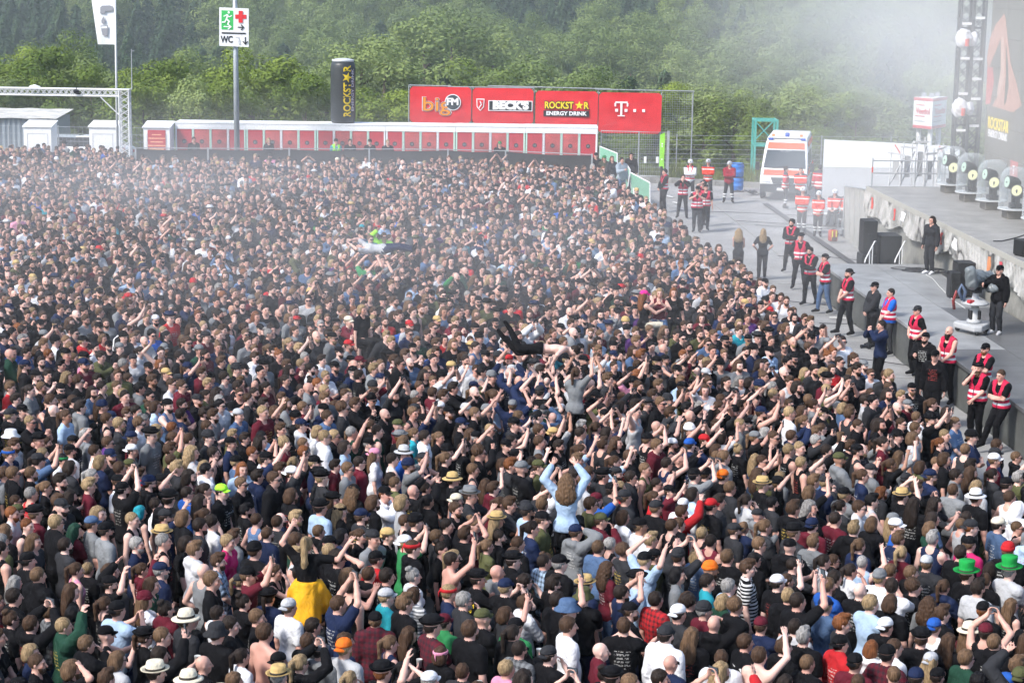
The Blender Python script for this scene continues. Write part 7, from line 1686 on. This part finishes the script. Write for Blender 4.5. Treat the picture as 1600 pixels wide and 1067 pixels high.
UP = {'film', 'filmhigh', 'filmone', 'bothup', 'oneup', 'fist', 'point', 'claphigh', 'upin', 'reach'}
def arms_up(px, py):
    """how eagerly people raise their arms: most in the middle and towards the stage"""
    a = math.exp(-((px - 1060) / 430) ** 2 - ((py - 680) / 125) ** 2); return 0.28 + 2.0 * a - (0.22 if py < 420 else 0)
def pick(L):
    w = np.array([b_ for _, b_ in L], float); return L[int(crng.choice(len(L), p=w / w.sum()))][0]
def rand_person(px, py):
    k = {}
    f = crng.random() < 0.23; k['fem'] = bool(f)
    up = arms_up(px, py)
    k['pose'] = pick([(n_, w * (max(up, 0.05) if n_ in UP else 1.0)) for n_, w in POSEW])
    k['top'] = pick([('tee', 62), ('hoodie', 20), ('tank', 9), ('jacket', 8)]) if not f else pick([('tee', 55), ('hoodie', 16), ('tank', 22), ('jacket', 7)])
    k['tc'] = pick([('black', 66), ('charcoal', 11), ('navy', 7), ('grey', 4.5), ('white', 5), ('maroon', 4), ('red', 1.3), ('blue', 0.8), ('light blue', 1.6), ('teal', 0.5), ('dark green', 1.8), ('olive', 2), ('denim blue', 2), ('purple', 0.4), ('pink', 0.35), ('pale grey', 2.2), ('green', 0.3)])
    if k['top'] in ('tee', 'jacket') and crng.random() < 0.04: k['pat'] = 'plaid'; k['tc'] = pick([('maroon', 3), ('navy', 2), ('light blue', 1), ('grey', 2)])
    elif k['top'] == 'tee' and crng.random() < 0.02: k['pat'] = 'stripes'
    if not f and crng.random() < 0.015: k['top'] = 'none'
    k['hc'] = pick([('brown', 34), ('dark', 26), ('light brown', 18), ('blond', 11), ('ginger', 3), ('grey', 3), ('black', 5)])
    k['hr'] = pick([('short', 40), ('crop', 26), ('quiff', 14), ('curly', 7), ('bob', 3), ('long', 3), ('tail', 2)]) if not f else pick([('long', 28), ('tail', 26), ('bob', 16), ('longcurl', 9), ('bun', 13), ('short', 6)])
    if not f and crng.random() < 0.05: k['hr'] = None
    if crng.random() < (0.27 if not f else 0.13):
        k['hat_'] = pick([('cap', 36), ('capback', 28), ('party', 17), ('beanie', 9), ('straw', 3), ('bucket', 3), ('band', 5), ('sunhat', 1), ('hood', 2)])
        k['kc'] = pick([('black', 56), ('charcoal', 13), ('navy', 9), ('grey', 7), ('white', 3.5), ('red', 2), ('maroon', 2.5), ('blue', 1.5), ('olive', 3), ('pale grey', 3), ('green', 0.5), ('orange', 0.6), ('teal', 0.4)])
        if k['hat_'] in ('straw', 'sunhat'): k['kc'] = pick([('straw', 6), ('cream', 4), ('brown', 1)])
        if k['hat_'] == 'party': k['kc'] = 'black'
    if not f and crng.random() < 0.30: k['beard'] = 'beard'
    if crng.random() < 0.16: k['glasses'] = True
    k['skin'] = int(crng.choice(6, p=[0.27, 0.25, 0.15, 0.18, 0.12, 0.03])); k['heavy'] = float(crng.choice([0, 0, 0.4, 0.8])) if not f else 0.0
    k['scale'] = float(np.clip(crng.normal(0.94 if f else 1.01, 0.035), 0.85, 1.1)); k['tr'] = pick([('black', 5), ('charcoal', 3), ('denim blue', 4), ('navy', 2), ('olive', 1)])
    return k
N_NEAR = 250
near = []
for x, y, k in notable:
    base = rand_person(*proj((x, y, 1.65))[:2]); b2 = dict(skin=base['skin'], scale=0.94 if k.get('fem') else base['scale'] if not base['fem'] else 1.0, hc=base['hc'], hr='long' if k.get('fem') else 'short', top='tee', pose=base['pose'] if base['pose'] in ('down', 'crossed', 'front', 'hips', 'clap') else 'down', tr=base['tr'])
    b2.update(k); near.append((x, y, b2))
fill = []
def shows(x, y):
    px, py, s_ = proj((x, y, 1.65)); return -8 < px < 1608 and py < 1082
ind = [p for p in cand if shows(*p)][:N_NEAR - len(notable)]; inds = set(ind)
for x, y in ind:
    fill.append((x, y, rand_person(*proj((x, y, 1.65))[:2])))
rest = [p for p in cand if p not in inds]
GR = 'people standing in the front of the crowd'
INDIV = []
for x, y, k in near + fill:
    jit = float(crng.normal(0, 0.30)); tgt = GAZE
    k2 = dict(k)
    if k2.get('heavy', 0) not in (0, 0.0): k2['heavy'] = 0.5 if k2['pose'] in ('down', 'crossed', 'front', 'hips', 'oneup', 'filmhigh') else 0.0
    if k2['pose'] not in POSES: k2['pose'] = 'down'
    o = person((x, y, 0), face((x, y), tgt, jit), group=GR, **k2)
    px, py, s = proj((x, y, 1.65)); INDIV.append(dict(o=o, k=k2, px=px, py=py, s=s))
# ---- labels that single each one out
POSET = {'down': 'standing', 'crossed': 'with crossed arms', 'hips': 'with hands on hips', 'film': 'filming with both hands', 'filmhigh': 'filming overhead with both arms', 'filmone': 'holding up a phone', 'bothup': 'with both arms raised', 'oneup': 'with one arm raised', 'fist': 'raising a fist', 'point': 'pointing ahead', 'clap': 'clapping', 'claphigh': 'clapping overhead', 'cup': 'holding a cup', 'mouth': 'with hand at mouth', 'front': 'with folded hands', 'head': 'with hand on head', 'lens': 'holding a camera', 'upin': 'with raised hands', 'reach': 'reaching up'}
def cn(c): return c if isinstance(c, str) else 'green'
def desc(k, full=True):
    t = 'bare chested person' if k['top'] == 'none' else '%s%s %s' % (cn(k['tc']), {'plaid': ' plaid', 'stripes': ' striped'}.get(k.get('pat'), ''), TOPNAME[k['top']])
    h = '%s %s' % (cn(k.get('kc', 'black')), HATNAME[k['hat_']]) if k.get('hat_') else ('bald head' if not k.get('hr') else '%s %s hair' % (HAIRNAME[k['hr']], k['hc']))
    if k['hat_' ] if k.get('hat_') else False: h = h.replace('straw straw', 'straw').replace('party hat', 'party hat')
    return t, h
def base_label(k):
    t, h = desc(k); p = POSET.get(k['pose'], 'standing')
    b_ = 'bearded ' if k.get('beard') else ''
    if k.get('glasses') and len(h.split()) < 4: h += ' and sunglasses'
    return ('%s%s with %s, %s' % (b_, t, h, p)) if k['top'] == 'none' else ('%sperson in %s with %s, %s' % (b_, t, h, p))
from collections import Counter
for r in INDIV: r['base'] = base_label(r['k']); t, h = desc(r['k']); r['short'] = h if r['k'].get('hat_') or not r['k'].get('hr') else t
cs = Counter(r['short'] for r in INDIV)
anch = [r for r in INDIV if cs[r['short']] == 1]
cb = Counter(r['base'] for r in INDIV); used = set()
def rel(r, a):
    dx, dy = r['px'] - a['px'], (r['py'] - a['py']); s = max(r['s'], 1)
    if abs(dx) < 0.45 * s: return 'behind' if dy < 0 else 'in front of'
    return 'left of' if dx < 0 else 'right of'
for r in INDIV:
    lab = r['base']
    if cb[lab] > 1 or lab in used:
        for a in sorted((a for a in anch if a is not r), key=lambda a: (a['px'] - r['px']) ** 2 + 2 * (a['py'] - r['py']) ** 2)[:60]:
            l2 = lab.replace(', standing', '') + ', %s the %s' % (rel(r, a), a['short'])
            if len(l2.split()) > 16: l2 = lab.split(', ')[0] + ', %s the %s' % (rel(r, a), a['short'])
            if l2 not in used and len(l2.split()) <= 16: lab = l2; break
    used.add(lab); r['o']['label'] = lab; r['label'] = lab
def holder(r):
    a = r['label'].replace('bearded ', '').replace(' and sunglasses', '').replace('person in ', '').split(', '); t = a[0] + ' person'
    if len(a) > 1 and ' the ' in a[-1] and len(t.split()) + len(a[-1].split()) <= 9: t += ', ' + a[-1]
    return t
def hold_label(pre, r):
    l0 = pre + holder(r)
    if l0 in used:
        for a in sorted((a for a in anch if a is not r), key=lambda a: (a['px'] - r['px']) ** 2 + 2 * (a['py'] - r['py']) ** 2)[:30]:
            l1 = pre + holder(r).split(',')[0] + ', %s the %s' % (rel(r, a), a['short'])
            if l1 not in used and len(l1.split()) <= 16: l0 = l1; break
    used.add(l0); return l0
# things they hold
nph = 0
for r in INDIV:
    k = r['k']
    who = '%s' % ' '.join(r['short'].split())
    if k['pose'] in ('film', 'filmhigh', 'filmone') :
        nph += 1; add_phone(r['o'], k['pose'], hold_label('phone raised by ', r))
    if k['pose'] == 'cup': add_cup(r['o'], hold_label('clear cup held by ', r))
for r in INDIV:                                   # printed lettering on two shirts that can be read
    if abs(r['px'] - 747) < 3 and abs(r['py'] - 904) < 6: shirt_txt = (r['o'], ('NOT IN', 'OUR'), yel)
    elif abs(r['px'] - 1165) < 3 and abs(r['py'] - 1000) < 6: shirt_txt = (r['o'], ('ROCK', 'am RING'), inkw)
    else: continue
    for q_, body in enumerate(shirt_txt[1]):
        me = text_mesh(body, 0.085, extrude=0.001, offset=0.002)
        for v in me.vertices:
            x_, z_ = v.co.x, v.co.y; v.co = (-x_, -(0.128 + (0.0 if not r['k'].get('heavy') else 0.006)) + x_ * x_ * 1.6 - v.co.z, 1.30 - 0.09 * q_ + z_)
        me.materials.clear(); me.materials.append(shirt_txt[2]); link('shirt_lettering', me, r['o'])

# ---- everybody farther back: one mass
src = bpy.data.collections.new('crowd_sources')
def far_mesh(i, k):
    J = skeleton(POSES[k['pose']], k['fem'], None, 0.0)
    parts = []
    V, Q, T = body_mesh(J, 0.0195); parts.append((V, Q, 0, T))
    if k['top'] != 'none': V, Q = shirt(J, k['top'], 0.027); parts.append((V, Q, 1, None))
    V, Q = trousers(J, 0.035); parts.append((V, Q, 4, None))
    hk = k.get('hat_')
    if k.get('hr'):
        V, Q = hair('fringe' if (hk and hk != 'band' and k['hr'] in ('short', 'crop', 'quiff', 'curly', 'bun')) else k['hr'], 0.017); parts.append((V, Q, 2, None))
    if k.get('beard'): V, Q = hair('beard', 0.017); parts.append((V, Q, 2, None))
    if k.get('glasses'): v, f, m = hat('glasses'); parts.append((v, f, 4, None))
    if hk: v, f, m = hat(hk); parts.append((v, f, [3 if a == 0 else 4 for a in m], None))
    if k['pose'] in ('film', 'filmhigh'):
        c = (J['hands']['r'][0] + J['hands']['l'][0]) / 2 + (0, 0.04, 0.10); b_ = MB().box(c, (0.155, 0.014, 0.08)); parts.append((np.array(b_.v), b_.f, 4, None))
    AV = []; AF = []; AM = []; AT = []; off = 0
    for V, Q, m, T in parts:
        AV.append(np.asarray(V, float)); AF += [tuple(int(x) + off for x in q) for q in Q] if not isinstance(Q, np.ndarray) else [tuple(q) for q in (Q + off).tolist()]
        AM += (m if isinstance(m, list) else [m] * len(Q)); AT.append(T if T is not None else np.ones((len(V), 3))); off += len(V)
    return npmesh('crowd_member', np.concatenate(AV), AF, True, [FM['skin'], FM['shirt'], FM['hair'], FM['hat'], FM['dark']], AM, {'tint': np.concatenate(AT)})
NP = 66; protoK = []
order = ['down'] * 24 + ['crossed'] * 5 + ['hips'] * 3 + ['clap'] * 4 + ['cup'] * 3 + ['front'] * 4 + ['mouth'] * 2 + ['film'] * 7 + ['filmone'] * 5 + ['filmhigh'] * 2 + ['bothup'] * 1 + ['oneup'] * 2 + ['claphigh'] * 2 + ['point'] * 1 + ['reach'] * 1
for i in range(NP):
    k = rand_person(800, 300); k['pose'] = order[i]
    if k.get('hat_') in ('sunhat', 'bucket', 'hood') and i % 2: k['hat_'] = 'cap'
    if k['top'] == 'none': k['top'] = 'tee'
    protoK.append(k); o = bpy.data.objects.new('crowd_member_%02d' % i, far_mesh(i, k)); src.objects.link(o)
calm = [i for i in range(NP) if protoK[i]['pose'] not in UP]; upl = [i for i in range(NP) if protoK[i]['pose'] in UP]
reach_i = [i for i in range(NP) if protoK[i]['pose'] in ('reach', 'bothup')]
pts = []; idx = []; sc = []; ro = []; A = {'skin': [], 'shirt': [], 'hair': [], 'hat': []}
for x, y in rest:
    px, py, s = proj((x, y, 1.65)); k = rand_person(px, py)
    if k['tc'] == 'black' and crng.random() < 0.28: k['tc'] = pick([('charcoal', 5), ('grey', 3), ('pale grey', 2), ('white', 1.4), ('maroon', 2), ('denim blue', 2), ('navy', 2), ('red', 0.7), ('olive', 1)])  # fewer black tops far back: the haze there is put into clothing colours
    p_up = np.clip(0.17 * arms_up(px, py) ** 1.5, 0.02, 0.75)
    i = int(crng.choice(upl if crng.random() < p_up else calm))
    if abs(px - 852) < 75 and -5 < py - 585 < 55: i = int(crng.choice(reach_i))
    if abs(px - 600) < 45 and -2 < py - 415 < 30: i = int(crng.choice(reach_i))
    pts.append((x, y, 0)); idx.append(i); q = k['scale'] * (0.96 if protoK[i]['fem'] and not k['fem'] else 1.0); sc.append((q, q, q))
    ro.append((0, 0, face((x, y), GAZE, float(crng.normal(0, 0.34)))))
    if abs(px - 852) < 75 and -5 < py - 585 < 55: ro[-1] = (0, 0, float(crng.normal(0, 0.3)))
    A['skin'].append(np.array(SKIN[k['skin']]) * crng.uniform(0.85, 1.12)); A['shirt'].append(np.array(COLS[k['tc']]) * crng.uniform(0.8, 1.3)); A['hair'].append(np.array(HAIRC[k['hc']]) * crng.uniform(0.7, 1.3)); A['hat'].append(np.array(COLS[k.get('kc', pick([('black', 8), ('charcoal', 2), ('grey', 1.2), ('navy', 1.6), ('white', 0.5), ('red', 0.3), ('straw', 0.3), ('olive', 0.4)]))]))
instancer('crowd', pts, idx, sc, ro, src, A, kind='stuff', label='dense crowd of festival visitors filling the lot behind the front rows', cat='crowd')
print('near', len(INDIV), 'rest', len(rest), 'people', len(PEOPLE), 'phones', nph)
# ------------------------------------------------------------------ hazy air and stage smoke
def vol(name, density, color=(0.86, 0.94, 1.0), aniso=0.0):
    m = bpy.data.materials.new(name); m.use_nodes = True; n = m.node_tree.nodes; L = m.node_tree.links; n.clear()
    o = n.new('ShaderNodeOutputMaterial'); v = n.new('ShaderNodeVolumePrincipled'); v.inputs['Color'].default_value = (*color, 1); v.inputs['Density'].default_value = density; v.inputs['Anisotropy'].default_value = aniso
    L.new(v.outputs[0], o.inputs['Volume']); return m
b = MB(); b.box2((-430, -40, -14), (430, 720, 140)); b.build('haze', vol('haze_air', 0.0002), kind='stuff', label='thin pale haze hanging over the whole place', cat='haze')
def puff(name, c, r, density, label, seed=0.0, nscale=1.6, nlo=0.35):
    """a soft bank of smoke: a closed box whose density fades out from the middle and is broken by noise"""
    q = MB(); q.box((0, 0, 0), (2, 2, 2))
    m = bpy.data.materials.new(name + '_air'); m.use_nodes = True; n = m.node_tree.nodes; L = m.node_tree.links; n.clear()
    o = n.new('ShaderNodeOutputMaterial'); v = n.new('ShaderNodeVolumePrincipled'); v.inputs['Color'].default_value = (0.985, 0.99, 1.0, 1)
    tc = n.new('ShaderNodeTexCoord'); ln = n.new('ShaderNodeVectorMath'); ln.operation = 'LENGTH'; L.new(tc.outputs['Object'], ln.inputs[0])
    fo = n.new('ShaderNodeMapRange'); fo.interpolation_type = 'SMOOTHSTEP'; fo.inputs[1].default_value = 1.0; fo.inputs[2].default_value = 0.15; fo.inputs[3].default_value = 0.0; fo.inputs[4].default_value = 1.0; L.new(ln.outputs['Value'], fo.inputs[0])
    mp = n.new('ShaderNodeMapping'); mp.inputs['Location'].default_value = (seed, seed * 0.7, 0); L.new(tc.outputs['Object'], mp.inputs[0])
    tx = n.new('ShaderNodeTexNoise'); tx.inputs['Scale'].default_value = nscale; tx.inputs['Detail'].default_value = 3; L.new(mp.outputs[0], tx.inputs['Vector'])
    nr = n.new('ShaderNodeMapRange'); nr.inputs[1].default_value = nlo; nr.inputs[2].default_value = 0.7; nr.inputs[3].default_value = 0.15; nr.inputs[4].default_value = 1.0; L.new(tx.outputs[0], nr.inputs[0])
    a = n.new('ShaderNodeMath'); a.operation = 'MULTIPLY'; L.new(fo.outputs[0], a.inputs[0]); L.new(nr.outputs[0], a.inputs[1])
    b_ = n.new('ShaderNodeMath'); b_.operation = 'MULTIPLY'; b_.inputs[1].default_value = density; L.new(a.outputs[0], b_.inputs[0]); L.new(b_.outputs[0], v.inputs['Density']); L.new(v.outputs[0], o.inputs['Volume'])
    ob = q.build(name, m, loc=c, kind='stuff', label=label, cat='smoke'); ob.scale = r
cy.volume_step_rate = 3.0; cy.volume_max_steps = 512
puff('smoke', (16.0, 67.0, 6.5), (6.5, 13.0, 8.5), 0.11, 'pale smoke drifting before the screen and stage towers', 1.0)
puff('smoke', (20.0, 96.0, 9.0), (17.0, 13.5, 11.0), 0.075, 'bank of smoke rising behind the stage', 2.4)
puff('smoke', (11.8, 74.0, 2.0), (4.5, 9.0, 4.0), 0.08, 'thin smoke round the seated paramedics', 4.0)
puff('smoke', (-9.0, 61.0, 2.0), (29.0, 30.0, 4.6), 0.031, 'thin smoke veil over the far side of the crowd', 7.0, 2.0)
b = MB(); b.box2((-425, 105, -13), (425, 715, 139)); b.build('mist', vol('valley_mist', 0.0012), kind='stuff', label='pale blue mist over the wooded valley', cat='mist')
